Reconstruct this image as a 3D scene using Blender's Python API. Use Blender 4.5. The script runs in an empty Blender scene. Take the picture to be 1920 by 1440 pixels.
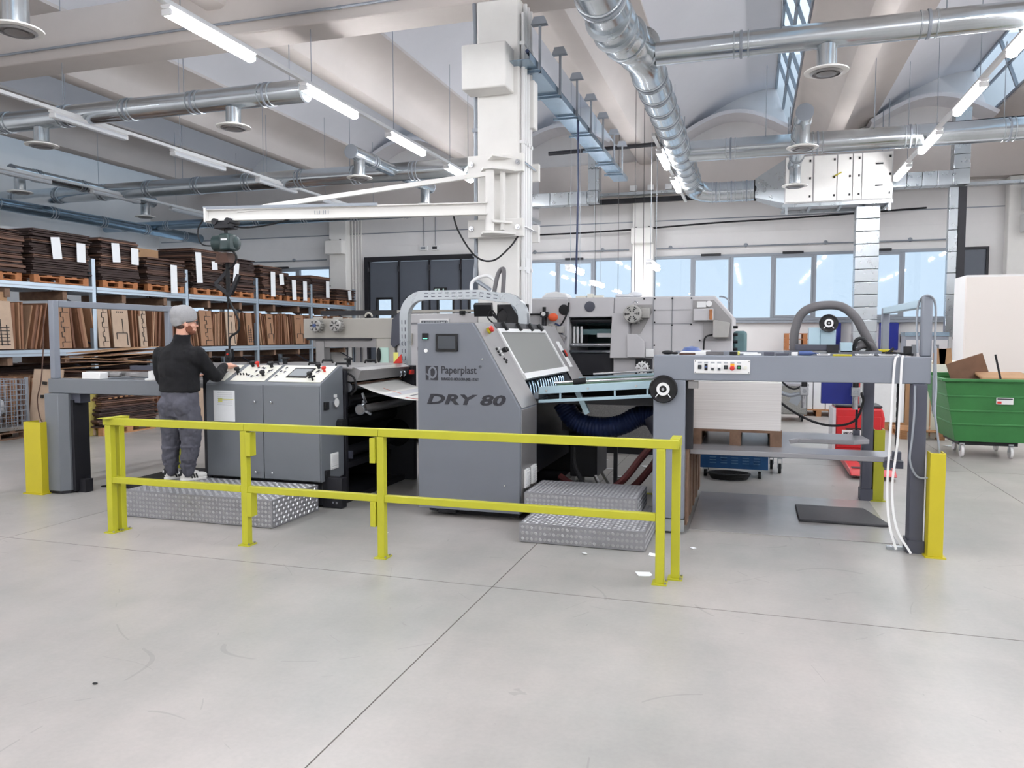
import bpy, bmesh, math, random
from mathutils import Vector, Matrix, Euler
random.seed(7)
S = bpy.context.scene
C = S.collection
# ------------------------------------------------------------------ camera
cam_d = bpy.data.cameras.new('camera'); cam = bpy.data.objects.new('camera', cam_d); C.objects.link(cam)
cam_d.sensor_width = 36.0; cam_d.lens = 36.0 * 1442.0 / 1920.0; cam_d.clip_end = 200
cam.matrix_world = Matrix(((0.95495, -0.018486, 0.296192, 0.0), (0.296768, 0.059486, -0.953095, 0.0), (0.0, 0.998058, 0.062292, 1.68), (0, 0, 0, 1)))
S.camera = cam
# ------------------------------------------------------------------ sky, exposure
W = bpy.data.worlds.new('overcast_sky'); S.world = W; W.use_nodes = True
bg = W.node_tree.nodes['Background']; bg.inputs[0].default_value = (0.645, 0.80, 0.985, 1); bg.inputs[1].default_value = 1.42
S.view_settings.view_transform = 'Standard'; S.view_settings.look = 'None'
S.view_settings.gamma = 1.0; S.view_settings.use_curve_mapping = False
S.view_settings.exposure = 0.45
LAMP = 64.0          # radiance of the lit ceiling lamps
cy = S.cycles
cy.use_denoising = True; cy.max_bounces = 7; cy.diffuse_bounces = 4; cy.glossy_bounces = 3; cy.transmission_bounces = 4
cy.use_adaptive_sampling = True; cy.adaptive_threshold = .065; cy.adaptive_min_samples = 10
cy.transparent_max_bounces = 8; cy.sample_clamp_indirect = 6.0; cy.caustics_reflective = False; cy.caustics_refractive = False
try:
    cy.denoiser = 'OPENIMAGEDENOISE'; cy.use_light_tree = False
except Exception: pass
R = math.radians; PI = math.pi
# ------------------------------------------------------------------ helpers
def lin(c): return tuple(((v/255.0)/12.92 if v/255.0 <= .04045 else ((v/255.0+.055)/1.055)**2.4) for v in c) + (1.0,)
MATS = {}
def mat(name, rgb, rough=.5, metal=0.0, var=0.0, scale=4.0, bump=0.0, bscale=60.0, emit=0.0, spec=None, stretch=None, rvar=0.0):
    m = bpy.data.materials.new(name); m.use_nodes = True; nt = m.node_tree; p = nt.nodes['Principled BSDF']
    c = lin(rgb); p.inputs['Base Color'].default_value = c; p.inputs['Roughness'].default_value = rough; p.inputs['Metallic'].default_value = metal
    if spec is not None: p.inputs['Specular IOR Level'].default_value = spec
    L = nt.links
    if var or bump or rvar:
        tc = nt.nodes.new('ShaderNodeTexCoord'); mp = nt.nodes.new('ShaderNodeMapping'); L.new(tc.outputs['Object'], mp.inputs[0])
        if stretch: mp.inputs['Scale'].default_value = stretch
    if var or rvar:
        n = nt.nodes.new('ShaderNodeTexNoise'); n.inputs['Scale'].default_value = scale; n.inputs['Detail'].default_value = 6; n.inputs['Roughness'].default_value = .62
        L.new(mp.outputs[0], n.inputs['Vector'])
    if var:
        r = nt.nodes.new('ShaderNodeValToRGB'); r.color_ramp.elements[0].position = .3; r.color_ramp.elements[1].position = .72
        r.color_ramp.elements[0].color = tuple(v*(1-var) for v in c[:3]) + (1,); r.color_ramp.elements[1].color = tuple(min(1, v*(1+var)) for v in c[:3]) + (1,)
        L.new(n.outputs['Fac'], r.inputs[0]); L.new(r.outputs[0], p.inputs['Base Color'])
    if rvar:
        mr = nt.nodes.new('ShaderNodeMapRange'); mr.inputs[1].default_value = .3; mr.inputs[2].default_value = .7
        mr.inputs[3].default_value = rough-rvar; mr.inputs[4].default_value = rough+rvar
        L.new(n.outputs['Fac'], mr.inputs[0]); L.new(mr.outputs[0], p.inputs['Roughness'])
    if bump:
        nb = nt.nodes.new('ShaderNodeTexNoise'); nb.inputs['Scale'].default_value = bscale; nb.inputs['Detail'].default_value = 3
        L.new(mp.outputs[0], nb.inputs['Vector']); b = nt.nodes.new('ShaderNodeBump'); b.inputs['Strength'].default_value = bump; b.inputs['Distance'].default_value = .01
        L.new(nb.outputs['Fac'], b.inputs['Height']); L.new(b.outputs[0], p.inputs['Normal'])
    if emit:
        p.inputs['Emission Color'].default_value = c; p.inputs['Emission Strength'].default_value = emit
    MATS[name] = m
    return m
def glassmat(name, tint, gloss=.1, rough=.03):
    m = bpy.data.materials.new(name); m.use_nodes = True; nt = m.node_tree
    for n in list(nt.nodes): nt.nodes.remove(n)
    o = nt.nodes.new('ShaderNodeOutputMaterial'); t = nt.nodes.new('ShaderNodeBsdfTransparent'); g = nt.nodes.new('ShaderNodeBsdfGlossy'); x = nt.nodes.new('ShaderNodeMixShader')
    t.inputs[0].default_value = tint + (1,); g.inputs['Roughness'].default_value = rough; g.inputs[0].default_value = (1, 1, 1, 1); x.inputs[0].default_value = gloss
    nt.links.new(t.outputs[0], x.inputs[1]); nt.links.new(g.outputs[0], x.inputs[2]); nt.links.new(x.outputs[0], o.inputs[0])
    MATS[name] = m
    return m
LOC = {}
def tag(o, label=None, cat=None, group=None, kind=None):
    if label: o['label'] = label
    if cat: o['category'] = cat
    if group: o['group'] = group
    if kind: o['kind'] = kind
    return o
def thing(name, label, cat, loc, group=None, kind=None):
    o = bpy.data.objects.new(name, None); C.objects.link(o); o.empty_display_size = .1
    o.location = loc; LOC[o.name] = Vector(loc)
    return tag(o, label, cat, group, kind)
def off_of(o):
    while o.parent is not None: o = o.parent
    return LOC.get(o.name, Vector(o.location))
class M:
    """collects shapes in world coordinates; build() links them as one mesh object"""
    def __init__(s): s.v = []; s.f = []
    def add(s, vs, fs):
        n = len(s.v); s.v += [Vector(v) for v in vs]; s.f += [tuple(i+n for i in f) for f in fs]; return s
    def b(s, x0, x1, y0, y1, z0, z1):
        return s.add([(x0,y0,z0),(x1,y0,z0),(x1,y1,z0),(x0,y1,z0),(x0,y0,z1),(x1,y0,z1),(x1,y1,z1),(x0,y1,z1)],
                     [(0,3,2,1),(4,5,6,7),(0,1,5,4),(1,2,6,5),(2,3,7,6),(3,0,4,7)])
    def ob(s, c, size, rot=(0,0,0)):
        m = Euler([R(a) for a in rot]).to_matrix(); c = Vector(c); h = [q/2 for q in size]
        pts = [c + m @ Vector((sx*h[0], sy*h[1], sz*h[2])) for sz in (-1,1) for sx,sy in ((-1,-1),(1,-1),(1,1),(-1,1))]
        return s.add(pts, [(0,3,2,1),(4,5,6,7),(0,1,5,4),(1,2,6,5),(2,3,7,6),(3,0,4,7)])
    def bar(s, p0, p1, w, h=None, up=(0,0,1)):
        """a rectangular bar from p0 to p1, w wide (sideways) and h tall"""
        h = w if h is None else h; p0 = Vector(p0); p1 = Vector(p1); d = (p1-p0).normalized(); u = Vector(up)
        if abs(d.dot(u)) > .98: u = Vector((0,1,0))
        sd = d.cross(u).normalized(); u = sd.cross(d).normalized()
        pts = [p + sd*a*w/2 + u*c*h/2 for p in (p0,p1) for a,c in ((-1,-1),(1,-1),(1,1),(-1,1))]
        return s.add(pts, [(0,1,2,3),(7,6,5,4),(0,4,5,1),(1,5,6,2),(2,6,7,3),(3,7,4,0)])
    def cyl(s, p0, p1, r, n=16, r1=None, cap=True):
        p0 = Vector(p0); p1 = Vector(p1); d = (p1-p0).normalized(); r1 = r if r1 is None else r1
        a = d.orthogonal().normalized(); c = d.cross(a)
        vs = []
        for p, q in ((p0, r), (p1, r1)):
            for i in range(n):
                t = 2*PI*i/n; vs.append(p + (a*math.cos(t) + c*math.sin(t))*q)
        fs = [(i, (i+1) % n, n+(i+1) % n, n+i) for i in range(n)]
        if cap: fs += [tuple(range(n-1, -1, -1)), tuple(range(n, 2*n))]
        return s.add(vs, fs)
    def tube(s, pts, r, n=8, cap=True, closed=False):
        pts = [Vector(p) for p in pts]; k = len(pts); rr = r if isinstance(r, (list, tuple)) else [r]*k
        vs = []; prev = None
        for i, p in enumerate(pts):
            d = (pts[(i+1) % k if closed else min(i+1, k-1)] - pts[i-1 if (closed or i) else 0]).normalized()
            if prev is None: a = d.orthogonal().normalized()
            else:
                a = prev - d*prev.dot(d)
                a = a.normalized() if a.length > 1e-6 else d.orthogonal().normalized()
            prev = a; c = d.cross(a)
            for j in range(n):
                t = 2*PI*j/n; vs.append(p + (a*math.cos(t)+c*math.sin(t))*rr[i])
        fs = []
        for i in range(k if closed else k-1):
            i2 = (i+1) % k
            for j in range(n): fs.append((i*n+j, i*n+(j+1) % n, i2*n+(j+1) % n, i2*n+j))
        if cap and not closed: fs += [tuple(range(n-1,-1,-1)), tuple(range((k-1)*n, k*n))]
        return s.add(vs, fs)
    def prism(s, poly, ax, a, b):
        """poly of (u,w) in the plane across axis ax ('x': (y,z), 'y': (x,z), 'z': (x,y)), extruded from a to b"""
        def P(u, w, t): return {'x': (t,u,w), 'y': (u,t,w), 'z': (u,w,t)}[ax]
        n = len(poly); vs = [P(u,w,a) for u,w in poly] + [P(u,w,b) for u,w in poly]
        fs = [(i,(i+1) % n, n+(i+1) % n, n+i) for i in range(n)] + [tuple(range(n-1,-1,-1)), tuple(range(n,2*n))]
        return s.add(vs, fs)
    def lathe(s, prof, org, axis=(0,0,1), n=20):
        """prof of (r,h) revolved round axis at org"""
        d = Vector(axis).normalized(); a = d.orthogonal().normalized(); c = d.cross(a); org = Vector(org)
        vs = []
        for r, h in prof:
            for j in range(n):
                t = 2*PI*j/n; vs.append(org + d*h + (a*math.cos(t)+c*math.sin(t))*max(r,1e-4))
        fs = []
        for i in range(len(prof)-1):
            for j in range(n): fs.append((i*n+j, i*n+(j+1) % n, (i+1)*n+(j+1) % n, (i+1)*n+j))
        fs += [tuple(range(n-1,-1,-1)), tuple(range((len(prof)-1)*n, len(prof)*n))]
        return s.add(vs, fs)
    def ell(s, c, r, n=16, rot=(0,0,0), k=10):
        m = Euler([R(a) for a in rot]).to_matrix(); c = Vector(c); vs = []
        for i in range(k+1):
            ph = PI*i/k
            for j in range(n):
                t = 2*PI*j/n
                vs.append(c + m @ Vector((r[0]*math.sin(ph)*math.cos(t), r[1]*math.sin(ph)*math.sin(t), r[2]*math.cos(ph))))
        fs = [(i*n+j, (i+1)*n+j, (i+1)*n+(j+1) % n, i*n+(j+1) % n) for i in range(k) for j in range(n)]
        return s.add(vs, fs)
    def build(s, name, m, parent=None, smooth=True, bev=0.0, label=None, cat=None, group=None, kind=None):
        me = bpy.data.meshes.new(name)
        if parent is None:
            xs = [v.x for v in s.v]; ys = [v.y for v in s.v]; o = Vector(((min(xs)+max(xs))/2, (min(ys)+max(ys))/2, min(v.z for v in s.v)))
        else: o = off_of(parent)
        me.from_pydata([v-o for v in s.v], [], s.f)
        bm = bmesh.new(); bm.from_mesh(me); bmesh.ops.recalc_face_normals(bm, faces=bm.faces)
        bm.to_mesh(me); bm.free()
        if smooth:
            me.shade_smooth(); me.set_sharp_from_angle(angle=R(32))
        me.materials.append(MATS[m] if isinstance(m, str) else m)
        ob = bpy.data.objects.new(name, me); C.objects.link(ob)
        if parent is None:
            ob.location = o; LOC[ob.name] = o.copy()
        else: ob.parent = parent
        if bev:
            md = ob.modifiers.new('edge', 'BEVEL'); md.width = bev; md.segments = 2; md.limit_method = 'ANGLE'; md.angle_limit = R(40)
        return tag(ob, label, cat, group, kind)
def children(o): return [x for x in C.objects if x.parent is o]
def copy_tree(o, loc=None, rz=None, label=None, group=None, parent=None):
    c = o.copy(); C.objects.link(c)
    if parent is not None: c.parent = parent
    for ch in list(o.children): copy_tree(ch, parent=c)
    if loc is not None: c.location = loc; LOC[c.name] = Vector(loc)
    if rz is not None: c.rotation_euler = (0,0,rz)
    if label: c['label'] = label
    if group: c['group'] = group
    return c
def arc(c, r, a0, a1, n=10, pl='xz'):
    out = []
    for i in range(n+1):
        t = R(a0+(a1-a0)*i/n); u, w = r*math.cos(t), r*math.sin(t)
        out.append({'xz': (c[0]+u, c[1], c[2]+w), 'yz': (c[0], c[1]+u, c[2]+w), 'xy': (c[0]+u, c[1]+w, c[2])}[pl])
    return out
def spline(pts, k=8):
    """points of a Catmull-Rom curve through pts"""
    P = [Vector(p) for p in pts]; P = [P[0]*2-P[1]] + P + [P[-1]*2-P[-2]]; out = []
    for i in range(1, len(P)-2):
        a, b, c, d = P[i-1:i+3]
        for j in range(k):
            t = j/k
            out.append(((b*2) + (c-a)*t + (a*2-b*5+c*4-d)*t*t + (b*3-a-c*3+d)*t**3)*.5)
    return out + [P[-2]]
def text(body, size, name, m, parent, origin, xdir=(1,0,0), up=(0,0,1), depth=.002, sx=1.0, shear=0.0, bold=0.0, align='LEFT', space=1.0):
    """flat lettering: text mesh with its baseline start at origin"""
    cu = bpy.data.curves.new(name, 'FONT'); cu.body = body; cu.size = size; cu.shear = shear; cu.offset = bold; cu.extrude = depth; cu.align_x = align; cu.resolution_u = 3; cu.space_character = space
    t = bpy.data.objects.new(name, cu); C.objects.link(t)
    dg = bpy.context.evaluated_depsgraph_get(); me = bpy.data.meshes.new_from_object(t.evaluated_get(dg)); bpy.data.objects.remove(t)
    X = Vector(xdir).normalized(); U = Vector(up).normalized(); N = X.cross(U); o = Vector(origin) - off_of(parent)
    for v in me.vertices:
        x, y, z = v.co; v.co = o + X*x*sx + U*y + N*z
    me.materials.clear(); me.materials.append(MATS[m]); me.name = name
    ob = bpy.data.objects.new(name, me); C.objects.link(ob); ob.parent = parent
    return ob
# ------------------------------------------------------------------ materials
mat('concrete_floor', (198,193,188), .32, var=.10, scale=.55, rvar=.07, stretch=(1,.6,1))
def floor_nodes():
    m = MATS['concrete_floor']; nt = m.node_tree; p = nt.nodes['Principled BSDF']; L = nt.links
    tc = nt.nodes.new('ShaderNodeTexCoord'); geo = nt.nodes.new('ShaderNodeNewGeometry')
    def noise(sc, det, st=(1,1,1)):
        mp = nt.nodes.new('ShaderNodeMapping'); mp.inputs['Scale'].default_value = st; L.new(geo.outputs['Position'], mp.inputs[0])
        n = nt.nodes.new('ShaderNodeTexNoise'); n.inputs['Scale'].default_value = sc; n.inputs['Detail'].default_value = det; n.inputs['Roughness'].default_value = .6; L.new(mp.outputs[0], n.inputs['Vector']); return n
    def ramp(n, a, b, c0, c1):
        r = nt.nodes.new('ShaderNodeValToRGB'); r.color_ramp.elements[0].position = a; r.color_ramp.elements[1].position = b
        r.color_ramp.elements[0].color = c0; r.color_ramp.elements[1].color = c1; L.new(n.outputs['Fac'], r.inputs[0]); return r
    def mul(a, b):
        x = nt.nodes.new('ShaderNodeMix'); x.data_type = 'RGBA'; x.blend_type = 'MULTIPLY'; x.inputs[0].default_value = 1.0
        L.new(a.outputs[0], x.inputs[6]); L.new(b.outputs[0], x.inputs[7]); w = nt.nodes.new('NodeReroute'); L.new(x.outputs[2], w.inputs[0]); return w
    a = ramp(noise(.5, 5, (1,.7,1)), .38, .64, lin((160,159,155)), lin((185,178,174)))
    b = ramp(noise(1.7, 6, (1,.45,1)), .36, .64, (.88,.89,.89,1), (1.0,1.0,1.0,1))
    c = ramp(noise(38, 4), .25, .65, (.93,.93,.93,1), (1,1,1,1))
    d = ramp(noise(.8, 3, (.5,3.5,1)), .3, .55, (.955,.95,.95,1), (1,1,1,1))
    o = mul(mul(mul(a, b), c), d)
    # thin curved tyre and pallet scratches: contour lines of slow noise, broken up by a second one
    for sc, st, wd, lo in ((.55,(1,1,1),.0016,.55), (.9,(1,.5,1),.0014,.6), (1.6,(.6,1.2,1),.002,.62)):
        n1 = noise(sc, 0, st); n2 = noise(sc*2.3+.7, 2, st)
        s1 = nt.nodes.new('ShaderNodeMath'); s1.operation = 'COMPARE'; s1.inputs[1].default_value = .5; s1.inputs[2].default_value = wd; L.new(n1.outputs['Fac'], s1.inputs[0])
        s2 = nt.nodes.new('ShaderNodeMath'); s2.operation = 'GREATER_THAN'; s2.inputs[1].default_value = lo; L.new(n2.outputs['Fac'], s2.inputs[0])
        s3 = nt.nodes.new('ShaderNodeMath'); s3.operation = 'MULTIPLY'; L.new(s1.outputs[0], s3.inputs[0]); L.new(s2.outputs[0], s3.inputs[1])
        s4 = nt.nodes.new('ShaderNodeMath'); s4.operation = 'MULTIPLY'; s4.inputs[1].default_value = .22; L.new(s3.outputs[0], s4.inputs[0])
        x = nt.nodes.new('ShaderNodeMix'); x.data_type = 'RGBA'; L.new(s4.outputs[0], x.inputs[0]); L.new(o.outputs[0], x.inputs[6]); x.inputs[7].default_value = lin((96,92,90)); w = nt.nodes.new('NodeReroute'); L.new(x.outputs[2], w.inputs[0]); o = w
    L.new(o.outputs[0], p.inputs['Base Color'])
    rr = nt.nodes.new('ShaderNodeMapRange'); rr.inputs[3].default_value = .27; rr.inputs[4].default_value = .46; L.new(noise(1.3, 5).outputs['Fac'], rr.inputs[0]); L.new(rr.outputs[0], p.inputs['Roughness'])
floor_nodes()
mat('joint_dark', (104,98,95), .95, spec=.1)
mat('white_wall', (236,234,233), .75, var=.03, scale=1.2)
mat('white_paint', (238,236,232), .6, var=.03, scale=3)
mat('roof_concrete', (206,198,193), .8, var=.05, scale=.7, bump=.05)
mat('roof_shell', (228,226,229), .8, var=.03, scale=.6)
mat('alu_frame', (150,156,164), .45, .3)
glassmat('window_glass', (.725,.735,.735), .03)
glassmat('skylight_glass', (.9,.92,.92), .04)
def hazy(name, rgb, k):
    m = glassmat(name, (.8,.8,.8), .16, .15); nt = m.node_tree; o = nt.nodes['Material Output']; g = o.inputs[0].links[0].from_node
    d = nt.nodes.new('ShaderNodeBsdfDiffuse'); d.inputs[0].default_value = lin(rgb); x = nt.nodes.new('ShaderNodeMixShader'); x.inputs[0].default_value = k
    nt.links.new(g.outputs[0], x.inputs[1]); nt.links.new(d.outputs[0], x.inputs[2]); nt.links.new(x.outputs[0], o.inputs[0])
hazy('acrylic', (170,170,168), .55)
mat('galvanized', (186,192,196), .3, .85, var=.035, scale=5, rvar=.06)
mat('duct_steel', (196,202,206), .2, .95, var=.08, scale=3, rvar=.06, stretch=(1,1,1))
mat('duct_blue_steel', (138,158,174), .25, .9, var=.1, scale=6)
mat('chrome', (205,208,212), .15, 1.0)
mat('steel_panel', (150,148,148), .38, .55, var=.05, scale=5)
mat('grey_paint', (112,116,122), .42, var=.025, scale=3, bump=.02, bscale=400)
mat('grey_paint_pale', (128,133,143), .42, var=.025, scale=3)
mat('dark_grey_paint', (74,76,88), .45, var=.03)
mat('black_paint', (30,30,36), .5, var=.1, scale=6)
mat('black_rubber', (24,24,27), .7)
mat('black_gloss', (18,18,22), .25)
mat('rail_yellow', (184,182,44), .4, var=.04, scale=6)
mat('guard_yellow', (194,180,36), .45, var=.04, scale=5)
mat('olive_yellow', (160,160,36), .45, var=.05)
mat('cream_panel', (226,224,212), .4)
mat('white_plastic', (232,232,232), .35)
mat('white_paper', (238,240,242), .7, var=.02, scale=12)
mat('red_plastic', (205,52,42), .35)
mat('screen_grey', (70,74,80), .18)
mat('screen_light', (150,154,158), .2)
mat('press_grey', (196,194,196), .5, var=.03, scale=3)
mat('press_beige', (176,172,164), .5, var=.03, scale=3)
mat('teal_machine', (92,122,126), .5, var=.1, scale=5)
mat('motor_grey', (172,170,166), .5, var=.06, scale=8)
mat('green_bin', (52,120,62), .5, var=.12, scale=3)
mat('blue_cabinet', (18,74,124), .42, var=.05)
mat('royal_blue', (30,44,140), .4)
mat('hose_blue', (34,48,86), .4)
mat('hose_grey', (104,102,104), .7, var=.05)
mat('hose_red', (86,36,36), .55, var=.2, scale=20)
mat('truck_red', (196,32,38), .38, var=.05)
mat('wood_pallet', (176,128,88), .75, var=.2, scale=14, stretch=(1,1,6))
mat('wood_pallet_dark', (122,96,78), .8, var=.2, scale=14)
mat('orange_wood', (172,112,70), .75, var=.15, scale=14)
mat('cardboard', (170,134,100), .85, var=.08, scale=5)
mat('cardboard_dark', (128,98,80), .85, var=.12, scale=5)
mat('die_board', (84,60,50), .75, var=.3, scale=9)
mat('die_board_light', (112,82,66), .75, var=.3, scale=7)
mat('dryer_grey', (112,116,125), .42, var=.025, scale=3)
for i, c in enumerate(((142,100,74),(128,88,64),(156,118,90),(112,74,54),(172,138,110))): mat('plywood_%d' % i, c, .7, var=.12, scale=6, stretch=(3,3,.6))
mat('pale_board', (188,164,142), .75, var=.1, scale=5)
mat('paper_sheet_print', (240,238,232), .5)
mat('lamp_on', (250,251,255), .4, emit=LAMP)
mat('lamp_off', (205,208,212), .35)
mat('bag_white', (226,228,232), .5, var=.04, bump=.25, bscale=9)
mat('belt_green', (76,112,88), .5)
mat('dark_door', (92,98,108), .5, var=.03)
mat('print_grey', (42,42,50), .5)
mat('ivory_wall', (232,224,218), .8)
mat('aluminium', (176,178,182), .32, .75, var=.12, scale=12, rvar=.08)
mat('floor_plate', (150,150,154), .3, .3, var=.06, scale=2)
mat('floor_film', (160,157,156), .22, var=.08, scale=2)
mat('tread_plate', (150,150,154), .42, .5, var=.12, scale=7)
mat('tread_bar', (190,190,192), .34, .7)
# ================================================================== THE HALL
XL, XR, YF, YB, ZT = -20.5, 12.0, -12.0, 23.0, 9.4
def struct(o): o['kind'] = 'structure'; return o
# floor: cast slabs parted by saw-cut joints, on a dark bed
fl = thing('floor', None, None, (0,0,-.25), kind='structure')
M().b(XL, XR, YF, YB, -.25, -.003).build('bed', 'joint_dark', fl)
jx = [XL+.02, -18.71, -14.44, -10.17, -5.90, -1.63, 2.64, 6.91, 11.18, XR]; jy = [YF, -7.0, -1.1, 4.8, 10.7, 16.6, YB]
for i in range(len(jx)-1):
    for j in range(len(jy)-1):
        M().b(jx[i]+.004, jx[i+1]-.004, jy[j]+.0055, jy[j+1]-.0055, -.0029, 0).build('slab', 'concrete_floor', fl)
# walls
def wall_with_holes(name, holes, x0, x1, z1, y0, y1, m='white_wall', top=None):
    """wall in the XZ plane; holes = (x0,x1,z0,z1) sorted by x and not overlapping in x"""
    w = M(); x = x0
    for a, b_, c, d in holes:
        if a > x: w.b(x, a, y0, y1, 0, z1)
        if c > 0: w.b(a, b_, y0, y1, 0, c)
        w.b(a, b_, y0, y1, d, z1); x = b_
    w.b(x, x1, y0, y1, 0, z1)
    return w.build(name, m, kind='structure', smooth=False)
HB = [(-19.6,-13.5,2.12,4.0), (-12.06,-7.7,0,4.15), (-6.85,-3.4,2.12,4.0), (-2.78,4.95,2.12,4.0), (5.12,5.85,0,4.0)]
wall_with_holes('wall_back', HB, XL, XR, ZT, YB, YB+.25)
M().b(XL-.25, XL, YF, YB+.25, 0, ZT).build('wall_left', 'white_wall', kind='structure')
M().b(XR, XR+.25, YF, YB+.25, 0, ZT).build('wall_right', 'white_wall', kind='structure')
M().b(XL, XR, YF-.25, YF, 0, ZT).build('wall_front', 'white_wall', kind='structure')
# shallow panel joints of the back wall, wall-top beam
for n, (z0, z1, y0) in enumerate(((5.02,5.05,22.99), (4.62,4.64,22.99))):
    M().b(-20.4, 11.9, y0, YB, z0, z1).build('trim_%d' % (n+1), 'alu_frame' if n == 0 else 'white_wall', kind='structure')
M().b(XL, XR, 22.62, YB, 5.75, 6.7).build('beam', 'roof_concrete', kind='structure')
# main beam across the hall with its corbelled column
M().prism([(10.1,6.2),(10.7,6.2),(10.72,6.3),(10.72,6.95),(10.08,6.95),(10.08,6.3)], 'x', XL, XR).build('beam', 'roof_concrete', kind='structure', bev=.02)
M().prism([(-2.5,6.2),(-1.9,6.2),(-1.88,6.3),(-1.88,6.95),(-2.52,6.95),(-2.52,6.3)], 'x', XL, XR).build('beam', 'roof_concrete', kind='structure', bev=.02)
colm = M().b(-3.64, -3.04, 10.1, 10.68, 0, 6.2).build('column', 'white_paint', kind='structure', bev=.025)
for x in (-13.05, -3.06, 6.5):
    M().b(x-.31, x+.31, 22.66, 22.99, 0, 5.74).build('column', 'white_paint', kind='structure', bev=.02)
for x, y in ((-14.9,10.22), (6.6,10.22), (6.6,-2.2), (-3.3,-2.2), (-13.05,-2.2)):
    M().b(x-.3, x+.3, y-.29, y+.29, 0, 6.2).build('column', 'white_paint', kind='structure', bev=.025)
# roof: Y-shaped wing beams, curved shells between them, one glazed flank per shed
half = [(.0,6.60),(.12,6.60),(.19,6.64),(.23,6.74),(.27,6.90),(.36,7.04),(.55,7.17),(.80,7.27)]
low = [(-.93,7.33)] + [(-u, w) for u, w in half[::-1]][:-1] + half[1:] + [(1.10,7.34)]
prof = low + [(1.10,7.42),(.5,7.36),(0,7.32),(-.5,7.36),(-.93,7.41)]
KX = [-3.0 + 4.85*k for k in range(-4, 4)]
for x in KX:
    if x < XL: continue
    M().prism([(max(XL+.01, min(XR-.01, x+u)), w) for u, w in prof], 'y', YF, 22.99).build('roof_beam', 'roof_concrete', kind='structure')
gw = 0
for i in range(len(KX)):
    xa = KX[i]+1.10; xt = KX[i]+4.85-1.33; xb = KX[i]+4.85-.93
    if xa > XR-.5: break
    lowp = [(xa-.04 + (xt+.04-xa)*t, 7.36 + 1.19*math.sin(t*PI/2)**.85) for t in [q/14 for q in range(15)]]
    M().prism(lowp + [(u, w+.07) for u, w in lowp[::-1]], 'y', YF, 22.99).build('roof_shell', 'roof_shell', kind='structure')
    if xb > XR: break
    gw += 1
    win = thing('window_%d' % (10+gw), None, None, (xb, 5.5, 7.38), kind='structure')
    fr = M(); nrm = Vector((1.17,0,.4)).normalized()
    P = lambda t, y: Vector((xb+(xt-xb)*t, y, 7.39+1.16*t))
    for t in (0.02, .5, .985): fr.bar(P(t, YF), P(t, 22.98), .05, .06, up=nrm)
    near = KX[i] in (KX[4], KX[5])
    ys = ([YF+.02] + ([-1.5, 3.0] if near else [0, 8, 16]) + ([7.6+1.2*q for q in range(12)] if near else []) + [22.97])
    for y in ys[1:-1]: fr.bar(P(0, y), P(1, y), .06, .07, up=nrm)
    fr.build('frame', 'alu_frame', win)
    for a, b_ in zip(ys[:-1], ys[1:]):
        for t0, t1 in ((.03,.49),(.51,.98)):
            q = [P(t0, a+.03), P(t0, b_-.03), P(t1, b_-.03), P(t1, a+.03)]
            M().add(q + [v - nrm*.012 for v in q], [(0,1,2,3),(7,6,5,4),(0,4,5,1),(1,5,6,2),(2,6,7,3),(3,7,4,0)]).build('pane', 'skylight_glass', win, smooth=False)
# arched gable rims where the sheds meet the back wall
for i in range(2, 7):
    a, b_ = KX[i]+1.0, KX[i]+4.85-.95; mid = (a+b_)/2
    pts = [(a + (b_-a)*t, 22.55, 7.22 + .55*math.sin(PI*t)) for t in [q/16 for q in range(17)]]
    g = M()
    for p, q in zip(pts[:-1], pts[1:]): g.bar(p, q, .9, .10)
    g.build('trim_%d' % (10+i), 'roof_shell', kind='structure')
# windows in the back wall
def ribbon(n, x0, x1, cells):
    w = thing('window_%d' % n, None, None, ((x0+x1)/2, YB, 2.12), kind='structure')
    f = M(); f.b(x0, x1, 22.93, 23.06, 2.12, 2.2).b(x0, x1, 22.93, 23.06, 3.92, 4.0)
    xs = [x0 + (x1-x0)*k/cells for k in range(cells+1)]
    for k, x in enumerate(xs): f.b(max(x0, x-.045), min(x1, x+.045), 22.94, 23.05, 2.2, 3.92)
    f.build('frame', 'alu_frame', w, bev=.006)
    M().b(x0-.06, x1+.06, 22.86, 23.0, 2.05, 2.115).build('window_sill', 'alu_frame', w)
    for k in range(cells):
        a, b_ = xs[k]+.045, xs[k+1]-.045
        if k % 2 == 1:
            M().b(a, b_, 22.92, 22.985, 2.2, 2.26).b(a, b_, 22.92, 22.985, 3.86, 3.92).b(a, a+.05, 22.92, 22.985, 2.26, 3.86).b(b_-.05, b_, 22.92, 22.985, 2.26, 3.86).build('sash', 'alu_frame', w, bev=.005)
            M().b((a+b_)/2-.3, (a+b_)/2+.25, 22.85, 22.93, 3.97, 4.03).build('opener', 'black_paint', w)
        M().b(a, b_, 22.99, 23.0, 2.2, 3.92).build('pane', 'window_glass', w, smooth=False)
ribbon(1, -2.78, 4.95, 7); ribbon(2, -6.85, -3.4, 3); ribbon(3, -19.6, -13.5, 5)
# opening rods above the windows
for n, (x0, x1) in enumerate(((-6.8,-3.5), (-2.7,4.9), (-19.5,-13.6))):
    rod = M().cyl((x0,22.9,4.22), (x1,22.9,4.22), .02, 8)
    k = int((x1-x0)/2.1)
    for q in range(k+1): rod.lathe([(.055,0),(.06,.03),(.02,.05)], (x0+.4+q*2.1, 22.99, 4.25), (0,-1,0), 10)
    rod.build('trim_%d' % (20+n), 'alu_frame', kind='structure')
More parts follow.
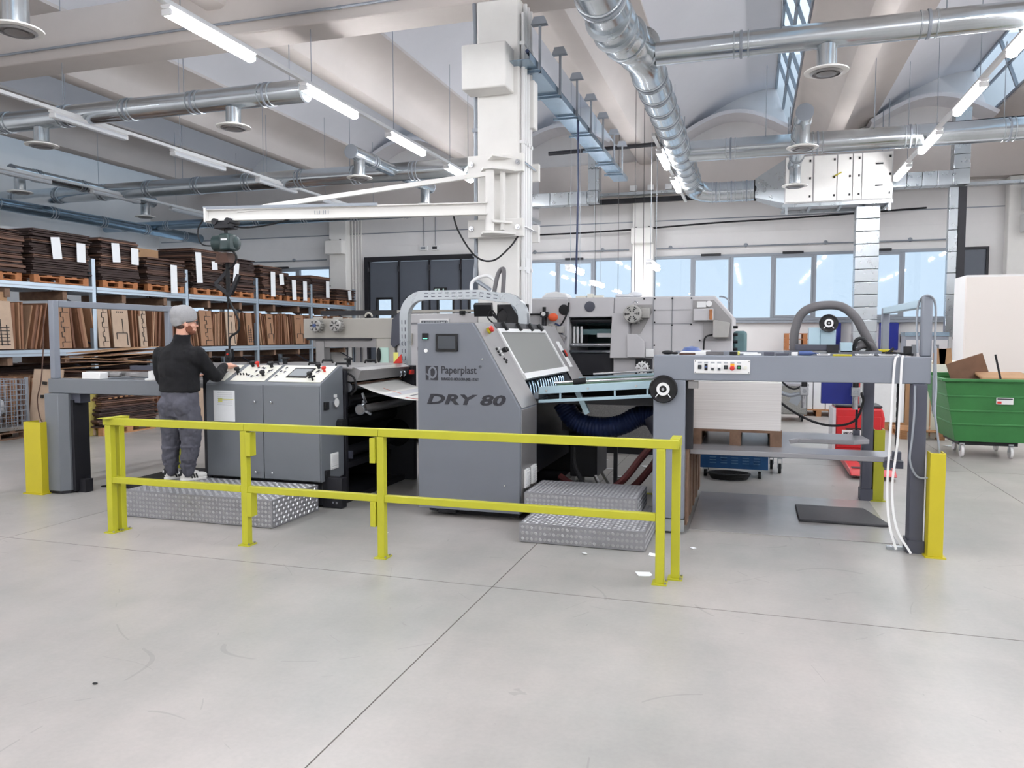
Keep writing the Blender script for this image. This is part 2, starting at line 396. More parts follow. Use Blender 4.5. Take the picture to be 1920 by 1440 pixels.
# folding dark door
d = thing('door_1', None, None, (-9.9, 22.98, 0), kind='structure')
M().b(-12.16,-12.02,22.8,23.1,0,4.25).b(-7.74,-7.6,22.8,23.1,0,4.25).b(-12.02,-7.74,22.8,23.1,4.1,4.25).build('door_frame', 'black_paint', d)
for k in range(4):
    x0 = -12.02 + k*1.07; x1 = x0+1.07; wz0, wz1 = 2.02, 2.9
    wa, wb = x0+.28, x1-.26
    lf = M().b(x0+.03, wa, 22.9, 22.97, .02, 4.08).b(wb, x1-.03, 22.9, 22.97, .02, 4.08).b(wa, wb, 22.9, 22.97, .02, wz0).b(wa, wb, 22.9, 22.97, wz1, 4.08).build('door_leaf', 'dark_door', d)
    M().b(wa-.04, wa+.03, 22.87, 22.98, wz0-.04, wz1+.04).b(wb-.03, wb+.04, 22.87, 22.98, wz0-.04, wz1+.04).b(wa, wb, 22.87, 22.98, wz0-.04, wz0+.03).b(wa, wb, 22.87, 22.98, wz1-.03, wz1+.04).build('window_gasket', 'black_rubber', lf, bev=.02)
    M().b(wa, wb, 22.93, 22.94, wz0, wz1).build('pane', 'window_glass', lf, smooth=False)
    M().b(x0-.02, x0+.03, 22.86, 22.98, .02, 4.1).build('hinge_post', 'black_paint', lf)
    for z in (.5, 2.0, 3.85): M().cyl((x0, 22.84, z-.08), (x0, 22.84, z+.08), .03, 8).build('hinge', 'black_paint', lf)
d = thing('door_2', None, None, (5.5, 22.98, 0), kind='structure')
M().b(5.14,5.2,22.85,23.05,0,4.0).b(5.78,5.84,22.85,23.05,0,4.0).b(5.2,5.78,22.85,23.05,3.94,4.0).build('door_frame', 'black_paint', d)
M().b(5.2,5.78,22.9,22.97,.02,3.94).build('door_leaf', 'dark_door', d)
# emergency exit plate on the door
ex = thing('exit_sign', 'small dark exit sign with running figure and down arrow on the dark folding door', 'sign', (-9.5,22.85,2.95))
M().b(-9.72,-9.28,22.86,22.89,2.98,3.22).build('plate', 'black_gloss', ex)
mat('sign_mint', (196,226,214), .5)
M().b(-9.69,-9.51,22.855,22.862,3.01,3.19).build('door_symbol', 'sign_mint', ex)
g = M().ell((-9.59,22.85,3.165), (.014,.004,.014), 8).bar((-9.595,22.85,3.15), (-9.61,22.85,3.09), .006, .028).bar((-9.61,22.85,3.09), (-9.575,22.85,3.065), .006, .016).bar((-9.575,22.85,3.065), (-9.585,22.85,3.02), .006, .014).bar((-9.61,22.85,3.09), (-9.655,22.85,3.05), .006, .014).bar((-9.6,22.85,3.14), (-9.56,22.85,3.115), .006, .012).bar((-9.6,22.85,3.14), (-9.645,22.85,3.12), .006, .012)
g.build('running_figure', 'black_gloss', ex)
M().prism([(-9.41,3.19),(-9.37,3.19),(-9.37,3.10),(-9.33,3.10),(-9.39,3.02),(-9.45,3.10),(-9.41,3.10)], 'y', 22.853, 22.861).build('arrow', 'sign_mint', ex)
# white covers on the columns, conduits
def cover(x, y, z, w, h, dp, label):
    t = thing('column_cover', label, 'cover box', (x, y, z), 'white boxes fixed to the columns')
    M().b(x-w/2, x+w/2, y-dp, y, z, z+h).build('box', 'white_paint', t, bev=.02)
    for s in (-.3, .3): M().cyl((x+s*w, y-dp*.5, z+h), (x+s*w, y-dp*.5, z+h+.04), .03, 10).build('plug', 'black_rubber', t)
cover(-3.42, 10.098, 4.93, .62, .58, .36, 'large white box fixed high on the front of the central white column')
cover(-3.06, 22.655, 4.35, .62, .44, .28, 'small white box on the wall pillar between the two window rows')
cover(-13.05, 22.655, 4.35, .62, .44, .28, 'small white box on the wall pillar beside the dark folding door')
def conduit(label, pts, r, name='conduit', m='white_plastic', clips=(), n=8):
    t = thing(name, label, 'conduit', pts[-1])
    M().tube(pts, r, n).build('tube', m, t)
    for c in clips: M().ob(c, (r*3.2, r*2.6, r*1.6)).build('clip', m, t)
    return t
conduit('white conduit running along the lower front edge of the main ceiling beam', [(-20.2,10.04,6.36),(-3.7,10.04,6.36)], .02, m='alu_frame', clips=[(-19+1.9*k,10.045,6.36) for k in range(8)])
conduit('grey conduit bending down the left edge of the white column', [(-3.7,10.16,6.3),(-3.69,10.15,6.1),(-3.675,10.15,5.8),(-3.675,10.15,2.7)] + spline([(-3.675,10.12,2.62),(-3.62,10.0,2.45),(-3.4,9.95,2.3),(-3.3,9.9,2.16)], 6), .03, m='alu_frame', clips=[(-3.665,10.15,z) for z in (4.5,2.8)])
for k, (dy, lb) in enumerate(((10.16,'front'), (10.26,'second'), (10.38,'third'), (10.52,'rearmost'))):
    conduit('white vertical conduit on the right side of the column, %s of four' % lb, [(-3.0,dy,6.15 if k else 6.0),(-3.0,dy,2.0 if k % 2 else 1.9)], .028, clips=[(-3.015,dy,z) for z in (5.6,4.3,2.6)])
M().b(-3.04,-2.97,10.2,10.4,2.55,2.75).build('junction_box', 'white_plastic', None, label='small white junction box low on the side of the central column', cat='box')
M().b(-3.04,-2.92,10.42,10.62,4.55,5.2).build('side_box', 'white_paint', None, bev=.015, label='narrow white box on the right flank of the central column', cat='box')
for k, x in enumerate((-12.66,-12.55,-12.44,-12.33)):
    conduit('thin grey pipe on the wall pillar by the folding door, %s from the pillar' % ('first','second','third','fourth')[k], [(x,22.95,5.6),(x,22.95,.3)], .022, m='white_paint', clips=[(x,22.97,z) for z in (5,3.5,2)])
for x, lb in ((-10.1,'plain white'), (-9.7,'dark fronted')):
    t = thing('wall_switch_box', lb+' switch box on the wall above the folding door', 'switch box', (x,22.98,4.5))
    M().b(x-.13,x+.13,22.92,22.995,4.42,4.56).build('box', 'white_plastic', t); M().cyl((x,22.98,4.56), (x,22.98,5.7), .012, 6).build('feed_pipe', 'alu_frame', t)
    M().b(x-.09,x+.07,22.915,22.921,4.45,4.53).build('face', 'black_paint' if x > -9.9 else 'alu_frame', t)

# ================================================================== LAMPS
TR = 5.37
def luminaire(on, label, x, y, group, z=TR):
    t = thing('linear_lamp', label, 'lamp', (x, y, z-.14), group)
    L2 = .78
    M().prism([(x-.04,z-.045),(x-.07,z-.02),(x-.07,z),(x+.07,z),(x+.07,z-.02),(x+.04,z-.045)], 'y', y-L2, y+L2).build('housing', 'white_plastic', t)
    M().prism([(x-.045,z-.046),(x-.06,z-.075),(x-.05,z-.115),(x-.02,z-.13),(x+.02,z-.13),(x+.05,z-.115),(x+.06,z-.075),(x+.045,z-.046)], 'y', y-L2+.03, y+L2-.03).build('diffuser', 'lamp_on' if on else 'lamp_off', t)
    for s in (-1, 1): M().b(x-.066,x+.066,y+s*(L2-.015)-.015,y+s*(L2-.015)+.015,z-.12,z-.046).build('end_cap', 'white_plastic', t, bev=.01)
    return t
ORD = ['first','second','third','fourth','fifth','sixth','seventh']
rows = {-6.3: ('left of the white column', 22), -1.8: ('beside the big spiral duct', 22), -.8: ('right over the viewpoint', 6.2), 3.12: ('by the right-hand skylight', 20.5), 8.0: ('along the right wall', 22), -11.0: ('above the storage racks', 22), -15.85: ('nearest the left wall', 22)}
for x, (wh, ye) in rows.items():
    t = thing('lighting_track', 'long white suspended lighting track '+wh, 'lighting track', (x,5,TR), 'suspended lighting tracks')
    for a_, b_ in (((14.6,ye),) if x == -1.8 else ((YF+1,ye),)): M().b(x-.035,x+.035,a_,b_,TR+.001,TR+.055).build('rail', 'white_plastic', t)
    for y in [-9+2.75*k for k in range(12)]:
        if y < ye and not (x == -1.8 and y < 14.7): M().cyl((x,y,TR+.055), (x,y,7.5), .006, 5).build('suspension_wire', 'alu_frame', t)
    vis = 0
    for k in range(-6, 6):
        y = 8.05 + 2.75*k
        if y+.8 > ye: continue
        on = x in (-6.3,-1.8,-.8,3.12,8.0) or y < 3
        if x == -1.8 and y < 15: continue
        inview = (x == -6.3 and y > 7) or (x == 3.12 and y > 9) or (x == -1.8 and y > 15) or (x < -10 and y > 9.5)
        if inview:
            vis += 1
            lb = ('bright' if on else 'unlit') + ' tube lamp on the track %s, %s from the front' % (wh, ORD[vis-1])
        else: lb = 'tube lamp above the view, track %s, %s from the entrance end' % (wh, (ORD+['eighth','ninth','tenth','eleventh','twelfth'])[k+6])
        luminaire(on, lb, x, y, 'ceiling lamps on the tracks')
for k, (x, y, z, lb) in enumerate(((-4.0,17.9,3.3,'left of three'), (-4.15,21.4,3.2,'far middle of three'), (-2.1,17.3,3.3,'right of three'))):
    t = luminaire(True, 'small bright tube lamp hanging low before the windows, %s' % lb, x, y, 'low hanging lamps over the press', z)
    for s in (-.5, .5): M().cyl((x,y+s,z), (x,y+s,{-4.0: 7.59, -4.15: 8.0}.get(x, 7.29)), .006, 5).build('suspension_wire', 'alu_frame', t)

# ================================================================== AIR DUCTS
def ringed(t, p0, p1, r, every=1.55, m='duct_steel'):
    """straight spiral duct between two points with paired joint rings"""
    p0 = Vector(p0); p1 = Vector(p1); d = (p1-p0); n = d.normalized(); Ln = d.length
    M().cyl(p0, p1, r, 28).build('pipe', m, t)
    k = max(1, int(Ln/every))
    for i in range(k):
        q = p0 + n*(Ln*(i+.5)/k)
        for s in (-.09, .09): M().lathe([(r,-.012),(r+.012,-.008),(r+.012,.008),(r,.012)], q+n*s, n, 28).build('joint_ring', 'galvanized', t)
        M().lathe([(r,-.02),(r+.016,-.015),(r+.016,.015),(r,.02)], q, n, 28).build('clamp', 'alu_frame', t)
def diffuser(name_lb, x, y, ztop, z, parent=None, r=.12, R2=.27):
    t = thing('round_diffuser', name_lb, 'air diffuser', (x,y,z), 'round ceiling air diffusers')
    M().cyl((x,y,ztop), (x,y,z+.05), r, 24).build('neck', 'duct_steel', t)
    M().lathe([(r,.06),(r+.05,.05),(R2,.015),(R2,0),(R2-.03,-.005)], (x,y,z), n=30).build('rim', 'white_paint', t)
    M().lathe([(.19,-.004),(.2,-.012),(.17,-.03),(.165,-.01)], (x,y,z), n=30).build('ring', 'steel_panel', t)
    M().lathe([(.12,-.006),(.12,-.03),(.06,-.045),(.0,-.045)], (x,y,z), n=24).build('core', 'steel_panel', t)
ZD = 5.5
t = thing('spiral_duct', 'long galvanized spiral duct crossing the upper left under the main beam', 'duct', (-13,10.75,ZD-.17), 'round steel ducts under the ceiling')
ringed(t, (-20.3,10.75,ZD), (-6.72,10.75,ZD), .175, 1.3)
M().lathe([(.178,-.01),(.17,.02),(.0,.025)], (-6.72,10.75,ZD), (1,0,0), 28).build('end_cap', 'galvanized', t)
t = thing('spiral_duct', 'galvanized spiral duct crossing the upper right towards the skylight', 'duct', (5,10.78,ZD-.15), 'round steel ducts under the ceiling')
ringed(t, (-1.3,10.78,ZD), (11.9,10.78,ZD), .16, 1.9)
t = thing('spiral_duct', 'second-row spiral duct spanning the right half before the air unit', 'duct', (5,16.6,ZD-.2), 'round steel ducts under the ceiling')
ringed(t, (-1.3,16.6,ZD), (11.9,16.6,ZD), .21, 1.5)
t = thing('spiral_duct', 'second-row spiral duct spanning the left half behind the jib crane', 'duct', (-12,16.6,ZD-.2), 'round steel ducts under the ceiling')
ringed(t, (-20.3,16.6,ZD), (-5.25,16.6,ZD), .21, 1.5)
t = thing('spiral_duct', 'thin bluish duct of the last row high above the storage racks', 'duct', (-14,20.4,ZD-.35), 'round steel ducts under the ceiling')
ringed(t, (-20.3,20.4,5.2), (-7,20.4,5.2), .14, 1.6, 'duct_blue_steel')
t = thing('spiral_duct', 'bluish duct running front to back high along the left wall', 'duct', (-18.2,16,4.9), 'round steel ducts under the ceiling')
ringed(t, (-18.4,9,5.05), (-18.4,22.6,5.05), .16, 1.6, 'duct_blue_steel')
# the big main duct with its swept offset
t = thing('main_spiral_duct', 'large shiny spiral duct running to the back with a swept offset bend', 'duct', (-1.5,15,ZD-.25))
ringed(t, (-1.74,-8,5.62), (-1.74,9.35,5.62), .29, .62)
M().tube(spline([(-1.74,9.3,5.62),(-1.74,9.75,5.62),(-1.7,10.15,5.58),(-1.58,10.5,5.52),(-1.5,10.95,ZD),(-1.5,11.4,ZD)], 6), [.29]*12+[.275]*6+[.25]*13, 28).build('swept_bend', 'duct_steel', t)
for y, x in ((9.55,-1.74),(9.95,-1.72),(10.3,-1.65),(10.75,-1.53)):
    M().lathe([(.27,-.02),(.305,-.015),(.305,.015),(.27,.02)], (x,y,5.57), (.25,1,-.05), 28).build('bend_seam', 'galvanized', t)
ringed(t, (-1.5,11.3,ZD), (-1.5,19.7,ZD), .245, .68)
M().tube(spline([(-1.5,19.6,ZD),(-1.5,20.0,ZD-.02),(-1.42,20.3,ZD-.1),(-1.2,20.42,ZD-.16),(-.9,20.45,ZD-.18)], 6), .25, 28).build('elbow', 'duct_steel', t)
ringed(t, (-1.1,20.45,ZD-.18), (.0,20.45,ZD-.18), .25, .36)
M().lathe([(.262,-.03),(.262,.03)], (.02,20.45,ZD-.18), (1,0,0), 28).build('black_collar', 'black_rubber', t)
for k, (x, y, zt, lb) in enumerate(((-8.05,10.75,ZD-.15,'under the upper left duct beside the jib crane'), (-12.05,10.75,ZD-.15,'under the upper left duct at the picture edge'), (.85,10.78,ZD-.13,'under the upper right duct below the skylight'))):
    diffuser('round air diffuser '+lb, x, y, zt, 5.04)
diffuser('round air diffuser in the top left corner, nearest of all', -7.75, 6.65, 5.75, 5.02, r=.13)
t = thing('spiral_duct', 'galvanized spiral duct just above the top left corner of the view', 'duct', (-12,6.65,5.7), 'round steel ducts under the ceiling')
ringed(t, (-20.3,6.65,5.9), (-7.2,6.65,5.9), .175, 1.3)
def branch(x, y0, y1, lb, cap_at):
    t = thing('branch_duct', lb, 'duct', (x,y0,ZD-.15), 'short branch ducts')
    ringed(t, (x,y0,ZD), (x,y1,ZD), .14, 1.0)
    q = y0 if cap_at == 0 else y1; s = -1 if cap_at == 0 else 1
    M().lathe([(.145,-.01),(.15,.02),(.0,.025)], (x,q,ZD), (0,s,0), 24).build('end_cap', 'alu_frame', t)
branch(-8.0, 14.5, 16.4, 'short branch duct with round cap pointing forward, left of the column', 0); diffuser('round air diffuser under the capped branch duct left of the column', -8.0, 14.85, ZD-.1, 5.02)
branch(.8, 14.3, 16.4, 'short branch duct with round cap pointing forward, before the air unit', 0); diffuser('round air diffuser under the capped branch duct before the air unit', .8, 14.75, ZD-.1, 5.0)
branch(.85, 16.8, 18.6, 'short branch duct behind the second-row duct, before the air unit', 1); diffuser('round air diffuser hanging right in front of the air unit', .85, 18.3, ZD-.1, 4.98)
branch(-8.0, 16.8, 18.6, 'short branch duct behind the second-row duct, left of the column', 1); diffuser('round air diffuser behind the jib arm left of the column', -8.0, 18.3, ZD-.1, 5.0)
for x, y, lb in ((-16.4,14.0,'over the front of the storage racks'), (-16.4,17.9,'over the middle of the storage racks')):
    diffuser('round air diffuser '+lb+', in the dark part', x, y, ZD+.05, 5.03)
branch(-16.4, 13.8, 16.4, 'branch duct in the dark part over the racks, front piece', 0); branch(-16.4, 16.8, 18.2, 'branch duct in the dark part over the racks, rear piece', 1)
# suspension rods of the ducts
for nm, y, xs in (('upper left duct',10.75,(-11.5,-9.0,-7.0)), ('upper right duct',10.78,(.3,2.2,3.6)), ('second-row right duct',16.6,(0.2,2.2,4.4,6.0)), ('second-row left duct',16.6,(-14,-11.5,-9.2,-6.2))):
    for k, x in enumerate(xs):
        M().cyl((x,y,ZD+.15), (x,y,7.1), .008, 5).build('hanger_rod', 'alu_frame', None, label='thin hanger rod of the %s, %s from its left end' % (nm, ORD[k]), cat='rod', group='duct hanger rods')
# black sprinkler pipes
for x0, x1, lb in ((-5.2,-2.2,'right of the central column'), (3.2,6.4,'under the right-hand skylight')):
    M().cyl((x0,20.0,6.48), (x1,20.0,6.53), .055, 10).build('black_pipe', 'black_paint', None, label='short black pipe under the roof '+lb, cat='pipe')
# air handling unit
t = thing('air_handling_unit', 'white panelled air handling unit hung under the roof before the windows', 'air unit', (1.9,20.5,4.85))
M().b(.7,3.08,20.0,21.1,4.87,6.0).build('casing', 'press_grey', t, bev=.01)
for x0, x1 in ((.72,1.32),(1.36,1.86),(1.88,2.2),(2.22,2.4),(2.42,3.06)):
    pn = M().b(x0,x1,19.975,20.0,4.9,5.97).build('access_panel', 'white_paint', t, bev=.006)
    for z in (5.02,5.45,5.86): M().b(x1-.07,x1-.03,19.955,19.975,z-.025,z+.025).build('latch', 'black_rubber', pn)
for z in (5.2,5.7): M().b(2.7,2.86,19.94,19.975,z-.015,z+.015).build('handle', 'black_rubber', t)
M().ob((1.87,19.968,5.5), (.22,.006,.03), (0,-28,0)).build('yellow_sticker', 'guard_yellow', t)
fr = M()
for y in (20.02,21.08): fr.b(.66,3.1,y-.04,y+.04,4.79,4.865)
for x in (.7,1.3,2.0,2.5,3.05): fr.b(x-.03,x+.03,20.06,21.04,4.8,4.86)
fr.build('carrying_frame', 'galvanized', t)
for x in (.75,3.03): M().b(x-.03,x+.03,20.0,20.06,4.62,4.79).build('frame_foot', 'galvanized', t)
M().add([(.02,20.2,5.1),(.02,20.7,5.1),(.02,20.7,5.56),(.02,20.2,5.56),(.7,20.02,4.9),(.7,21.0,4.9),(.7,21.0,5.95),(.7,20.02,5.95)], [(0,1,2,3),(7,6,5,4),(0,4,5,1),(1,5,6,2),(2,6,7,3),(3,7,4,0)]).build('transition_hood', 'galvanized', t, smooth=False)
for x, y in ((.8,20.1),(2.98,20.1),(.8,21.0),(2.98,21.0)): M().cyl((x,y,6.0), (x,y,7.2), .012, 6).build('hanger_rod', 'alu_frame', t)
# square ducts with cross-broken sheets
def square_duct(name, lb, secs, m='galvanized'):
    t = thing(name, lb, 'duct', secs[0][:3], 'square sheet metal ducts')
    for s in secs: M().b(*s[3:9]).build('section', m, t, bev=.008)
    return t
dr = [(2.6,20.4,1.2, 2.34,2.86,20.2,20.62, 4.78-(k+1)*.30, 4.78-k*.30-.012) for k in range(12)]
square_duct('drop_duct', 'vertical square duct coming down from the air unit before the window', dr)
sd = [(3.7,20.4,5.15, 3.1+k*.32,3.1+(k+1)*.32-.012,20.2,20.55,5.17,5.5) for k in range(4)] + [(4.5,20.4,5.2, 4.38,4.72,20.2,20.55,5.17,5.52),(4.5,20.4,5.5, 4.38,4.72,20.2,20.55,5.53,5.85),(4.5,20.4,5.9,4.38,4.72,20.2,20.55,5.86,6.9)]
square_duct('exhaust_duct', 'square duct leaving the air unit to the right and turning upward', sd)
sd = [(-5,21,5.3, -5.9+k*.52,-5.9+(k+1)*.52-.012,20.85,21.2,5.27,5.62) for k in range(3)] + [(-4.3,21,5.3,-4.34,-4.05,20.85,21.2,5.3,5.62),(-4.3,21,5.7,-4.32,-4.02,20.85,21.2,5.63,6.2),(-4.3,21,6.3,-4.32,-4.02,20.85,21.2,6.21,6.95)]
square_duct('supply_duct', 'square duct behind the central column bending up to the roof', sd)
sd = [(4.4,20.6,2, 4.36,4.55,20.42,20.62,5.16-(k+1)*.5,5.16-k*.5-.01) for k in range(7)]
square_duct('wall_duct', 'narrow square duct dropping beside the right end of the window row', sd)
M().b(4.56,4.72,20.42,20.62,1.6,5.15).build('black_pipe', 'black_paint', None, label='thick black vertical pipe beside the narrow wall duct', cat='pipe')
t = thing('wall_air_unit', 'white air unit half hidden behind the central column', 'air unit', (-6.2,21.2,4.9))
M().b(-6.7,-5.92,20.7,21.7,5.0,6.2).build('casing', 'press_grey', t, bev=.01); M().b(-6.7,-5.88,20.66,21.7,4.88,4.99).build('carrying_frame', 'galvanized', t)
# cable tray beside the column
t = thing('cable_tray', 'bluish perforated cable tray hung along the ceiling right of the column', 'cable tray', (-2.98,14,5.3))
tr = M().b(-3.14,-2.84,9.9,18.2,5.29,5.3); tr.b(-3.15,-3.14,9.9,18.2,5.29,5.38).b(-2.84,-2.83,9.9,18.2,5.29,5.38)
tr.build('channel', 'duct_blue_steel', t, smooth=False)
for y in (10.3,11.45,12.62,13.77,14.95,16.2,17.25):
    h = M().b(-2.82,-2.79,y-.02,y+.02,5.24,5.86).build('hanger', 'alu_frame', t)
    M().prism([(-2.92,5.87),(-2.70,5.87),(-2.74,5.97),(-2.88,5.97)], 'y', y-.05, y+.05).build('hanger_head', 'alu_frame', h)
    M().b(-3.2,-2.79,y-.025,y+.025,5.24,5.275).build('cross_arm', 'duct_blue_steel', h)
M().tube([(-2.87,9.9,5.4),(-2.87,13.5,5.4),(-2.86,16.8,5.38)], .025, 8).build('blue_hose', 'hose_blue', t)
conduit('thin blue air hose hanging from the cable tray towards the press', [(-2.87,13.0,5.35),(-2.86,13.0,4.2),(-2.9,13.02,2.4)], .018, 'air_hose', 'hose_blue')
for k, (x, y) in enumerate(((-1.95,14.5),(-2.4,16.5),(-3.2,19.2),(-3.9,19.8))):
    M().cyl((x,y,2.6), (x,y,7.6), .006, 5).build('cable', 'black_rubber', None, label='thin vertical cable before the windows, %s from the right' % ORD[k], cat='cable', group='hanging cables')
# long wavy cable and wall trays along the back wall
conduit('black cable strung along the back wall below the air unit', spline([(-8.2,22.6,4.78),(-6,22.6,4.72),(-3.5,22.6,4.76),(-1,22.6,4.86),(1,22.6,4.9),(4.3,22.6,5.02)], 6), .025, 'cable', 'black_rubber')
for k, (x0, x1, z, lb) in enumerate(((-5.9,-2.0,5.72,'right of the column'), (4.6,11,5.5,'at the right end'))):
    t = thing('wall_cable_tray', 'wall cable tray with bundled cables high on the back wall, '+lb, 'cable tray', ((x0+x1)/2,22.5,z))
    M().b(x0,x1,22.35,22.6,z,z+.012).b(x0,x1,22.34,22.355,z,z+.08).build('channel', 'galvanized', t, smooth=False)
    for q in range(3): M().tube(spline([(x0+.1,22.42+.05*q,z+.05),((x0+x1)/2,22.42+.05*q,z+.03+.03*q),(x1-.1,22.42+.05*q,z+.05)], 6), .022, 6).build('cable', ('black_rubber','hose_blue','alu_frame')[q], t)
    if k == 0:
        for q in range(3): M().b(-3.4+q*.5,-3.22+q*.5,22.3,22.4,z+.1,z+.25).build('terminal_box', 'white_plastic', t)
M().b(-6,5.2,22.52,22.615,5.52,5.66).build('trim_30', 'black_paint', kind='structure')

# ================================================================== JIB CRANE ON THE COLUMN
t = thing('jib_crane', 'white swivelling jib crane clamped to the central column with a long arm', 'crane', (-3.34,9.9,3.0))
for z, nm in ((3.88,'upper'), (3.02,'lower')):
    cl = M().b(-3.74,-2.95,9.99,10.08,z,z+.24).build('clamp_plate', 'white_paint', t, bev=.006)
    M().prism([(-3.55,9.99),(-3.05,9.99),(-3.12,9.86),(-3.3,9.72),(-3.42,9.72),(-3.5,9.86)], 'z', z+.02 if nm == 'lower' else z-.0, z+.05 if nm == 'lower' else z+.03).build('bracket', 'white_paint', cl)
    M().prism([(-3.45,9.99),(-3.1,9.99),(-3.3,9.75)], 'z', z+.17, z+.2).build('gusset', 'white_paint', cl)
    for x in (-3.68,-3.02): M().lathe([(.035,0),(.035,.03),(.015,.03),(.015,.05)], (x,9.99,z+.12), (0,-1,0), 8).build('bolt', 'chrome', cl)
    for x in (-3.7,-2.97): M().cyl((x,10.08,z+.14), (x,10.76,z+.14), .016, 8).build('tie_rod', 'chrome', cl)
    M().b(-3.76,-2.93,10.7,10.78,z,z+.24).build('back_plate', 'white_paint', cl)
M().cyl((-3.36,9.82,3.08), (-3.36,9.82,3.9), .06, 16).build('pivot', 'white_paint', t)
M().b(-3.24,-3.2,9.9,10.0,3.1,3.9).build('web', 'white_paint', t)
A0, A1 = Vector((-3.38,9.8,3.37)), Vector((-7.45,9.35,3.40))
ar = M(); sdv = (A1-A0).normalized().cross(Vector((0,0,1)))
ar.bar(A0+Vector((0,0,.075)), A1+Vector((0,0,.075)), .12, .014).bar(A0-Vector((0,0,.075)), A1-Vector((0,0,.075)), .12, .014).bar(A0, A1, .014, .14)
ar.build('arm', 'white_paint', t, smooth=False)
M().bar((-3.4,9.81,3.83), (-6.6,9.45,3.5), .05, .06).build('tie_bar', 'white_paint', t)
M().bar((-6.55,9.46,3.49), (-7.0,9.4,3.46), .06, .07).build('tie_anchor', 'white_paint', t)
M().bar((-4.9,9.58,3.47), (-7.5,9.3,3.5), .04, .04).build('cable_rail', 'alu_frame', t)
M().ob((-7.47,9.35,3.4), (.03,.16,.2), (0,0,6)).build('end_stop', 'white_paint', t)
g = M()
for q in (0,.035,.07,.13,.16,.2): g.ob((-5.82+q,9.515-.11*0+.11*q-.012,3.39), (.008,.003,.05), (0,0,6))
g.build('faded_marking', 'alu_frame', t)
# festoon cable of the crane
pts = []
P0 = [(-3.9,9.83,3.47),(-4.4,9.74,3.44),(-4.95,9.66,3.36),(-5.5,9.6,3.33),(-6.0,9.52,3.36),(-6.45,9.47,3.26),(-6.95,9.42,3.22),(-7.3,9.38,3.33)]
conduit('black festoon cable slung along the jib arm', spline(P0, 6), .012, 'festoon_cable', 'black_rubber')
conduit('black cable sagging from the jib arm to the column', spline([(-3.9,9.8,3.42),(-3.8,9.78,3.1),(-3.55,9.76,2.75),(-3.3,9.76,2.68),(-3.1,9.85,2.85),(-3.02,10.05,3.05)], 8), .012, 'festoon_cable', 'black_rubber')
# hoist
t = thing('electric_hoist', 'dark green electric chain hoist hanging from the end of the jib arm', 'hoist', (-7.2,9.38,2.7))
M().b(-7.32,-7.06,9.28,9.48,3.2,3.3).build('trolley', 'black_paint', t, bev=.01)
for x in (-7.3,-7.08): M().cyl((x,9.26,3.3), (x,9.5,3.3), .045, 12).build('trolley_wheel', 'black_paint', t)
M().cyl((-7.19,9.38,3.1), (-7.19,9.38,3.22), .025, 8).build('hook', 'black_paint', t)
mat('hoist_green', (40,58,58), .4)
M().lathe([(.06,-.2),(.11,-.18),(.12,-.05),(.12,.1),(.1,.17),(.05,.2)], (-7.19,9.38,3.0), (1,.15,0), 18).build('motor_body', 'hoist_green', t)
M().ob((-7.1,9.3,3.0), (.17,.2,.24)).build('gear_box', 'hoist_green', t, bev=.03)
M().b(-7.14,-7.04,9.195,9.2,3.02,3.045).build('white_plate', 'white_plastic', t)
M().prism([(-7.3,2.72),(-7.06,2.72),(-7.1,2.86),(-7.26,2.86)], 'y', 9.26, 9.46).build('chain_bag', 'die_board', t)
M().cyl((-7.16,9.36,2.3), (-7.16,9.36,2.75), .03, 8).build('chain', 'black_rubber', t)
M().bar((-7.15,9.36,2.62), (-7.36,9.34,2.42), .03, .05).build('vacuum_arm', 'black_paint', t)
M().bar((-7.36,9.34,2.42), (-7.12,9.36,2.26), .03, .05).build('vacuum_arm', 'black_paint', t)
M().bar((-7.1,9.34,2.28), (-6.93,9.3,2.54), .04, .06).build('grip_handle', 'black_paint', t)
conduit('black spiral control cable hanging from the hoist', spline([(-7.08,9.34,2.92),(-6.98,9.32,2.8),(-7.05,9.34,2.68),(-7.2,9.36,2.6),(-7.34,9.35,2.4),(-7.2,9.36,2.28),(-7.1,9.36,2.1),(-6.98,9.34,1.9),(-7.0,9.35,1.75),(-7.14,9.36,1.66),(-7.16,9.36,1.5)], 7), .016, 'control_cable', 'black_rubber')
conduit('thin black straight cable from the hoist down to its pendant', [(-7.17,9.36,2.3),(-7.17,9.36,1.5)], .008, 'control_cable', 'black_rubber')
t = thing('hoist_pendant', 'black hoist control pendant hanging above the machine console', 'remote control', (-7.16,9.36,1.2))
M().prism([(-7.21,1.22),(-7.12,1.22),(-7.1,1.36),(-7.12,1.5),(-7.2,1.5),(-7.22,1.36)], 'y', 9.32, 9.4).build('body', 'black_gloss', t, bev=.01)
for z in (1.3,1.36,1.42): M().cyl((-7.16,9.325,z), (-7.16,9.305,z), .016, 10).build('button', 'red_plastic' if z > 1.4 else 'black_rubber', t)
conduit('black cable loop hanging below the arm beside the hoist', spline([(-7.48,9.33,3.4),(-7.6,9.3,3.2),(-7.55,9.3,3.0),(-7.35,9.32,2.96)], 8), .01, 'festoon_cable', 'black_rubber')
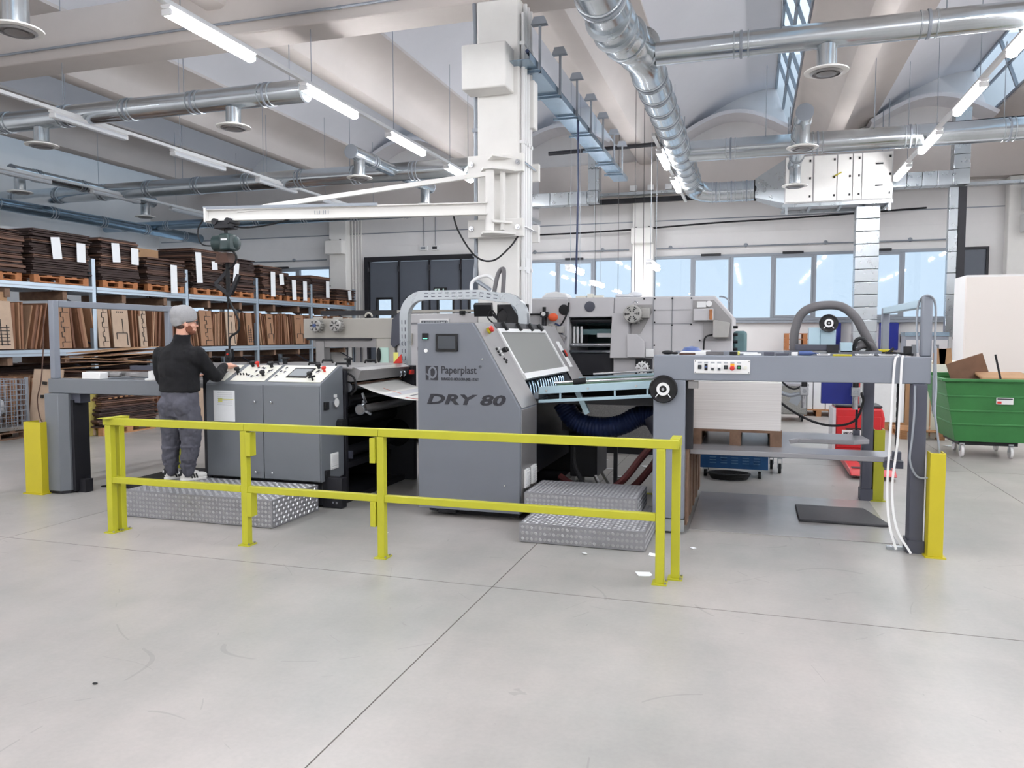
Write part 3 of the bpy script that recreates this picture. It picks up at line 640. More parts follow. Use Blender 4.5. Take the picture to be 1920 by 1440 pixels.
# ================================================================== YELLOW RAILING
t = thing('safety_railing', 'yellow two-rail safety railing standing before the grey machines', 'railing', (-2.9,5.2,0))
def post(x, y, z1=.925, w=.058):
    p = M().b(x-w/2, x+w/2, y-w/2, y+w/2, .008, z1).build('post', 'rail_yellow', t, bev=.004)
    M().b(x-.05, x+.05, y-.05, y+.06, 0, .009).build('base_plate', 'rail_yellow', p)
    for s in (-.035,.04): M().cyl((x+.04,y+s,.009), (x+.04,y+s,.02), .008, 6).build('bolt', 'steel_panel', p)
for x, y in ((-5.2,5.2),(-5.19,5.29),(-3.85,5.2),(-2.645,5.2),(-.565,5.2),(-.475,5.34)): post(x, y)
for x0, x1 in ((-5.17,-3.88),(-3.82,-2.675),(-2.615,-.595)): M().b(x0, x1, 5.175, 5.225, .43, .482).build('mid_rail', 'rail_yellow', t, bev=.004)
for x0, x1 in ((-5.25,-3.845),(-3.843,-2.662),(-2.66,-.45)): M().b(x0, x1, 5.172, 5.228, .926, .985).build('top_rail', 'rail_yellow', t, bev=.004)
M().b(-5.235,-5.14,5.1,5.36,.986,.99).b(-5.23,-5.145,5.229,5.36,.926,.986).build('end_return', 'rail_yellow', t, bev=.003)
M().b(-.51,-.445,5.229,5.42,.926,.99).build('end_return', 'rail_yellow', t, bev=.003)
M().b(-5.21,-5.17,5.23,5.26,.43,.482).build('mid_return', 'rail_yellow', t, bev=.003)
for x, z in ((-3.8,.725),(-3.8,.24),(-2.705,.725),(-2.705,.24)):
    M().b(x-.022, x+.022, 5.16, 5.24, z, z+.19).build('bracket', 'rail_yellow', t, bev=.003)
# ================================================================== TREAD PLATE STEPS
def lugs(o, u, w, nu, nw, nrm, pitch=.036, parent=None):
    """five-bar tread relief on the rectangle o + u*nu + w*nw: groups of raised bars in alternating directions"""
    g = M(); o, u, w, nrm = Vector(o), Vector(u), Vector(w), Vector(nrm)
    a = (u+w).normalized(); c = (u-w).normalized(); ku = int(nu/pitch); kw = int(nw/pitch); pu, pw = nu/ku, nw/kw
    for i in range(ku):
        for j in range(kw):
            p = o + u*(i+.5)*pu + w*(j+.5)*pw; d, e = (a, c) if (i+j) % 2 else (c, a)
            for q in (-1, 0, 1):
                m = p + e*q*.0072; h = d*(.0145 if q == 0 else .0115); b_ = e*.0022
                g.add([m-h-b_, m+h-b_, m+h+b_, m-h+b_, m-h*.8-b_*.4+nrm*.0018, m+h*.8-b_*.4+nrm*.0018, m+h*.8+b_*.4+nrm*.0018, m-h*.8+b_*.4+nrm*.0018], [(4,5,6,7),(0,1,5,4),(1,2,6,5),(2,3,7,6),(3,0,4,7)])
    ob = g.build('tread_relief', 'tread_bar', parent, smooth=False); ob['kind'] = 'stuff'
def step(name, lb, x0, x1, y0, y1, z0, z1):
    t = thing(name, lb, 'step', ((x0+x1)/2, (y0+y1)/2, z0), 'tread plate steps')
    a = M().b(x0, x1, y0, y1, z1-.006, z1).build('top_plate', 'tread_plate', t, bev=.002); lugs((x0+.01,y0+.01,z1), (1,0,0), (0,1,0), x1-x0-.02, y1-y0-.02, (0,0,1), parent=a)
    a = M().b(x0, x1, y0, y0+.006, z0+.005, z1-.006).build('front_plate', 'tread_plate', t); lugs((x0+.01,y0,z0+.01), (1,0,0), (0,0,1), x1-x0-.02, z1-z0-.02, (0,-1,0), parent=a)
    M().b(x0, x1, y1-.006, y1, z0, z1-.006).build('back_plate', 'tread_plate', t)
    for x in (x0, x1-.006): a = M().b(x, x+.006, y0+.006, y1-.006, z0+.005, z1-.006).build('side_plate', 'tread_plate', t)
    lugs((x1,y0+.01,z0+.01), (0,1,0), (0,0,1), y1-y0-.02, z1-z0-.02, (1,0,0), parent=a)
    M().b(x0+.01, x1-.01, y0+.008, y1-.01, z0, z0+.012).build('rubber_base', 'black_rubber', t)
step('step_platform', 'long tread plate platform the operator stands on', -5.55, -3.96, 5.7, 6.45, 0, .25)
step('step_platform', 'lower tread plate step at the right foot of the tall grey machine', -1.78, -.76, 5.93, 6.9, 0, .16)
step('step_platform', 'upper tread plate step resting on the lower one', -1.86, -.88, 6.35, 6.95, .16, .325)
# ================================================================== COATING UNIT WITH CONSOLE
t = thing('coating_machine', 'grey coating unit with sloped control console, rollers and black frame', 'machine', (-4.6,7.3,0))
cab = M().prism([(6.5,.26),(6.5,1.2),(6.515,1.22),(6.87,1.38),(6.93,1.38),(6.93,.26)], 'x', -5.26, -3.95).build('console_body', 'grey_paint', t, bev=.006)
for x0, x1, kx in ((-5.255,-4.592,-4.68),(-4.584,-3.96,-4.49)):
    dr = M().b(x0, x1, 6.488, 6.5, .27, 1.195).build('console_door', 'grey_paint', t, bev=.003)
    for z in (1.03,.33): M().lathe([(.012,0),(.012,.012),(.0,.016)], (kx,6.488,z), (0,-1,0), 10).build('lock', 'chrome', dr)
# slope frame: point on the console slope; u along X, s up the slope 0..1
SL0, SL1 = Vector((0,6.515,1.222)), Vector((0,6.87,1.382)); SN = Vector((0,-(SL1.z-SL0.z),SL1.y-SL0.y)).normalized(); SA = math.degrees(math.atan2(SL1.z-SL0.z, SL1.y-SL0.y))
def on_slope(x, s, h=0): p = SL0.lerp(SL1, s) + SN*h; return Vector((x, p.y, p.z))
def slope_box(x0, x1, s0, s1, h0, h1):
    m = M(); q = [on_slope(x, s, h) for h in (h0, h1) for x, s in ((x0,s0),(x1,s0),(x1,s1),(x0,s1))]
    return m.add(q, [(0,3,2,1),(4,5,6,7),(0,1,5,4),(1,2,6,5),(2,3,7,6),(3,0,4,7)])
for x0, x1 in ((-5.2,-5.06),(-5.0,-4.6),(-4.56,-3.965)):
    slope_box(x0, x1, .04, .95, .001, .006).build('control_plate', 'cream_panel', t, bev=.002)
scr = slope_box(-4.40,-4.17,.25,.78,.006,.014).build('touch_screen', 'black_gloss', t, bev=.002); slope_box(-4.385,-4.19,.33,.71,.014,.0155).build('display', 'screen_light', scr)
def star_knob(x, s):
    b = on_slope(x, s, .006); k = M().cyl(b, b+SN*.03, .016, 12)
    top = b+SN*.03
    for q in range(5):
        a = 2*PI*q/5; dv = Vector((math.cos(a),0,0)) + (SL1-SL0).normalized()*math.sin(a)
        k.cyl(top+dv*.014, top+dv*.014+SN*.025, .014, 8)
    k.build('star_knob', 'black_rubber', t)
for x, s in ((-4.93,.86),(-4.70,.84),(-4.68,.34),(-4.14,.8),(-4.13,.3),(-5.02,.5)): star_knob(x, s)
for x, s in ((-4.87,.86),(-4.04,.62)):
    b = on_slope(x, s, .006); e = M().cyl(b, b+SN*.03, .012, 10).build('emergency_stop', 'red_plastic', t); M().lathe([(.018,.03),(.024,.036),(.024,.05),(.016,.056)], b, SN, 14).build('mushroom_head', 'red_plastic', e)
for x, s in ((-4.83,.74),(-4.78,.74),(-4.75,.7),(-4.81,.55),(-4.84,.3),(-4.79,.26),(-4.74,.3),(-4.66,.56),(-4.64,.6),(-4.5,.75),(-4.52,.55),(-4.47,.52),(-4.52,.3),(-4.11,.55),(-4.1,.6),(-5.14,.45)):
    b = slope_box(x-.014, x+.014, s-.06, s+.06, .006, .016).build('push_button', 'white_plastic', t, bev=.003); slope_box(x-.009, x+.009, s-.035, s+.035, .016, .02).build('button_cap', 'black_rubber', b)
for k in range(4):
    b = on_slope(-4.985+k*.035, .36, .006); M().cyl(b, b+SN*.022, .007, 8).build('toggle', 'black_rubber', t)
b = on_slope(-4.07, .14, .006); M().cyl(b, b+SN*.03, .01, 8).bar(b+SN*.03+Vector((-.03,-.02,0)), b+SN*.035+Vector((.03,.01,.01)), .02, .02).build('lever_handle', 'black_rubber', t)
# job sheet in its sleeve on the left door
p = thing('job_sheet', 'white job sheet in a clear binder sleeve taped to the left console door', 'paper', (-5.02,6.486,.82))
M().b(-5.15,-4.915,6.4855,6.4875,.825,1.135).build('sheet', 'white_paper', p)
mat('highlight_yellow', (226,226,120), .6); mat('ink_grey', (170,174,180), .7)
M().b(-5.11,-5.06,6.485,6.4855,1.02,1.06).b(-5.11,-4.93,6.485,6.4855,1.045,1.052).build('marker_stripe', 'highlight_yellow', p)
g = M()
for q in range(7): g.b(-5.12,-4.94,6.4848,6.4854,1.11-q*.02,1.112-q*.02)
g.build('print_lines', 'ink_grey', p)
M().b(-5.165,-5.151,6.4853,6.4877,.825,1.135).build('binder_strip', 'white_plastic', p)
# right flank details
M().cyl((-3.945,6.76,1.02), (-3.925,6.76,1.02), .05, 20).build('gauge', 'chrome', t); M().cyl((-3.925,6.76,1.02), (-3.923,6.76,1.02), .043, 20).build('gauge_face', 'white_plastic', t)
M().b(-3.95,-3.93,6.745,6.775,1.07,1.1).build('gauge_tag', 'white_plastic', t)
for z in (1.0,.33): M().b(-3.95,-3.925,6.55,6.62,z-.04,z+.04).build('hinge', 'black_rubber', t, bev=.004)
v = M().b(-3.95,-3.935,6.66,6.8,.36,.52).build('vent', 'white_plastic', t, bev=.004)
for q in range(7): M().b(-3.936,-3.928,6.675,6.785,.375+q*.02,.385+q*.02).build('louver', 'white_plastic', v)
M().cyl((-3.95,6.83,.8), (-3.88,6.83,.8), .05, 14).build('hand_knob', 'black_rubber', t)
# frame, plinth, deck
M().b(-5.3,-3.86,6.62,8.2,.0,.05).build('floor_frame', 'black_paint', t)
M().b(-5.25,-3.98,6.56,6.64,.02,.27).b(-3.98,-3.77,6.56,6.66,.004,.3).build('plinth', 'black_paint', t, bev=.005)
for q in (-3.86,-3.82): M().cyl((q,6.562,.06), (q,6.55,.06), .012, 6).build('plinth_bolt', 'chrome', t)
M().prism([(-5.35,.05),(-3.93,.05),(-3.93,1.33),(-5.35,1.33)], 'y', 6.94, 6.99).build('side_plate', 'black_paint', t, bev=.006)
M().prism([(-5.35,.0),(-3.74,.0),(-3.74,1.34),(-5.35,1.34)], 'y', 8.18, 8.26).build('side_plate', 'black_paint', t, bev=.006)
M().cyl((-3.95,8.18,.55), (-3.95,8.165,.55), .16, 28).build('bearing_cover', 'black_gloss', t)
M().b(-5.38,-5.3,6.6,8.2,.05,1.3).build('rear_panel', 'black_paint', t)
M().b(-5.34,-3.86,6.96,8.24,1.341,1.365).build('deck', 'steel_panel', t, bev=.006)
M().prism([(-3.86,1.36),(-3.78,1.33),(-3.83,1.22),(-4.0,1.2),(-4.0,1.34)], 'y', 7.0, 8.17).build('outlet_hood', 'steel_panel', t)
M().prism([(-3.88,1.2),(-3.98,1.2),(-3.98,1.13),(-3.9,1.13)], 'y', 7.0, 8.17).build('scraper', 'cardboard_dark', t)
for x, z, r, m, nm in ((-3.93,1.155,.05,'chrome','outlet_roller'),(-4.02,1.02,.09,'black_gloss','coating_roller'),(-3.8,.93,.045,'steel_panel','lower_roller'),(-4.05,.8,.1,'black_gloss','coating_roller'),(-4.1,.45,.06,'black_paint','drive_shaft')):
    M().cyl((x,6.99,z), (x,8.18,z), r, 24).build(nm, m, t)
    if m != 'black_paint': M().cyl((x,7.0,z), (x,7.05,z), r*1.25, 20).build('roller_end', 'chrome' if m == 'steel_panel' else 'black_gloss', t)
M().bar((-3.78,7.06,1.02), (-3.8,7.06,.93), .03).bar((-3.8,7.06,.93), (-3.7,7.06,.88), .025).build('roller_arm', 'chrome', t)
M().bar((-3.78,7.02,1.1), (-3.74,7.02,1.0), .02).build('clamp_lever', 'chrome', t)
for y0 in (7.95,8.05): M().tube(arc((-3.82,y0,1.25), .035, -60, 200, 8), .009, 6).build('hook_lever', 'chrome', t)
M().b(-3.76,-3.73,8.1,8.18,1.24,1.29).build('red_block', 'red_plastic', t)
M().b(-4.9,-4.0,7.1,8.1,.3,.36).build('drip_tray', 'black_paint', t)
M().b(-4.3,-3.9,7.0,7.03,.42,.5).build('perforated_rail', 'dark_grey_paint', t)
M().tube(spline([(-3.93,7.0,1.3),(-3.86,7.0,1.25),(-3.84,7.0,1.15),(-3.9,7.0,1.08)], 6), .012, 6).build('cable', 'black_rubber', t)
for x, y in ((-4.85,7.05),(-4.35,7.05),(-4.0,7.0),(-4.7,7.9),(-4.2,8.0)):
    M().tube([(x-.07,y,1.366),(x-.06,y,1.4),(x+.06,y,1.4),(x+.07,y,1.366)], .012, 6).build('deck_handle', 'black_rubber', t)
for x in (-5.0,-4.2): M().cyl((x,7.5,1.365), (x,7.5,1.42), .025, 10).cyl((x,7.5,1.42), (x,7.5,1.44), .05, 12).build('deck_knob', 'black_rubber', t)
M().b(-3.72,-3.3,8.32,8.95,.02,1.33).build('rear_cabinet', 'grey_paint', t, bev=.006)
# printed sheet bridging the two machines
def sheet(name, rows, m, lb, cat):
    n = len(rows[0]); v = [p for r in rows for p in r]; f = [(i*n+j, i*n+j+1, (i+1)*n+j+1, (i+1)*n+j) for i in range(len(rows)-1) for j in range(n-1)]
    o = M().add(v, f).build(name, m, None, label=lb, cat=cat); sd = o.modifiers.new('thickness', 'SOLIDIFY'); sd.thickness = .0015; return o
def printed():
    m = MATS['paper_sheet_print']; nt = m.node_tree; L = nt.links; p = nt.nodes['Principled BSDF']; tc = nt.nodes.new('ShaderNodeTexCoord'); sp = nt.nodes.new('ShaderNodeSeparateXYZ'); L.new(tc.outputs['Generated'], sp.inputs[0])
    def band(o, a, b):
        g = nt.nodes.new('ShaderNodeMath'); g.operation = 'GREATER_THAN'; g.inputs[1].default_value = a; l = nt.nodes.new('ShaderNodeMath'); l.operation = 'LESS_THAN'; l.inputs[1].default_value = b
        x = nt.nodes.new('ShaderNodeMath'); x.operation = 'MULTIPLY'; L.new(o, g.inputs[0]); L.new(o, l.inputs[0]); L.new(g.outputs[0], x.inputs[0]); L.new(l.outputs[0], x.inputs[1]); return x.outputs[0]
    def both(a, b):
        x = nt.nodes.new('ShaderNodeMath'); x.operation = 'MULTIPLY'; L.new(a, x.inputs[0]); L.new(b, x.inputs[1]); return x.outputs[0]
    X, Y = sp.outputs[0], sp.outputs[1]; col = None
    for msk, c in ((band(X,.36,.46), (206,206,210)), (both(band(X,.52,.55), band(Y,.3,.62)), (96,96,100)), (both(band(Y,.3,.33), band(X,.22,.42)), (206,120,96)), (both(band(Y,.1,.16), band(X,.55,.8)), (190,92,84)), (both(band(Y,.42,.48), band(X,.72,.86)), (200,104,92))):
        x = nt.nodes.new('ShaderNodeMix'); x.data_type = 'RGBA'; L.new(msk, x.inputs[0]); x.inputs[7].default_value = lin(c)
        if col is None: x.inputs[6].default_value = lin((240,238,232))
        else: L.new(col, x.inputs[6])
        col = x.outputs[2]
    L.new(col, p.inputs['Base Color'])
printed()
prof = [(-3.96,1.20),(-3.85,1.165),(-3.7,1.11),(-3.5,1.062),(-3.3,1.035),(-3.1,1.03),(-2.93,1.045)]
sheet('printed_sheet', [[(x, 7.1+.95*q/6, z+.012*q/6) for q in range(7)] for x, z in prof], 'paper_sheet_print', 'white printed sheet sagging between the rollers and the tall grey machine', 'printed sheet')

# ================================================================== TALL DRYER UNIT
t = thing('dryer_machine', 'tall grey dryer cabinet with sloped hood, touch screen and dark lettering', 'machine', (-2.45,8,0))
FY = 6.55
M().prism([(-2.95,.075),(-1.955,.075),(-1.955,1.03),(-2.405,1.8),(-2.95,1.8)], 'y', FY, 7.1).build('front_cabinet', 'dryer_grey', t, bev=.006)
M().prism([(-2.945,.08),(-1.96,.08),(-1.96,1.028),(-2.407,1.795),(-2.945,1.795)], 'y', FY-.012, FY).build('front_panel', 'dryer_grey', t, bev=.003)
sv = Vector((-.45,0,.77)).normalized(); sn = Vector((.77,0,.45)).normalized()
def HP(s, y, h=0):          # point on the hood slope, s = 0 bottom .. 1 top
    return Vector((-1.955,y,1.03)).lerp(Vector((-2.405,y,1.8)), s) + sn*h
def hood_box(s0, s1, y0, y1, h0, h1):
    q = [HP(s, y, h) for h in (h0, h1) for s, y in ((s0,y0),(s0,y1),(s1,y1),(s1,y0))]
    return M().add(q, [(0,3,2,1),(4,5,6,7),(0,1,5,4),(1,2,6,5),(2,3,7,6),(3,0,4,7)])
hood_box(.0,1,6.575,7.1,.001,.008).build('slope_plate', 'steel_panel', t, bev=.002)
M().b(-1.955,-1.949,6.57,7.06,.1,1.02).build('flank_plate', 'steel_panel', t, bev=.002)
# hood behind with acrylic window
M().b(-2.95,-2.42,7.1,9.55,1.7,1.8).b(-2.95,-2.9,7.1,9.55,.4,1.7).build('rear_housing', 'grey_paint', t)
M().prism([(-2.9,.3),(-2.05,.3),(-2.05,1.0),(-2.3,1.3),(-2.9,1.3)], 'y', 7.12, 8.88).build('drum_housing', 'black_paint', t)
M().b(-2.75,-1.98,7.1,7.14,.08,1.0).build('inner_frame', 'black_paint', t); M().b(-2.75,-1.9,8.9,8.95,.08,1.1).build('inner_frame', 'black_paint', t)
M().prism([(-2.9,.08),(-1.97,.08),(-1.97,1.03),(-2.405,1.79),(-2.9,1.79)], 'y', 8.95, 9.55).build('rear_cabinet', 'grey_paint', t, bev=.006)
hood_box(.0,1,8.93,9.55,.001,.008).build('slope_plate', 'steel_panel', t, bev=.002)
for nm, q, m in (('top_bar',(.94,1.01,7.1,8.93,-.03,.012),'black_paint'),('window_frame',(.885,.93,7.12,8.92,-.01,.018),'white_plastic'),('window_frame',(.29,.36,7.12,8.92,-.015,.03),'white_plastic'),('window_frame',(.36,.885,7.12,7.165,-.01,.018),'white_plastic'),('window_frame',(.36,.885,8.875,8.92,-.01,.018),'white_plastic'),('window_pane',(.36,.885,7.165,8.875,-.002,.004),'acrylic')):
    hood_box(*q).build(nm, m, t)
for y in (7.35,7.85,8.3,8.7): hood_box(.9,1.0,y-.02,y+.02,.012,.045).build('window_clip', 'black_rubber', t)
M().prism([(-2.9,1.3),(-2.2,1.3),(-2.25,1.45),(-2.9,1.6)], 'y', 7.12, 8.9).build('inner_cover', 'die_board', t)
g = M(); random.seed(3)
for q in range(16):
    y = 7.25+q*.1; g.tube(spline([(-2.08,y,1.08),(-2.12,y+.03,1.2+.04*random.random()),(-2.2,y+.08*random.random(),1.22),(-2.25,y,1.12)], 4), .014, 6)
g.build('gripper_hose', 'duct_blue_steel', t)
M().bar((-1.98,7.15,1.1), (-2.02,8.85,1.12), .05, .05).build('gripper_bar', 'alu_frame', t)
M().bar((-1.95,7.2,1.04), (-1.98,8.8,1.05), .03, .04).build('guide_bar', 'chrome', t)
# controls on the slope
def hood_knob(s, y, r, h, m, nm): b = HP(s, y, .008); return M().cyl(b, b+sn*h, r, 12).build(nm, m, t)
e = hood_knob(.9,6.82,.03,.02,'guard_yellow','stop_collar'); b = HP(.9,6.82,.028); M().lathe([(.018,0),(.03,.01),(.03,.03),(.02,.036)], b, sn, 14).build('mushroom_head', 'red_plastic', e)
for s in (.68,.645,.61):
    for y in (6.76,6.83): hood_knob(s,y,.012,.014,'black_rubber' if y < 6.8 else 'white_plastic','push_button')
for y in (6.93,7.0): hood_knob(.66,y,.022,.035,'black_rubber','rotary_switch')
for s, y in ((.56,6.82),(.54,6.86),(.52,6.83)): hood_knob(s,y,.011,.014,'black_rubber','push_button')
hood_box(.35,.75,9.15,9.3,.008,.012).build('label_plate', 'white_plastic', t)
sw = hood_box(.5,.6,9.18,9.27,.012,.03).build('switch_plate', 'black_rubber', t); b = HP(.55,9.22,.03); M().bar(b-sv*.04, b+sv*.04, .03, .03, up=sn).build('red_lever', 'red_plastic', sw)
# front: screen, display, lettering
sc = M().b(-2.76,-2.545,FY-.03,FY-.012,1.54,1.70).build('touch_screen', 'black_gloss', t, bev=.003); M().b(-2.735,-2.565,FY-.0315,FY-.03,1.565,1.68).build('display', 'screen_grey', sc)
ds = M().b(-2.895,-2.835,FY-.025,FY-.012,1.645,1.705).build('counter', 'black_gloss', t, bev=.002); mat('teal_glow', (120,214,190), .4, emit=.4); M().b(-2.888,-2.842,FY-.0262,FY-.025,1.652,1.662).build('counter_bar', 'teal_glow', ds)
M().lathe([(.018,0),(.018,.006),(.0,.008)], (-2.862,FY-.012,1.545), (0,-1,0), 16).build('white_button', 'white_plastic', t)
for x, z in ((-2.31,1.47),(-2.1,.33),(-2.24,.12)): M().lathe([(.009,0),(.009,.008),(.0,.01)], (x,FY-.012,z), (0,-1,0), 10).build('lock', 'chrome', t)
lg = M().b(-2.865,-2.745,FY-.0145,FY-.012,1.275,1.405).build('logo_square', 'print_grey', t)
rg = M(); pts = [(-2.797+.034*math.cos(a), 1.345+.047*math.sin(a)) for a in [2*PI*q/28 for q in range(28)]]
rg.tube([(x, FY-.0145, z) for x, z in pts], .0095, 6, closed=True)
rg.bar((-2.826,FY-.0145,1.36), (-2.826,FY-.0145,1.277), .006, .019, up=(1,0,0)).bar((-2.862,FY-.0145,1.335), (-2.83,FY-.0145,1.315), .006, .012)
o = rg.build('logo_letter', 'dryer_grey', lg)
for v_ in o.data.vertices: v_.co.y = (FY-.0152 - off_of(lg).y) + (v_.co.y - (FY-.0145-off_of(lg).y))*.12
text('Paperplast', .098, 'maker_name', 'print_grey', t, (-2.715,FY-.0125,1.338), sx=.85, bold=.001)
text('\u00ae', .035, 'maker_mark', 'print_grey', t, (-2.345,FY-.0125,1.39))
text('BURAGO DI MOLGORA (MB) - ITALY', .036, 'maker_town', 'print_grey', t, (-2.712,FY-.0125,1.275), sx=.62, bold=.0004)
text('DRY 80', .125, 'model_name', 'print_grey', t, (-2.862,FY-.0125,1.058), sx=1.83, shear=.22, bold=.0045, space=1.02)
for y in (6.6,6.83):
    v = M().b(-1.949,-1.925,y+.02,y+.16,.3,.47).build('vent', 'white_plastic', t, bev=.004)
    for q in range(7): M().b(-1.926,-1.918,y+.035,y+.145,.318+q*.02,.328+q*.02).build('louver', 'white_plastic', v)
M().b(-2.8,-2.02,6.72,9.4,.0,.075).build('plinth', 'black_paint', t)
M().b(-2.78,-2.6,6.6,6.74,.03,.06).cyl((-2.78,6.6,.05), (-2.86,6.6,.06), .012, 8).build('foot_pedal', 'black_paint', t)
# galvanised cable tray arch over the machines
t = thing('cable_arch', 'galvanized cable tray bent in an arch from coating unit to dryer', 'cable tray', (-4.2,8.9,1.3))
path = [(-4.2,8.9,.9),(-4.2,8.9,1.9)] + arc((-3.93,8.9,1.92), .27, 180, 90, 8) + [(-3.2,8.9,2.19),(-2.93,8.9,2.15)] + arc((-2.88,8.9,1.9), .25, 90, 0, 8) + [(-2.63,8.9,1.7)]
PV = [Vector(p) for p in path]; nk = len(PV); NV = []
for i in range(nk):
    d = (PV[min(i+1, nk-1)] - PV[max(i-1, 0)]).normalized(); NV.append(Vector((-d.z, 0, d.x)))
def strip(a0, y0, a1, y1):
    m = M(); v = []
    for p, n in zip(PV, NV): v += [p+n*a0+Vector((0,y0,0)), p+n*a1+Vector((0,y1,0))]
    return m.add(v, [(2*i, 2*i+1, 2*i+3, 2*i+2) for i in range(nk-1)])
for q in ((-.055,0,.055,0), (.055,0,.055,.1), (-.055,0,-.055,.1)):
    o = strip(*q).build('tray_side', 'galvanized', t, smooth=False); sd = o.modifiers.new('thickness', 'SOLIDIFY'); sd.thickness = .003
    if q[3] == 0: base = o
for p, q in zip(PV[:-1], PV[1:]):
    d = q-p
    if d.length < .25: continue
    n = Vector((-d.z, 0, d.x)).normalized(); u = d.normalized(); k = int(d.length/.09); sl = M()
    for j in range(k):
        for s_ in (-.022, .022):
            c = p + d*((j+.5)/k) + n*s_ + Vector((0,-.004,0)); sl.bar(c-u*.025, c+u*.025, .003, .01, up=n)
    sl.build('slot', 'dark_grey_paint', base, smooth=False)
conduit('white corrugated hose looping over the cable arch at the column', spline([(-3.05,8.95,2.2),(-3.0,9.0,2.32),(-3.12,9.02,2.42),(-3.3,9.0,2.36),(-3.32,8.98,2.22)], 7), .022, 'corrugated_hose', 'white_plastic')
conduit('grey corrugated hose dropping onto the cable arch at the column', spline([(-2.9,8.95,2.16),(-2.9,9.0,2.45),(-2.94,9.05,2.5),(-2.98,9.0,2.42),(-3.02,8.95,2.17)], 7), .028, 'corrugated_hose', 'hose_grey')
# crank and swing levers at the dryer's left rear
t = thing('crank_lever', 'black crank handle and bracket at the left edge of the dryer', 'crank', (-3.1,7.4,1.25))
M().b(-3.2,-3.14,7.38,7.46,1.35,1.7).build('bracket', 'press_grey', t, bev=.005)
M().tube([(-3.28,7.35,1.52),(-3.28,7.35,1.42),(-3.24,7.35,1.36),(-3.05,7.35,1.36)], .018, 8).build('crank', 'black_rubber', t)
M().ell((-3.28,7.35,1.55), (.03,.03,.055)).build('grip', 'black_rubber', t)
M().cyl((-3.2,7.4,1.75), (-3.05,7.4,1.77), .025, 10).build('spindle', 'black_rubber', t); M().cyl((-3.05,7.4,1.72), (-3.05,7.4,1.82), .03, 12).build('valve', 'chrome', t)
M().tube(spline([(-3.05,7.38,1.5),(-3.0,7.36,1.45),(-3.02,7.36,1.35),(-2.98,7.36,1.2),(-3.0,7.36,1.08)], 6), .008, 6).build('coil_hose', 'royal_blue', t)
t = thing('warning_tag', 'orange tag standing on the coating unit by the cable arch', 'tag', (-3.85,8.1,1.365))
M().prism([(-3.95,1.366),(-3.84,1.366),(-3.85,1.47)], 'y', 8.08, 8.1).build('tag', 'red_plastic', t); M().b(-3.96,-3.9,8.11,8.12,1.366,1.49).build('card', 'highlight_yellow', t)
# ================================================================== CONVEYOR BRIDGE
t = thing('sheet_conveyor', 'inclined sheet conveyor with pale rails between dryer and feeder', 'conveyor', (-1.4,8,1.0))
def inc(x): return 1.155 + (x+1.94)*.072
x0, x1 = -1.93, -.8
def rail(nm, y0, y1, dz0, dz1, m, xa=x0, xb=x1):
    return M().add([(xa,y0,inc(xa)+dz0),(xb,y0,inc(xb)+dz0),(xb,y1,inc(xb)+dz0),(xa,y1,inc(xa)+dz0),(xa,y0,inc(xa)+dz1),(xb,y0,inc(xb)+dz1),(xb,y1,inc(xb)+dz1),(xa,y1,inc(xa)+dz1)], [(0,3,2,1),(4,5,6,7),(0,1,5,4),(1,2,6,5),(2,3,7,6),(3,0,4,7)]).build(nm, m, t, bev=.003)
mat('pale_rail', (178,204,216), .35, .3)
rail('side_rail', 7.06, 7.1, -.03, .04, 'pale_rail'); rail('side_rail', 8.85, 8.89, -.03, .04, 'pale_rail'); rail('lower_rail', 7.06, 7.1, -.115, -.085, 'pale_rail')
rail('table', 7.1, 8.85, .0, .012, 'steel_panel')
for y in (7.25,7.55,7.85,8.15,8.45,8.72): rail('belt', y-.045, y+.045, .012, .02, 'belt_green')
M().cyl((-1.75,8.82,inc(-1.75)+.07), (-.82,8.82,inc(-.82)+.075), .014, 10).build('guide_rod', 'chrome', t)
M().cyl((-1.85,7.35,inc(-1.85)+.06), (-.82,7.5,inc(-.82)+.05), .012, 10).build('guide_rod', 'chrome', t)
M().cyl((-1.62,7.2,inc(-1.6)+.06), (-1.5,7.2,inc(-1.5)+.07), .03, 12).build('stop_knob', 'black_rubber', t)
for x in (-1.72,-1.2,-.9): M().b(x-.008,x+.008,7.07,7.09,inc(x)-.09,inc(x)-.03).build('spacer', 'pale_rail', t)
for x in (-1.85,-1.45,-1.0): M().cyl((x,7.06,inc(x)), (x,7.05,inc(x)), .01, 8).build('screw', 'chrome', t)
M().bar((-1.62,7.3,inc(-1.62)), (-1.5,7.3,.93), .05, .05).build('air_nozzle', 'pale_rail', t)
M().b(-1.9,-.85,7.3,8.7,1.02,1.1).build('belt_box', 'black_paint', t)
# ================================================================== FEEDER
def handwheel(parent, c, r=.118, m='black_gloss'):
    """black disc wheel with white dial ring, facing -Y"""
    x, y, z = c
    h = M().lathe([(r*.95,0),(r,-.01),(r,-.03),(r*.93,-.04),(r*.55,-.035),(r*.1,-.05)], c, (0,1,0), 32).build('handwheel', m, parent)
    rg = M(); rg.lathe([(r*.26,-.042),(r*.26,-.052),(r*.46,-.052),(r*.46,-.036)], c, (0,1,0), 28); rg.build('dial_ring', 'white_plastic', h)
    M().lathe([(r*.1,-.05),(r*.1,-.06),(.0,-.06)], c, (0,1,0), 12).build('hub', 'chrome', h)
    for s in (-1,1): M().bar((x+s*r*.36,y-.048,z-r*.36), (x+s*r*.52,y-.044,z-r*.58), .006, .007).build('dial_mark', 'white_plastic', h)
t = thing('sheet_feeder', 'grey sheet feeder portal with white button panel and black handwheel', 'machine', (.3,7.5,0))
M().b(-.785,-.52,6.57,8.5,.13,1.31).build('column_cabinet', 'grey_paint_pale', t, bev=.006)
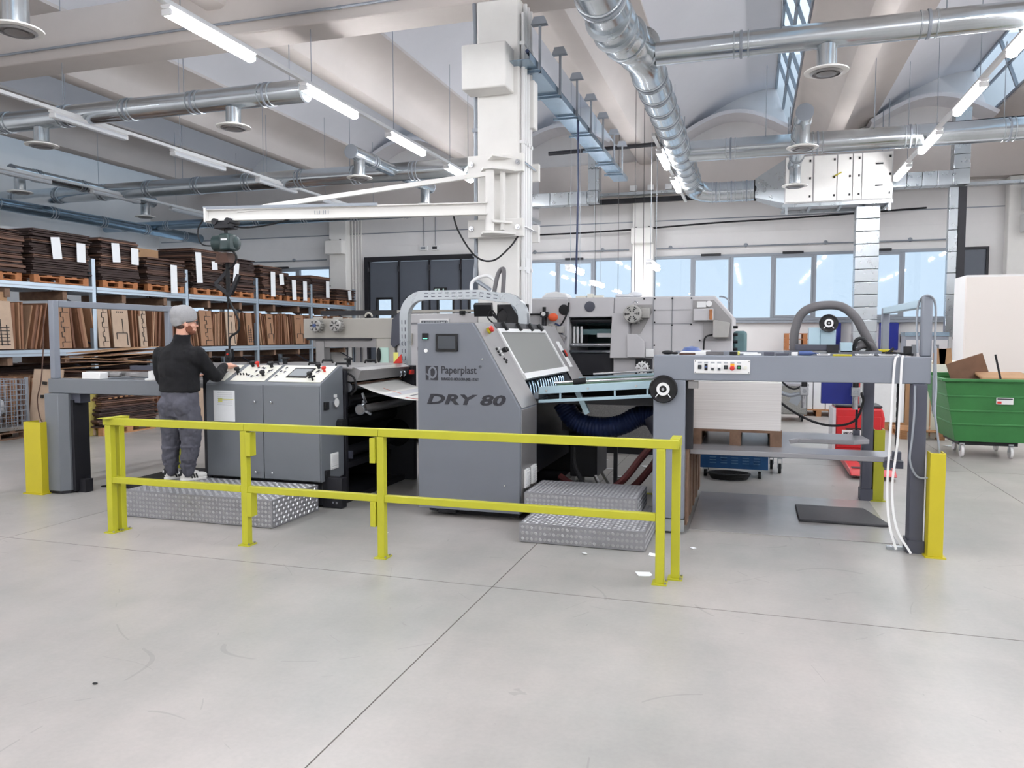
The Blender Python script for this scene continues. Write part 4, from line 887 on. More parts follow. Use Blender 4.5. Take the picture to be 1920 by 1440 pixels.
M().b(-.775,-.53,6.6,8.45,.03,.13).build('plinth', 'black_paint', t)
M().b(-.78,-.515,6.57,6.585,.02,.125).build('foot_bracket', 'galvanized', t)
for x in (-.735,-.56):
    M().b(x-.012,x+.012,6.565,6.571,.04,.1).build('bracket_slot', 'black_rubber', t)
M().b(-.785,1.32,6.57,6.7,1.31,1.52).build('front_beam', 'grey_paint_pale', t, bev=.008)
M().b(-.785,1.32,8.5,8.62,1.31,1.52).build('rear_beam', 'grey_paint_pale', t, bev=.008)
M().b(-.785,-.6,6.7,8.5,1.31,1.5).build('side_beam', 'grey_paint_pale', t, bev=.006)
M().b(1.2,1.32,6.7,8.5,1.36,1.5).build('side_beam', 'grey_paint_pale', t, bev=.006)
M().b(1.19,1.29,6.52,6.66,.0,1.31).build('post', 'dark_grey_paint', t, bev=.006); M().b(1.18,1.3,6.51,6.68,.0,.1).build('post_shoe', 'dark_grey_paint', t)
M().b(1.1,1.2,8.5,8.62,.0,1.31).build('post', 'dark_grey_paint', t, bev=.006); M().b(1.09,1.21,8.49,8.63,.0,.12).build('post_shoe', 'dark_grey_paint', t)
M().b(1.05,1.18,6.58,6.63,.0,.025).build('floor_anchor', 'galvanized', t)
# pleated guard on the inner flank
for k in range(9): M().b(-.519,-.5-.008*(k % 2),6.66+k*.2,6.66+k*.2+.19,.06,1.3).build('guard_slat', 'wood_pallet_dark', t)
M().b(-.52,-.46,6.64,6.72,.72,1.3).build('lift_rail', 'black_paint', t)
M().b(-.5,-.42,6.6,6.66,1.24,1.3).build('sensor_bracket', 'steel_panel', t)
# top frame on the right side
M().b(1.25,1.325,6.6,6.68,1.52,1.985).build('frame_post', 'grey_paint_pale', t, bev=.012); M().b(1.25,1.32,8.5,8.57,1.52,1.96).build('frame_post', 'grey_paint_pale', t, bev=.01)
M().b(1.255,1.32,6.68,8.58,1.9,1.965).build('frame_bar', 'pale_rail', t, bev=.008)
M().b(1.22,1.35,8.46,8.6,1.52,1.545).build('yellow_clamp', 'guard_yellow', t, bev=.006)
handwheel(t, (-.7,6.565,1.235))
pn = M().b(-.452,-.005,6.562,6.57,1.37,1.482).build('button_panel', 'white_plastic', t, bev=.004)
PX = [-.405,-.355,-.302,-.25,-.197,-.145,-.093,-.042]; zc = 1.424
mat('selector_blue', (70,90,140), .4); mat('signal_green', (60,160,90), .4); mat('signal_orange', (240,170,40), .4)
for k, x in enumerate(PX):
    if k == 7: M().lathe([(.014,0),(.014,.006),(0,.007)], (x,6.562,zc-.002), (0,-1,0), 14).build('blank_plug', 'cream_panel', pn); continue
    if k in (1,2,3):
        b = M().b(x-.013,x+.013,6.552,6.562,zc-.028,zc+.026).build('rocker', 'black_rubber' if k == 1 else 'white_plastic', pn, bev=.008)
        M().b(x-.011,x+.011,6.549,6.553,zc-.026 if k > 1 else zc-.004,zc-.006 if k > 1 else zc+.006).build('rocker_cap', 'screen_grey' if k > 1 else 'selector_blue', b)
    elif k == 5:
        M().b(x-.016,x+.016,6.557,6.562,zc,zc+.03).build('stop_plate', 'signal_orange', pn); M().lathe([(.012,0),(.02,.015),(.02,.028),(.012,.034)], (x,6.56,zc-.006), (0,-1,0), 16).build('emergency_stop', 'red_plastic', pn)
    else:
        b = M().b(x-.015,x+.015,6.55,6.562,zc-.016,zc+.016).build('push_button', 'black_rubber', pn, bev=.003)
        M().cyl((x,6.55,zc-.002), (x,6.544,zc-.002), .009, 10).build('button_cap', 'signal_green' if k == 6 else 'screen_grey', b)
    M().b(x-.016,x+.016,6.5605,6.562,zc+.03,zc+.042).build('name_tag', 'ink_grey', pn)
for x in (-.442,-.015):
    for z in (1.38,1.472): M().cyl((x,6.562,z), (x,6.559,z), .004, 8).build('screw', 'screen_grey', pn)
# suction head with hose and its wheel on top
t = thing('suction_unit', 'grey suction unit with handwheel on top of the feeder', 'machine part', (.75,7.9,1.5))
M().b(.3,1.15,7.8,8.0,1.5,1.54).build('slide_rail', 'chrome', t)
M().b(.52,.62,7.82,7.96,1.54,1.76).b(.62,.76,7.84,7.96,1.56,1.74).build('bracket_block', 'pale_rail', t, bev=.006)
M().b(.4,.7,7.8,7.9,1.54,1.6).build('motor', 'dark_grey_paint', t, bev=.008); M().b(.68,.78,7.78,7.88,1.52,1.6).build('valve', 'black_paint', t)
M().b(.8,.9,7.8,7.9,1.53,1.62).build('valve_block', 'pale_rail', t)
handwheel(t, (.69,7.82,1.80), .085)
M().tube(spline([(.92,7.85,1.55),(.94,7.85,1.64),(1.0,7.85,1.65),(1.05,7.85,1.57),(1.02,7.85,1.52)], 6), .018, 8).build('small_hose', 'black_rubber', t)
t = thing('suction_hose', 'thick grey suction hose arching over the feeder top', 'hose', (.45,8.0,1.5))
M().tube(spline([(.40,8.0,1.51),(.40,8.0,1.7),(.44,8.0,1.86),(.52,8.0,1.94),(.66,8.0,1.975),(.82,8.0,1.96),(.94,8.0,1.86),(1.02,8.0,1.72),(1.1,8.0,1.56),(1.12,7.98,1.5)], 7), .042, 14).build('hose', 'hose_grey', t)
M().tube(spline([(.86,7.9,1.53),(.93,7.9,1.56),(1.0,7.9,1.60),(1.07,7.92,1.58),(1.12,7.96,1.52)], 7), .04, 14).build('branch_hose', 'hose_grey', t)
for x in (.9,.94): M().lathe([(.041,-.006),(.045,-.006),(.045,.006),(.041,.006)], (x,7.9,1.548+(x-.9)), (1,0,.5), 14).build('hose_clamp', 'chrome', t)
# loose things on the feeder top
def loose(name, lb, cat, m, shp, parent=None, bev=.003): return shp.build(name, m, None, label=lb, cat=cat, bev=bev)
loose('work_glove', 'dark work glove lying on the left end of the feeder beam', 'glove', 'black_rubber', M().ell((-.68,6.66,1.54), (.05,.035,.018)).ell((-.62,6.66,1.535), (.03,.012,.012)).ell((-.63,6.64,1.535), (.03,.01,.01)))
loose('pliers', 'brown handled pliers lying on the feeder beam beside the glove', 'pliers', 'die_board', M().bar((-.58,6.66,1.53), (-.45,6.64,1.53), .02, .018).bar((-.58,6.63,1.53), (-.45,6.655,1.53), .02, .018))
loose('olive_box', 'flat olive tool case on the feeder beam', 'case', 'hose_grey', M().b(-.36,-.22,6.6,6.69,1.521,1.55))
loose('tape_measure', 'black and yellow tape measure on the feeder beam above the panel', 'tape measure', 'black_rubber', M().b(-.17,-.11,6.6,6.66,1.521,1.55))
loose('marker_pen', 'yellow capped marker pen standing by the tape measure', 'marker', 'highlight_yellow', M().cyl((-.098,6.62,1.521), (-.098,6.62,1.553), .009, 10))
loose('paper_slip', 'lower white paper pad lying on the feeder beam', 'paper', 'white_paper', M().b(-.06,.08,6.6,6.69,1.521,1.535)); loose('paper_slip', 'upper white paper pad lying on the feeder beam', 'paper', 'white_paper', M().b(-.09,.05,6.6,6.69,1.5352,1.545))
loose('stapler', 'grey and white stapler on the feeder beam', 'stapler', 'dark_grey_paint', M().b(.1,.18,6.6,6.66,1.521,1.55).b(.19,.29,6.61,6.65,1.521,1.54))
loose('tape_roll', 'white tape roll between the stapler and the blue bottle on the feeder beam', 'tape roll', 'white_plastic', M().cyl((.335,6.62,1.521), (.335,6.62,1.55), .025, 18))
loose('glue_bottle', 'small blue glue bottle lying on the feeder beam', 'bottle', 'selector_blue', M().lathe([(.018,0),(.02,.05),(.02,.09),(.008,.11),(.003,.15)], (.37,6.64,1.541), (1,0,0), 12))
loose('folding_ruler', 'yellow folding ruler lying before the suction head', 'ruler', 'guard_yellow', M().b(.62,.76,6.58,6.62,1.521,1.535))
for k, (x0, x1) in enumerate(((.5,.6),(.78,.92),(.95,1.1))): loose('steel_part', 'small bright machine part on the feeder beam, %s from the hose' % ORD[k], 'part', 'chrome', M().b(x0,x1,6.58,6.66,1.521,1.54))
loose('black_clamp', 'black screw clamp on the right end of the feeder beam', 'clamp', 'black_rubber', M().bar((1.0,6.6,1.55), (1.2,6.62,1.535), .02, .02).cyl((1.16,6.62,1.54), (1.16,6.62,1.6), .03, 12).bar((1.02,6.6,1.55), (1.06,6.6,1.585), .02, .02))
loose('blue_dome', 'blue cap-like round dome on the feeder top left', 'bowl', 'selector_blue', M().lathe([(.1,0),(.1,.03),(.07,.07),(.0,.085)], (-.55,7.6,1.5), n=20), bev=0)  # cap-like blue item, shaped as a plain dome
loose('white_board_piece', 'long white board lying on the left feeder beam', 'board', 'white_plastic', M().b(-.62,-.40,7.2,8.2,1.501,1.535))
# regulators, blue box, cables below the beam
for k, (x, lb) in enumerate(((.52,'left of the blue panel'), (1.0,'right of the blue panel'))):
    r = thing('air_regulator', 'silver air regulator hanging '+lb, 'regulator', (x,8.3,.95), 'air regulators under the feeder')
    M().b(x-.04,x+.04,8.26,8.34,1.08,1.17).build('body', 'aluminium', r, bev=.008); M().cyl((x,8.3,1.17), (x,8.3,1.24), .028, 14).build('knob', 'black_rubber', r)
    M().cyl((x,8.3,.95), (x,8.3,1.08), .026, 14).build('bowl', 'aluminium', r); M().cyl((x,8.26,1.125), (x,8.255,1.125), .02, 14).build('gauge', 'screen_light', r); M().cyl((x,8.3,1.24), (x,8.3,1.4), .012, 6).build('hanger', 'galvanized', r)
bx = M().b(.69,.98,8.38,8.47,.995,1.36).build('blue_panel_box', 'royal_blue', None, bev=.004, label='royal blue sheet metal box hanging under the feeder', cat='box')
for q, (pts, r, m, lb) in enumerate((([(.1,8.3,1.35),(.16,8.3,1.15),(.35,8.3,.96),(.6,8.3,.82),(.82,8.3,.78),(1.0,8.3,.84),(1.07,8.3,1.02),(1.05,8.3,1.12)], .012, 'black_rubber', 'black air hose sagging in a long curve under the feeder'), ([(.14,8.32,1.36),(.2,8.32,1.18),(.36,8.32,1.08),(.5,8.32,1.1)], .02, 'alu_frame', 'pale corrugated hose curving to the left air regulator'), ([(.2,8.34,1.36),(.32,8.34,1.2),(.42,8.34,1.14),(.52,8.34,1.18)], .01, 'black_rubber', 'short black hose above the left air regulator'))):
    conduit(lb, spline(pts, 7), r, 'air_hose', m)
def chain(lb, x, y, z0, z1):
    c = thing('roller_chain', lb, 'chain', (x,y,z0), 'lift chains of the feeder'); n = int((z1-z0)/.04)
    g1 = M(); 
    for k in range(n): g1.ob((x, y+(.006 if k % 2 else -.006), z0+(k+.5)*.04), (.022,.012,.046), (0,0,0))
    g1.build('links', 'black_paint', c); M().b(x-.03,x+.03,y-.05,y+.03,z0-.07,z0).build('chain_anchor', 'dark_grey_paint', c, bev=.004)
chain('black lift chain hanging at the right front of the feeder', 1.15, 6.9, .74, 1.31); chain('black lift chain hanging at the rear post of the feeder', 1.02, 8.35, .74, 1.35)
for k, (x, pts) in enumerate(((1.06, [(1.085,6.56,1.53),(1.06,6.555,1.45),(1.045,6.553,.9),(1.035,6.55,.5),(1.05,6.5,.22),(1.10,6.48,.03)]), (1.11, [(1.12,6.56,1.53),(1.11,6.555,1.45),(1.10,6.553,.9),(1.07,6.55,.5),(1.10,6.5,.2),(1.2,6.46,.012)]))):
    st = thing('white_strap', 'white plastic strap hanging from the feeder beam to the floor, %s one' % ('left','right')[k], 'strap', (x,6.55,0), 'white straps'); g = M(); P = spline(pts, 8)
    for a, b_ in zip(P[:-1], P[1:]): g.bar(a, b_, .017, .003, up=(0,-1,0))
    g.build('band', 'white_plastic', st)
conduit('grey cable hanging in a big loop beside the right feeder post', spline([(1.335,6.55,1.6),(1.35,6.54,1.3),(1.34,6.5,1.1),(1.36,6.5,.95),(1.38,6.5,.75),(1.34,6.5,.62),(1.24,6.5,.6),(1.18,6.5,.72),(1.19,6.5,.9),(1.2,6.5,1.1),(1.2,6.505,1.3)], 8), .008, 'cable', 'alu_frame')
conduit('grey cable wound around the top right corner of the feeder', spline([(1.345,6.6,1.1),(1.34,6.58,1.35),(1.35,6.6,1.6),(1.36,6.62,1.3),(1.35,6.6,1.08)], 8), .008, 'cable', 'alu_frame')
conduit('thin cable running down the right top frame of the feeder', spline([(1.23,6.62,1.55),(1.225,6.66,1.8),(1.24,6.66,1.95),(1.29,6.59,1.99),(1.345,6.62,1.9),(1.345,6.62,1.55)], 6), .008, 'cable', 'alu_frame')
# lift table with fork slot
t = thing('lift_table', 'steel lift platform with a fork slot inside the feeder', 'lift platform', (.3,7.6,.64))
M().prism([(-.5,6.88),(1.06,6.88),(1.14,6.98),(1.14,7.24),(.45,7.24),(.36,7.36),(.36,7.78),(.45,7.9),(.95,7.9),(1.1,8.02),(1.06,8.4),(-.5,8.4)], 'z', .645, .69).build('plate', 'floor_plate', t, bev=.006)
M().b(1.06,1.2,6.87,6.95,.6,.66).build('chain_bracket', 'dark_grey_paint', t)
def pallet(lb, x0, x1, y0, y1, z, m='wood_pallet', group='wooden pallets', rz=0, name='wooden_pallet', along='x'):
    """euro pallet: top boards run along X, three runners along 'along'"""
    t = thing(name, lb, 'pallet', ((x0+x1)/2, (y0+y1)/2, z), group)
    W_, D_ = x1-x0, y1-y0
    n = 5
    for k in range(n):
        a = y0 + (D_-.1)*k/(n-1)
        M().b(x0, x1, a, a+.1, z+.122, z+.144).build('top_board', m, t)
    for k in range(3):
        a = x0 + (W_-.1)*k/2
        M().b(a, a+.1, y0, y1, z+.1, z+.122).build('stringer', m, t)
        M().b(a, a+.1, y0, y1, z, z+.022).build('bottom_board', m, t)
        for j in range(3):
            c = y0 + (D_-.13)*j/2
            M().b(a, a+.1, c, c+.13, z+.022, z+.1).build('block', m, t)
    return t
pallet('dark wooden pallet carrying the white paper stack on the lift platform', -.52, .275, 7.2, 8.3, .69, 'wood_pallet_dark')
def paper_mat():
    m = mat('paper_edges', (230,227,224), .75); nt = m.node_tree; L = nt.links; p = nt.nodes['Principled BSDF']; g = nt.nodes.new('ShaderNodeNewGeometry'); sp = nt.nodes.new('ShaderNodeSeparateXYZ'); L.new(g.outputs['Position'], sp.inputs[0])
    w = nt.nodes.new('ShaderNodeTexNoise'); w.noise_dimensions = '1D'; w.inputs['Scale'].default_value = 90; w.inputs['Detail'].default_value = 4; L.new(sp.outputs[2], w.inputs['W'])
    r = nt.nodes.new('ShaderNodeValToRGB'); r.color_ramp.elements[0].position = .3; r.color_ramp.elements[1].position = .65; r.color_ramp.elements[0].color = lin((222,218,216)); r.color_ramp.elements[1].color = lin((236,233,231)); L.new(w.outputs['Fac'], r.inputs[0]); L.new(r.outputs[0], p.inputs['Base Color'])
paper_mat()
g = M(); random.seed(5)
for k in range(31):
    o = random.uniform(-.0006,.0006); g.b(-.53+o, .265+o, 7.2+o, 8.28, .836+k*.014, .836+(k+1)*.014)
st = g.build('paper_ream_stack', 'paper_edges', None, smooth=False, label='tall stack of white paper sheets on the pallet in the feeder', cat='paper stack'); st['kind'] = 'stuff'
mat('pad_black', (58,58,62), .55, var=.1, scale=20, bump=.15, bscale=120)
M().prism([(.44,7.32),(1.12,7.31),(1.2,7.33),(1.06,7.98),(.44,7.98)], 'z', .006, .03).build('floor_ramp_plate', 'pad_black', None, bev=.008, label='black slant-edged plate lying on the floor under the lift platform', cat='floor plate')
M().b(-.49,1.17,6.76,8.46,.0005,.006).build('floor_sheet', 'floor_film', None, label='thin grey metal sheet on the floor inside the feeder', cat='floor plate')
def guard(lb, x0, x1, y0, y1, z1, m):
    t = thing('post_guard', lb, 'guard', ((x0+x1)/2, y0, 0), 'yellow post guards')
    M().b(x0, x1, y0, y0+.01, .01, z1).build('front_sheet', m, t, bev=.003); M().b(x1-.01, x1, y0+.01, y1, .01, z1).build('side_sheet', m, t); M().b(x0, x0+.01, y0+.01, y1, .01, z1).build('side_sheet', m, t)
    M().b(x0-.02, x1+.02, y0-.02, y1, 0, .01).build('foot_plate', m, t)
guard('bright yellow guard beside the right front post of the feeder', 1.305, 1.41, 6.42, 6.55, .8, 'guard_yellow')
guard('olive yellow guard at the rear right post of the feeder', 1.21, 1.31, 8.5, 8.66, .73, 'olive_yellow')
guard('bright yellow guard at the far left post of the delivery frame', -7.37, -7.14, 6.22, 6.4, .77, 'guard_yellow')
guard('olive yellow guard behind the operator\'s legs', -6.88, -6.58, 7.7, 7.85, .69, 'olive_yellow')
# ================================================================== LEFT DELIVERY FRAME
t = thing('delivery_frame', 'grey delivery portal with a rectangular top frame at the left', 'machine', (-6.4,7.3,0))
M().prism([(-7.16,6.3),(-6.98,6.3),(-6.92,6.38),(-6.92,6.56),(-7.16,6.56)], 'z', .03, 1.07).build('post', 'grey_paint', t, bev=.006); M().prism([(-7.15,6.31),(-6.98,6.31),(-6.93,6.38),(-6.93,6.55),(-7.15,6.55)], 'z', 0, .03).build('post_foot', 'black_paint', t)
M().b(-6.915,-6.88,6.4,6.6,.02,1.0).build('lift_rail', 'black_paint', t); M().b(-6.92,-6.8,6.42,6.55,.97,1.07).build('rail_head', 'dark_grey_paint', t); M().b(-6.9,-6.8,6.45,6.55,.0,.14).build('anchor', 'black_paint', t)
M().b(-7.19,-5.4,6.38,6.52,1.07,1.225).build('front_beam', 'grey_paint', t, bev=.008); M().b(-7.19,-5.4,8.1,8.24,1.07,1.225).build('rear_beam', 'grey_paint', t, bev=.008)
M().b(-7.19,-7.05,6.53,8.09,1.07,1.2).build('side_beam', 'grey_paint', t, bev=.006)
M().b(-7.14,-6.98,8.1,8.25,.0,1.07).build('post', 'grey_paint', t, bev=.006)
M().b(-7.175,-7.105,6.4,6.47,1.225,2.06).build('frame_post', 'grey_paint_pale', t, bev=.006); M().b(-7.175,-7.105,8.1,8.17,1.225,2.06).build('frame_post', 'grey_paint_pale', t, bev=.006)
M().b(-7.175,-7.105,6.471,8.099,1.99,2.06).build('frame_bar', 'grey_paint_pale', t, bev=.006)
for y in (6.8,7.3,7.75): M().b(-6.95,-5.5,y,y+.05,1.13,1.18).build('cross_bar', 'steel_panel', t)
M().b(-6.9,-5.5,6.6,6.66,1.25,1.3).build('joggle_bar', 'steel_panel', t); M().bar((-6.7,7.6,1.32), (-5.6,7.65,1.34), .06, .07).build('joggle_bar', 'steel_panel', t)
for x, y in ((-6.45,6.55),(-6.25,6.62),(-6.5,7.2)): M().ob((x,y,1.27), (.12,.05,.05), (0,0,8)).build('side_stop', 'steel_panel', t, bev=.01)
M().ob((-6.35,6.9,1.33), (.4,.06,.05), (0,0,6)).build('slide', 'dark_grey_paint', t)
loose('white_plug_box', 'small white box on the left delivery beam', 'box', 'white_plastic', M().b(-6.74,-6.5,6.39,6.5,1.226,1.3), bev=.008)
loose('paper_roll', 'white roll standing on a black foot on the delivery beam near the operator', 'roll', 'white_plastic', M().cyl((-5.87,6.45,1.245), (-5.87,6.45,1.32), .045, 16).cyl((-5.87,6.45,1.226), (-5.87,6.45,1.245), .08, 16))
loose('blue_rag', 'crumpled blue rag on the delivery beam beside the operator', 'rag', 'selector_blue', M().ell((-5.68,6.6,1.26), (.09,.06,.035)).ell((-5.62,6.62,1.28), (.05,.05,.03)).ell((-5.74,6.58,1.25), (.05,.04,.025)), bev=0)
M().b(-6.9,-5.4,6.75,8.05,.0,.012).build('rubber_mat', 'black_rubber', None, label='black rubber mat on the floor behind the operator', cat='mat')
conduit('thin brown cord hanging at the left delivery post', spline([(-7.2,6.37,1.9),(-7.22,6.36,1.5),(-7.24,6.34,1.2),(-7.3,6.34,1.0),(-7.27,6.34,.8),(-7.2,6.34,.72)], 6), .006, 'cord', 'die_board')
# ================================================================== HOSES BETWEEN DRYER AND FEEDER
t = thing('vacuum_hose', 'thick dark blue corrugated vacuum hose drooping under the conveyor', 'hose', (-1.2,7.9,.8))
P = spline([(-1.85,7.7,1.0),(-1.72,7.7,.82),(-1.5,7.7,.75),(-1.25,7.72,.78),(-1.05,7.74,.88),(-.88,7.74,.86),(-.8,7.74,.8)], 14)
M().tube(P, [.1+(.008 if i % 2 else 0) for i in range(len(P))], 16).build('hose', 'hose_blue', t); M().cyl((-.92,7.72,.9), (-.8,7.72,.7), .12, 20).build('collar', 'dark_grey_paint', t)
for k, pts in enumerate(([(-.78,7.5,.78),(-1.0,7.45,.5),(-1.2,7.4,.25),(-1.5,7.5,.08),(-1.85,7.6,.25)], [(-.78,7.7,.62),(-.95,7.6,.35),(-1.15,7.5,.15),(-1.45,7.6,.06),(-1.8,7.7,.18)])):
    conduit('dark red wrapped hose drooping to the floor between dryer and feeder, %s one' % ('upper','lower')[k], spline(pts, 8), .035, 'wrapped_hose', 'hose_red')
conduit('black cable curving across the floor between dryer and feeder', spline([(-1.7,7.6,.55),(-1.66,7.5,.35),(-1.45,7.4,.1),(-1.1,7.3,.03),(-.8,7.2,.03)], 8), .022, 'floor_cable', 'black_rubber')
conduit('yellow cable lying on the floor behind the steps', spline([(-1.9,8.2,.012),(-1.6,8.1,.012),(-1.2,8.15,.012),(-.8,8.1,.012)], 6), .01, 'floor_cable', 'rail_yellow')
t = thing('vacuum_pump', 'black vacuum pump box with small feet beside the dryer', 'pump', (-1.9,8.4,0))
M().b(-1.88,-1.58,8.2,8.8,.14,.62).build('housing', 'black_paint', t, bev=.01); M().b(-1.9,-1.3,7.9,8.5,.68,.78).build('top_tray', 'black_paint', t); M().bar((-1.6,8.2,.16), (-1.5,8.1,.0), .03).bar((-1.62,8.6,.16), (-1.52,8.6,.0), .03).bar((-1.85,8.25,.16), (-1.85,8.25,.0), .04).bar((-1.85,8.75,.16), (-1.85,8.75,.0), .04).build('foot', 'steel_panel', t)
M().b(-1.4,-1.36,8.2,8.24,.0,.68).build('tray_leg', 'black_paint', t)
# ================================================================== DIE CUTTING PRESS LINE (behind the column)
PY = 10.9
def motor(parent, c, r, ln, m='motor_grey', spokes=True, axis=(0,-1,0), fins=14):
    """finned electric motor with a slotted fan cowl facing along axis"""
    ax = Vector(axis); c = Vector(c)
    b = M().lathe([(r*.93,0),(r*.93,ln*.65),(r,ln*.66),(r,ln*.95),(r*.9,ln),(r*.2,ln)], c, ax, 28).build('motor', m, parent)
    u = ax.orthogonal().normalized(); w = ax.cross(u)
    f = M()
    for k in range(fins):
        a = 2*PI*k/fins; dv = u*math.cos(a)+w*math.sin(a); f.bar(c+dv*r*.93+ax*.02, c+dv*r*.93+ax*ln*.62, .012, .04, up=dv)
    f.build('fins', m, b, smooth=False)
    if spokes:
        g = M()
        for k in range(6):
            a = 2*PI*k/6+.3; dv = u*math.cos(a)+w*math.sin(a); sd = ax.cross(dv)
            for q in (.35,.55,.75): g.bar(c+ax*(ln+.001)+dv*r*q-sd*r*.2*q, c+ax*(ln+.001)+dv*r*q+sd*r*.2*q, .01, r*.11, up=dv)
        g.build('cowl_slot', 'black_rubber', b, smooth=False)
    return b
t = thing('die_cutting_press', 'big pale grey die cutting press behind the column under the windows', 'machine', (-2,11.8,0))
FYP = PY
# main body around the feed opening
M().b(-3.9,-2.53,FYP,12.7,.1,2.23).build('left_housing', 'press_grey', t, bev=.02)
M().b(-2.53,-1.88,FYP,12.7,1.95,2.23).build('lintel', 'press_grey', t, bev=.01)
M().prism([(-1.88,.1),(-.24,.1),(-.24,1.95),(-.48,2.23),(-1.88,2.23)], 'y', FYP+.02, 12.7).build('right_housing', 'press_grey', t, bev=.02)
M().b(-2.53,-1.88,FYP+.02,12.7,.1,1.1).build('lower_panel', 'steel_panel', t, bev=.005)
M().b(-2.53,-1.88,12.3,12.7,1.1,1.95).build('opening_back', 'teal_machine', t)
M().b(-2.52,-1.89,FYP+.05,11.6,1.12,1.43).build('feed_apron', 'black_paint', t)
M().b(-2.52,-1.89,FYP+.25,FYP+.32,1.7,1.78).b(-2.52,-1.89,FYP+.5,FYP+.6,1.84,1.92).build('cross_beam', 'teal_machine', t)
M().cyl((-2.52,FYP+.12,1.9), (-1.89,FYP+.12,1.9), .035, 14).build('feed_shaft', 'black_paint', t); M().cyl((-2.52,FYP+.1,1.55), (-1.89,FYP+.1,1.55), .03, 14).build('feed_shaft', 'chrome', t)
M().b(-2.52,-1.89,FYP+.02,FYP+.1,1.44,1.475).build('feed_lip', 'chrome', t)
g = M()
for x in (-2.49,-2.44,-2.38): g.cyl((x,FYP+.2,1.55), (x,FYP+.2,1.82), .018, 8)
g.build('valve_column', 'white_plastic', t); M().b(-2.15,-1.92,FYP+.2,FYP+.24,1.66,1.72).build('sensor_bar', 'white_plastic', t)
# covers on the front
M().prism([(-1.91,1.37),(-1.66,1.37),(-1.64,2.0),(-1.88,2.0)], 'y', FYP-.1, FYP+.02).build('slanted_cover', 'press_grey', t, bev=.008)
M().prism([(-1.66,1.38),(-1.42,1.38),(-1.42,1.6),(-1.53,1.71),(-1.66,1.71)], 'y', FYP-.14, FYP+.02).build('belt_cover', 'press_grey', t, bev=.008)
M().prism([(-1.6,1.71),(-1.5,1.71),(-1.34,2.0),(-1.34,2.12),(-1.62,2.12),(-1.62,1.72)], 'y', FYP+.0, FYP+.019).build('motor_plate', 'steel_panel', t)
motor(t, (-1.58,FYP+.02,1.985), .125, .26)
M().b(-1.5,-1.36,FYP-.12,FYP-.0,1.93,2.07).build('terminal_box', 'motor_grey', t, bev=.01)
M().tube(arc((-1.56,FYP-.1,2.13), .03, 0, 180, 6), .008, 6).build('lifting_eye', 'chrome', t)
motor(t, (-1.45,FYP-.0,1.23), .085, .16, 'white_plastic'); M().b(-1.56,-1.33,FYP+.0,FYP+.018,1.1,1.36).build('motor_recess', 'black_paint', t)
M().b(-1.41,-1.3,FYP-.08,FYP,1.39,1.5).build('switch_box', 'white_plastic', t, bev=.006)
# panel joints and screws
pj = M()
for x in (-1.32,-1.06): pj.b(x-.003,x+.003,FYP+.012,FYP+.021,1.2,2.22)
pj.b(-1.3,-.8,FYP+.012,FYP+.021,1.848,1.853).b(-1.3,-.8,FYP+.012,FYP+.021,2.04,2.044).b(-3.15,-3.144,FYP-.004,FYP+.002,1.3,2.2)
pj.build('panel_seam', 'grey_paint', t, smooth=False)
for x, z in ((-1.3,2.2),(-1.06,2.2),(-.8,2.2),(-1.3,1.87),(-1.06,1.83),(-.8,1.84),(-1.3,1.55),(-.68,1.62),(-.3,1.63),(-1.45,2.2),(-1.3,2.04)): M().cyl((x,FYP+.02,z), (x,FYP+.01,z), .012, 8).build('screw', 'black_rubber', t)
# valve niche at the right end
nc = M().prism([(-.78,1.86),(-.64,1.86),(-.64,1.62),(-.26,1.62),(-.26,1.9),(-.5,2.17),(-.78,2.17)], 'y', FYP+.005, FYP+.019).build('niche_plate', 'steel_panel', t)
M().b(-.76,-.5,FYP-.12,FYP,1.89,2.05).build('valve_box', 'press_grey', nc, bev=.006); M().cyl((-.53,FYP-.14,1.9), (-.53,FYP-.14,2.04), .02, 10).build('sight_glass', 'orange_wood', nc)
M().b(-.72,-.6,FYP-.06,FYP,2.07,2.15).build('gauge_box', 'white_plastic', nc); M().cyl((-.56,FYP-.02,2.12), (-.56,FYP-.05,2.12), .04, 18).build('gauge', 'white_plastic', nc)
M().prism([(-.5,1.66),(-.3,1.66),(-.28,1.86),(-.5,1.9)], 'y', FYP-.14, FYP).build('motor_cover', 'motor_grey', nc, bev=.006)
M().tube(spline([(-.5,FYP-.08,1.7),(-.6,FYP-.1,1.66),(-.62,FYP-.1,1.5),(-.6,FYP-.1,1.38)], 6), .012, 6).build('cable', 'black_rubber', nc)
M().b(-.24,-.06,11.0,11.5,1.3,1.75).build('gear_case', 'teal_machine', t, bev=.04)
for z in (1.4,1.5,1.6,1.7,1.8): M().cyl((-.24,11.0,z), (-.18,11.0,z), .02, 8).build('bolt', 'black_rubber', t)
M().tube(arc((-.42,FYP+.3,2.1), .13, 20, 100, 8), .012, 6).build('conduit_bow', 'alu_frame', t)
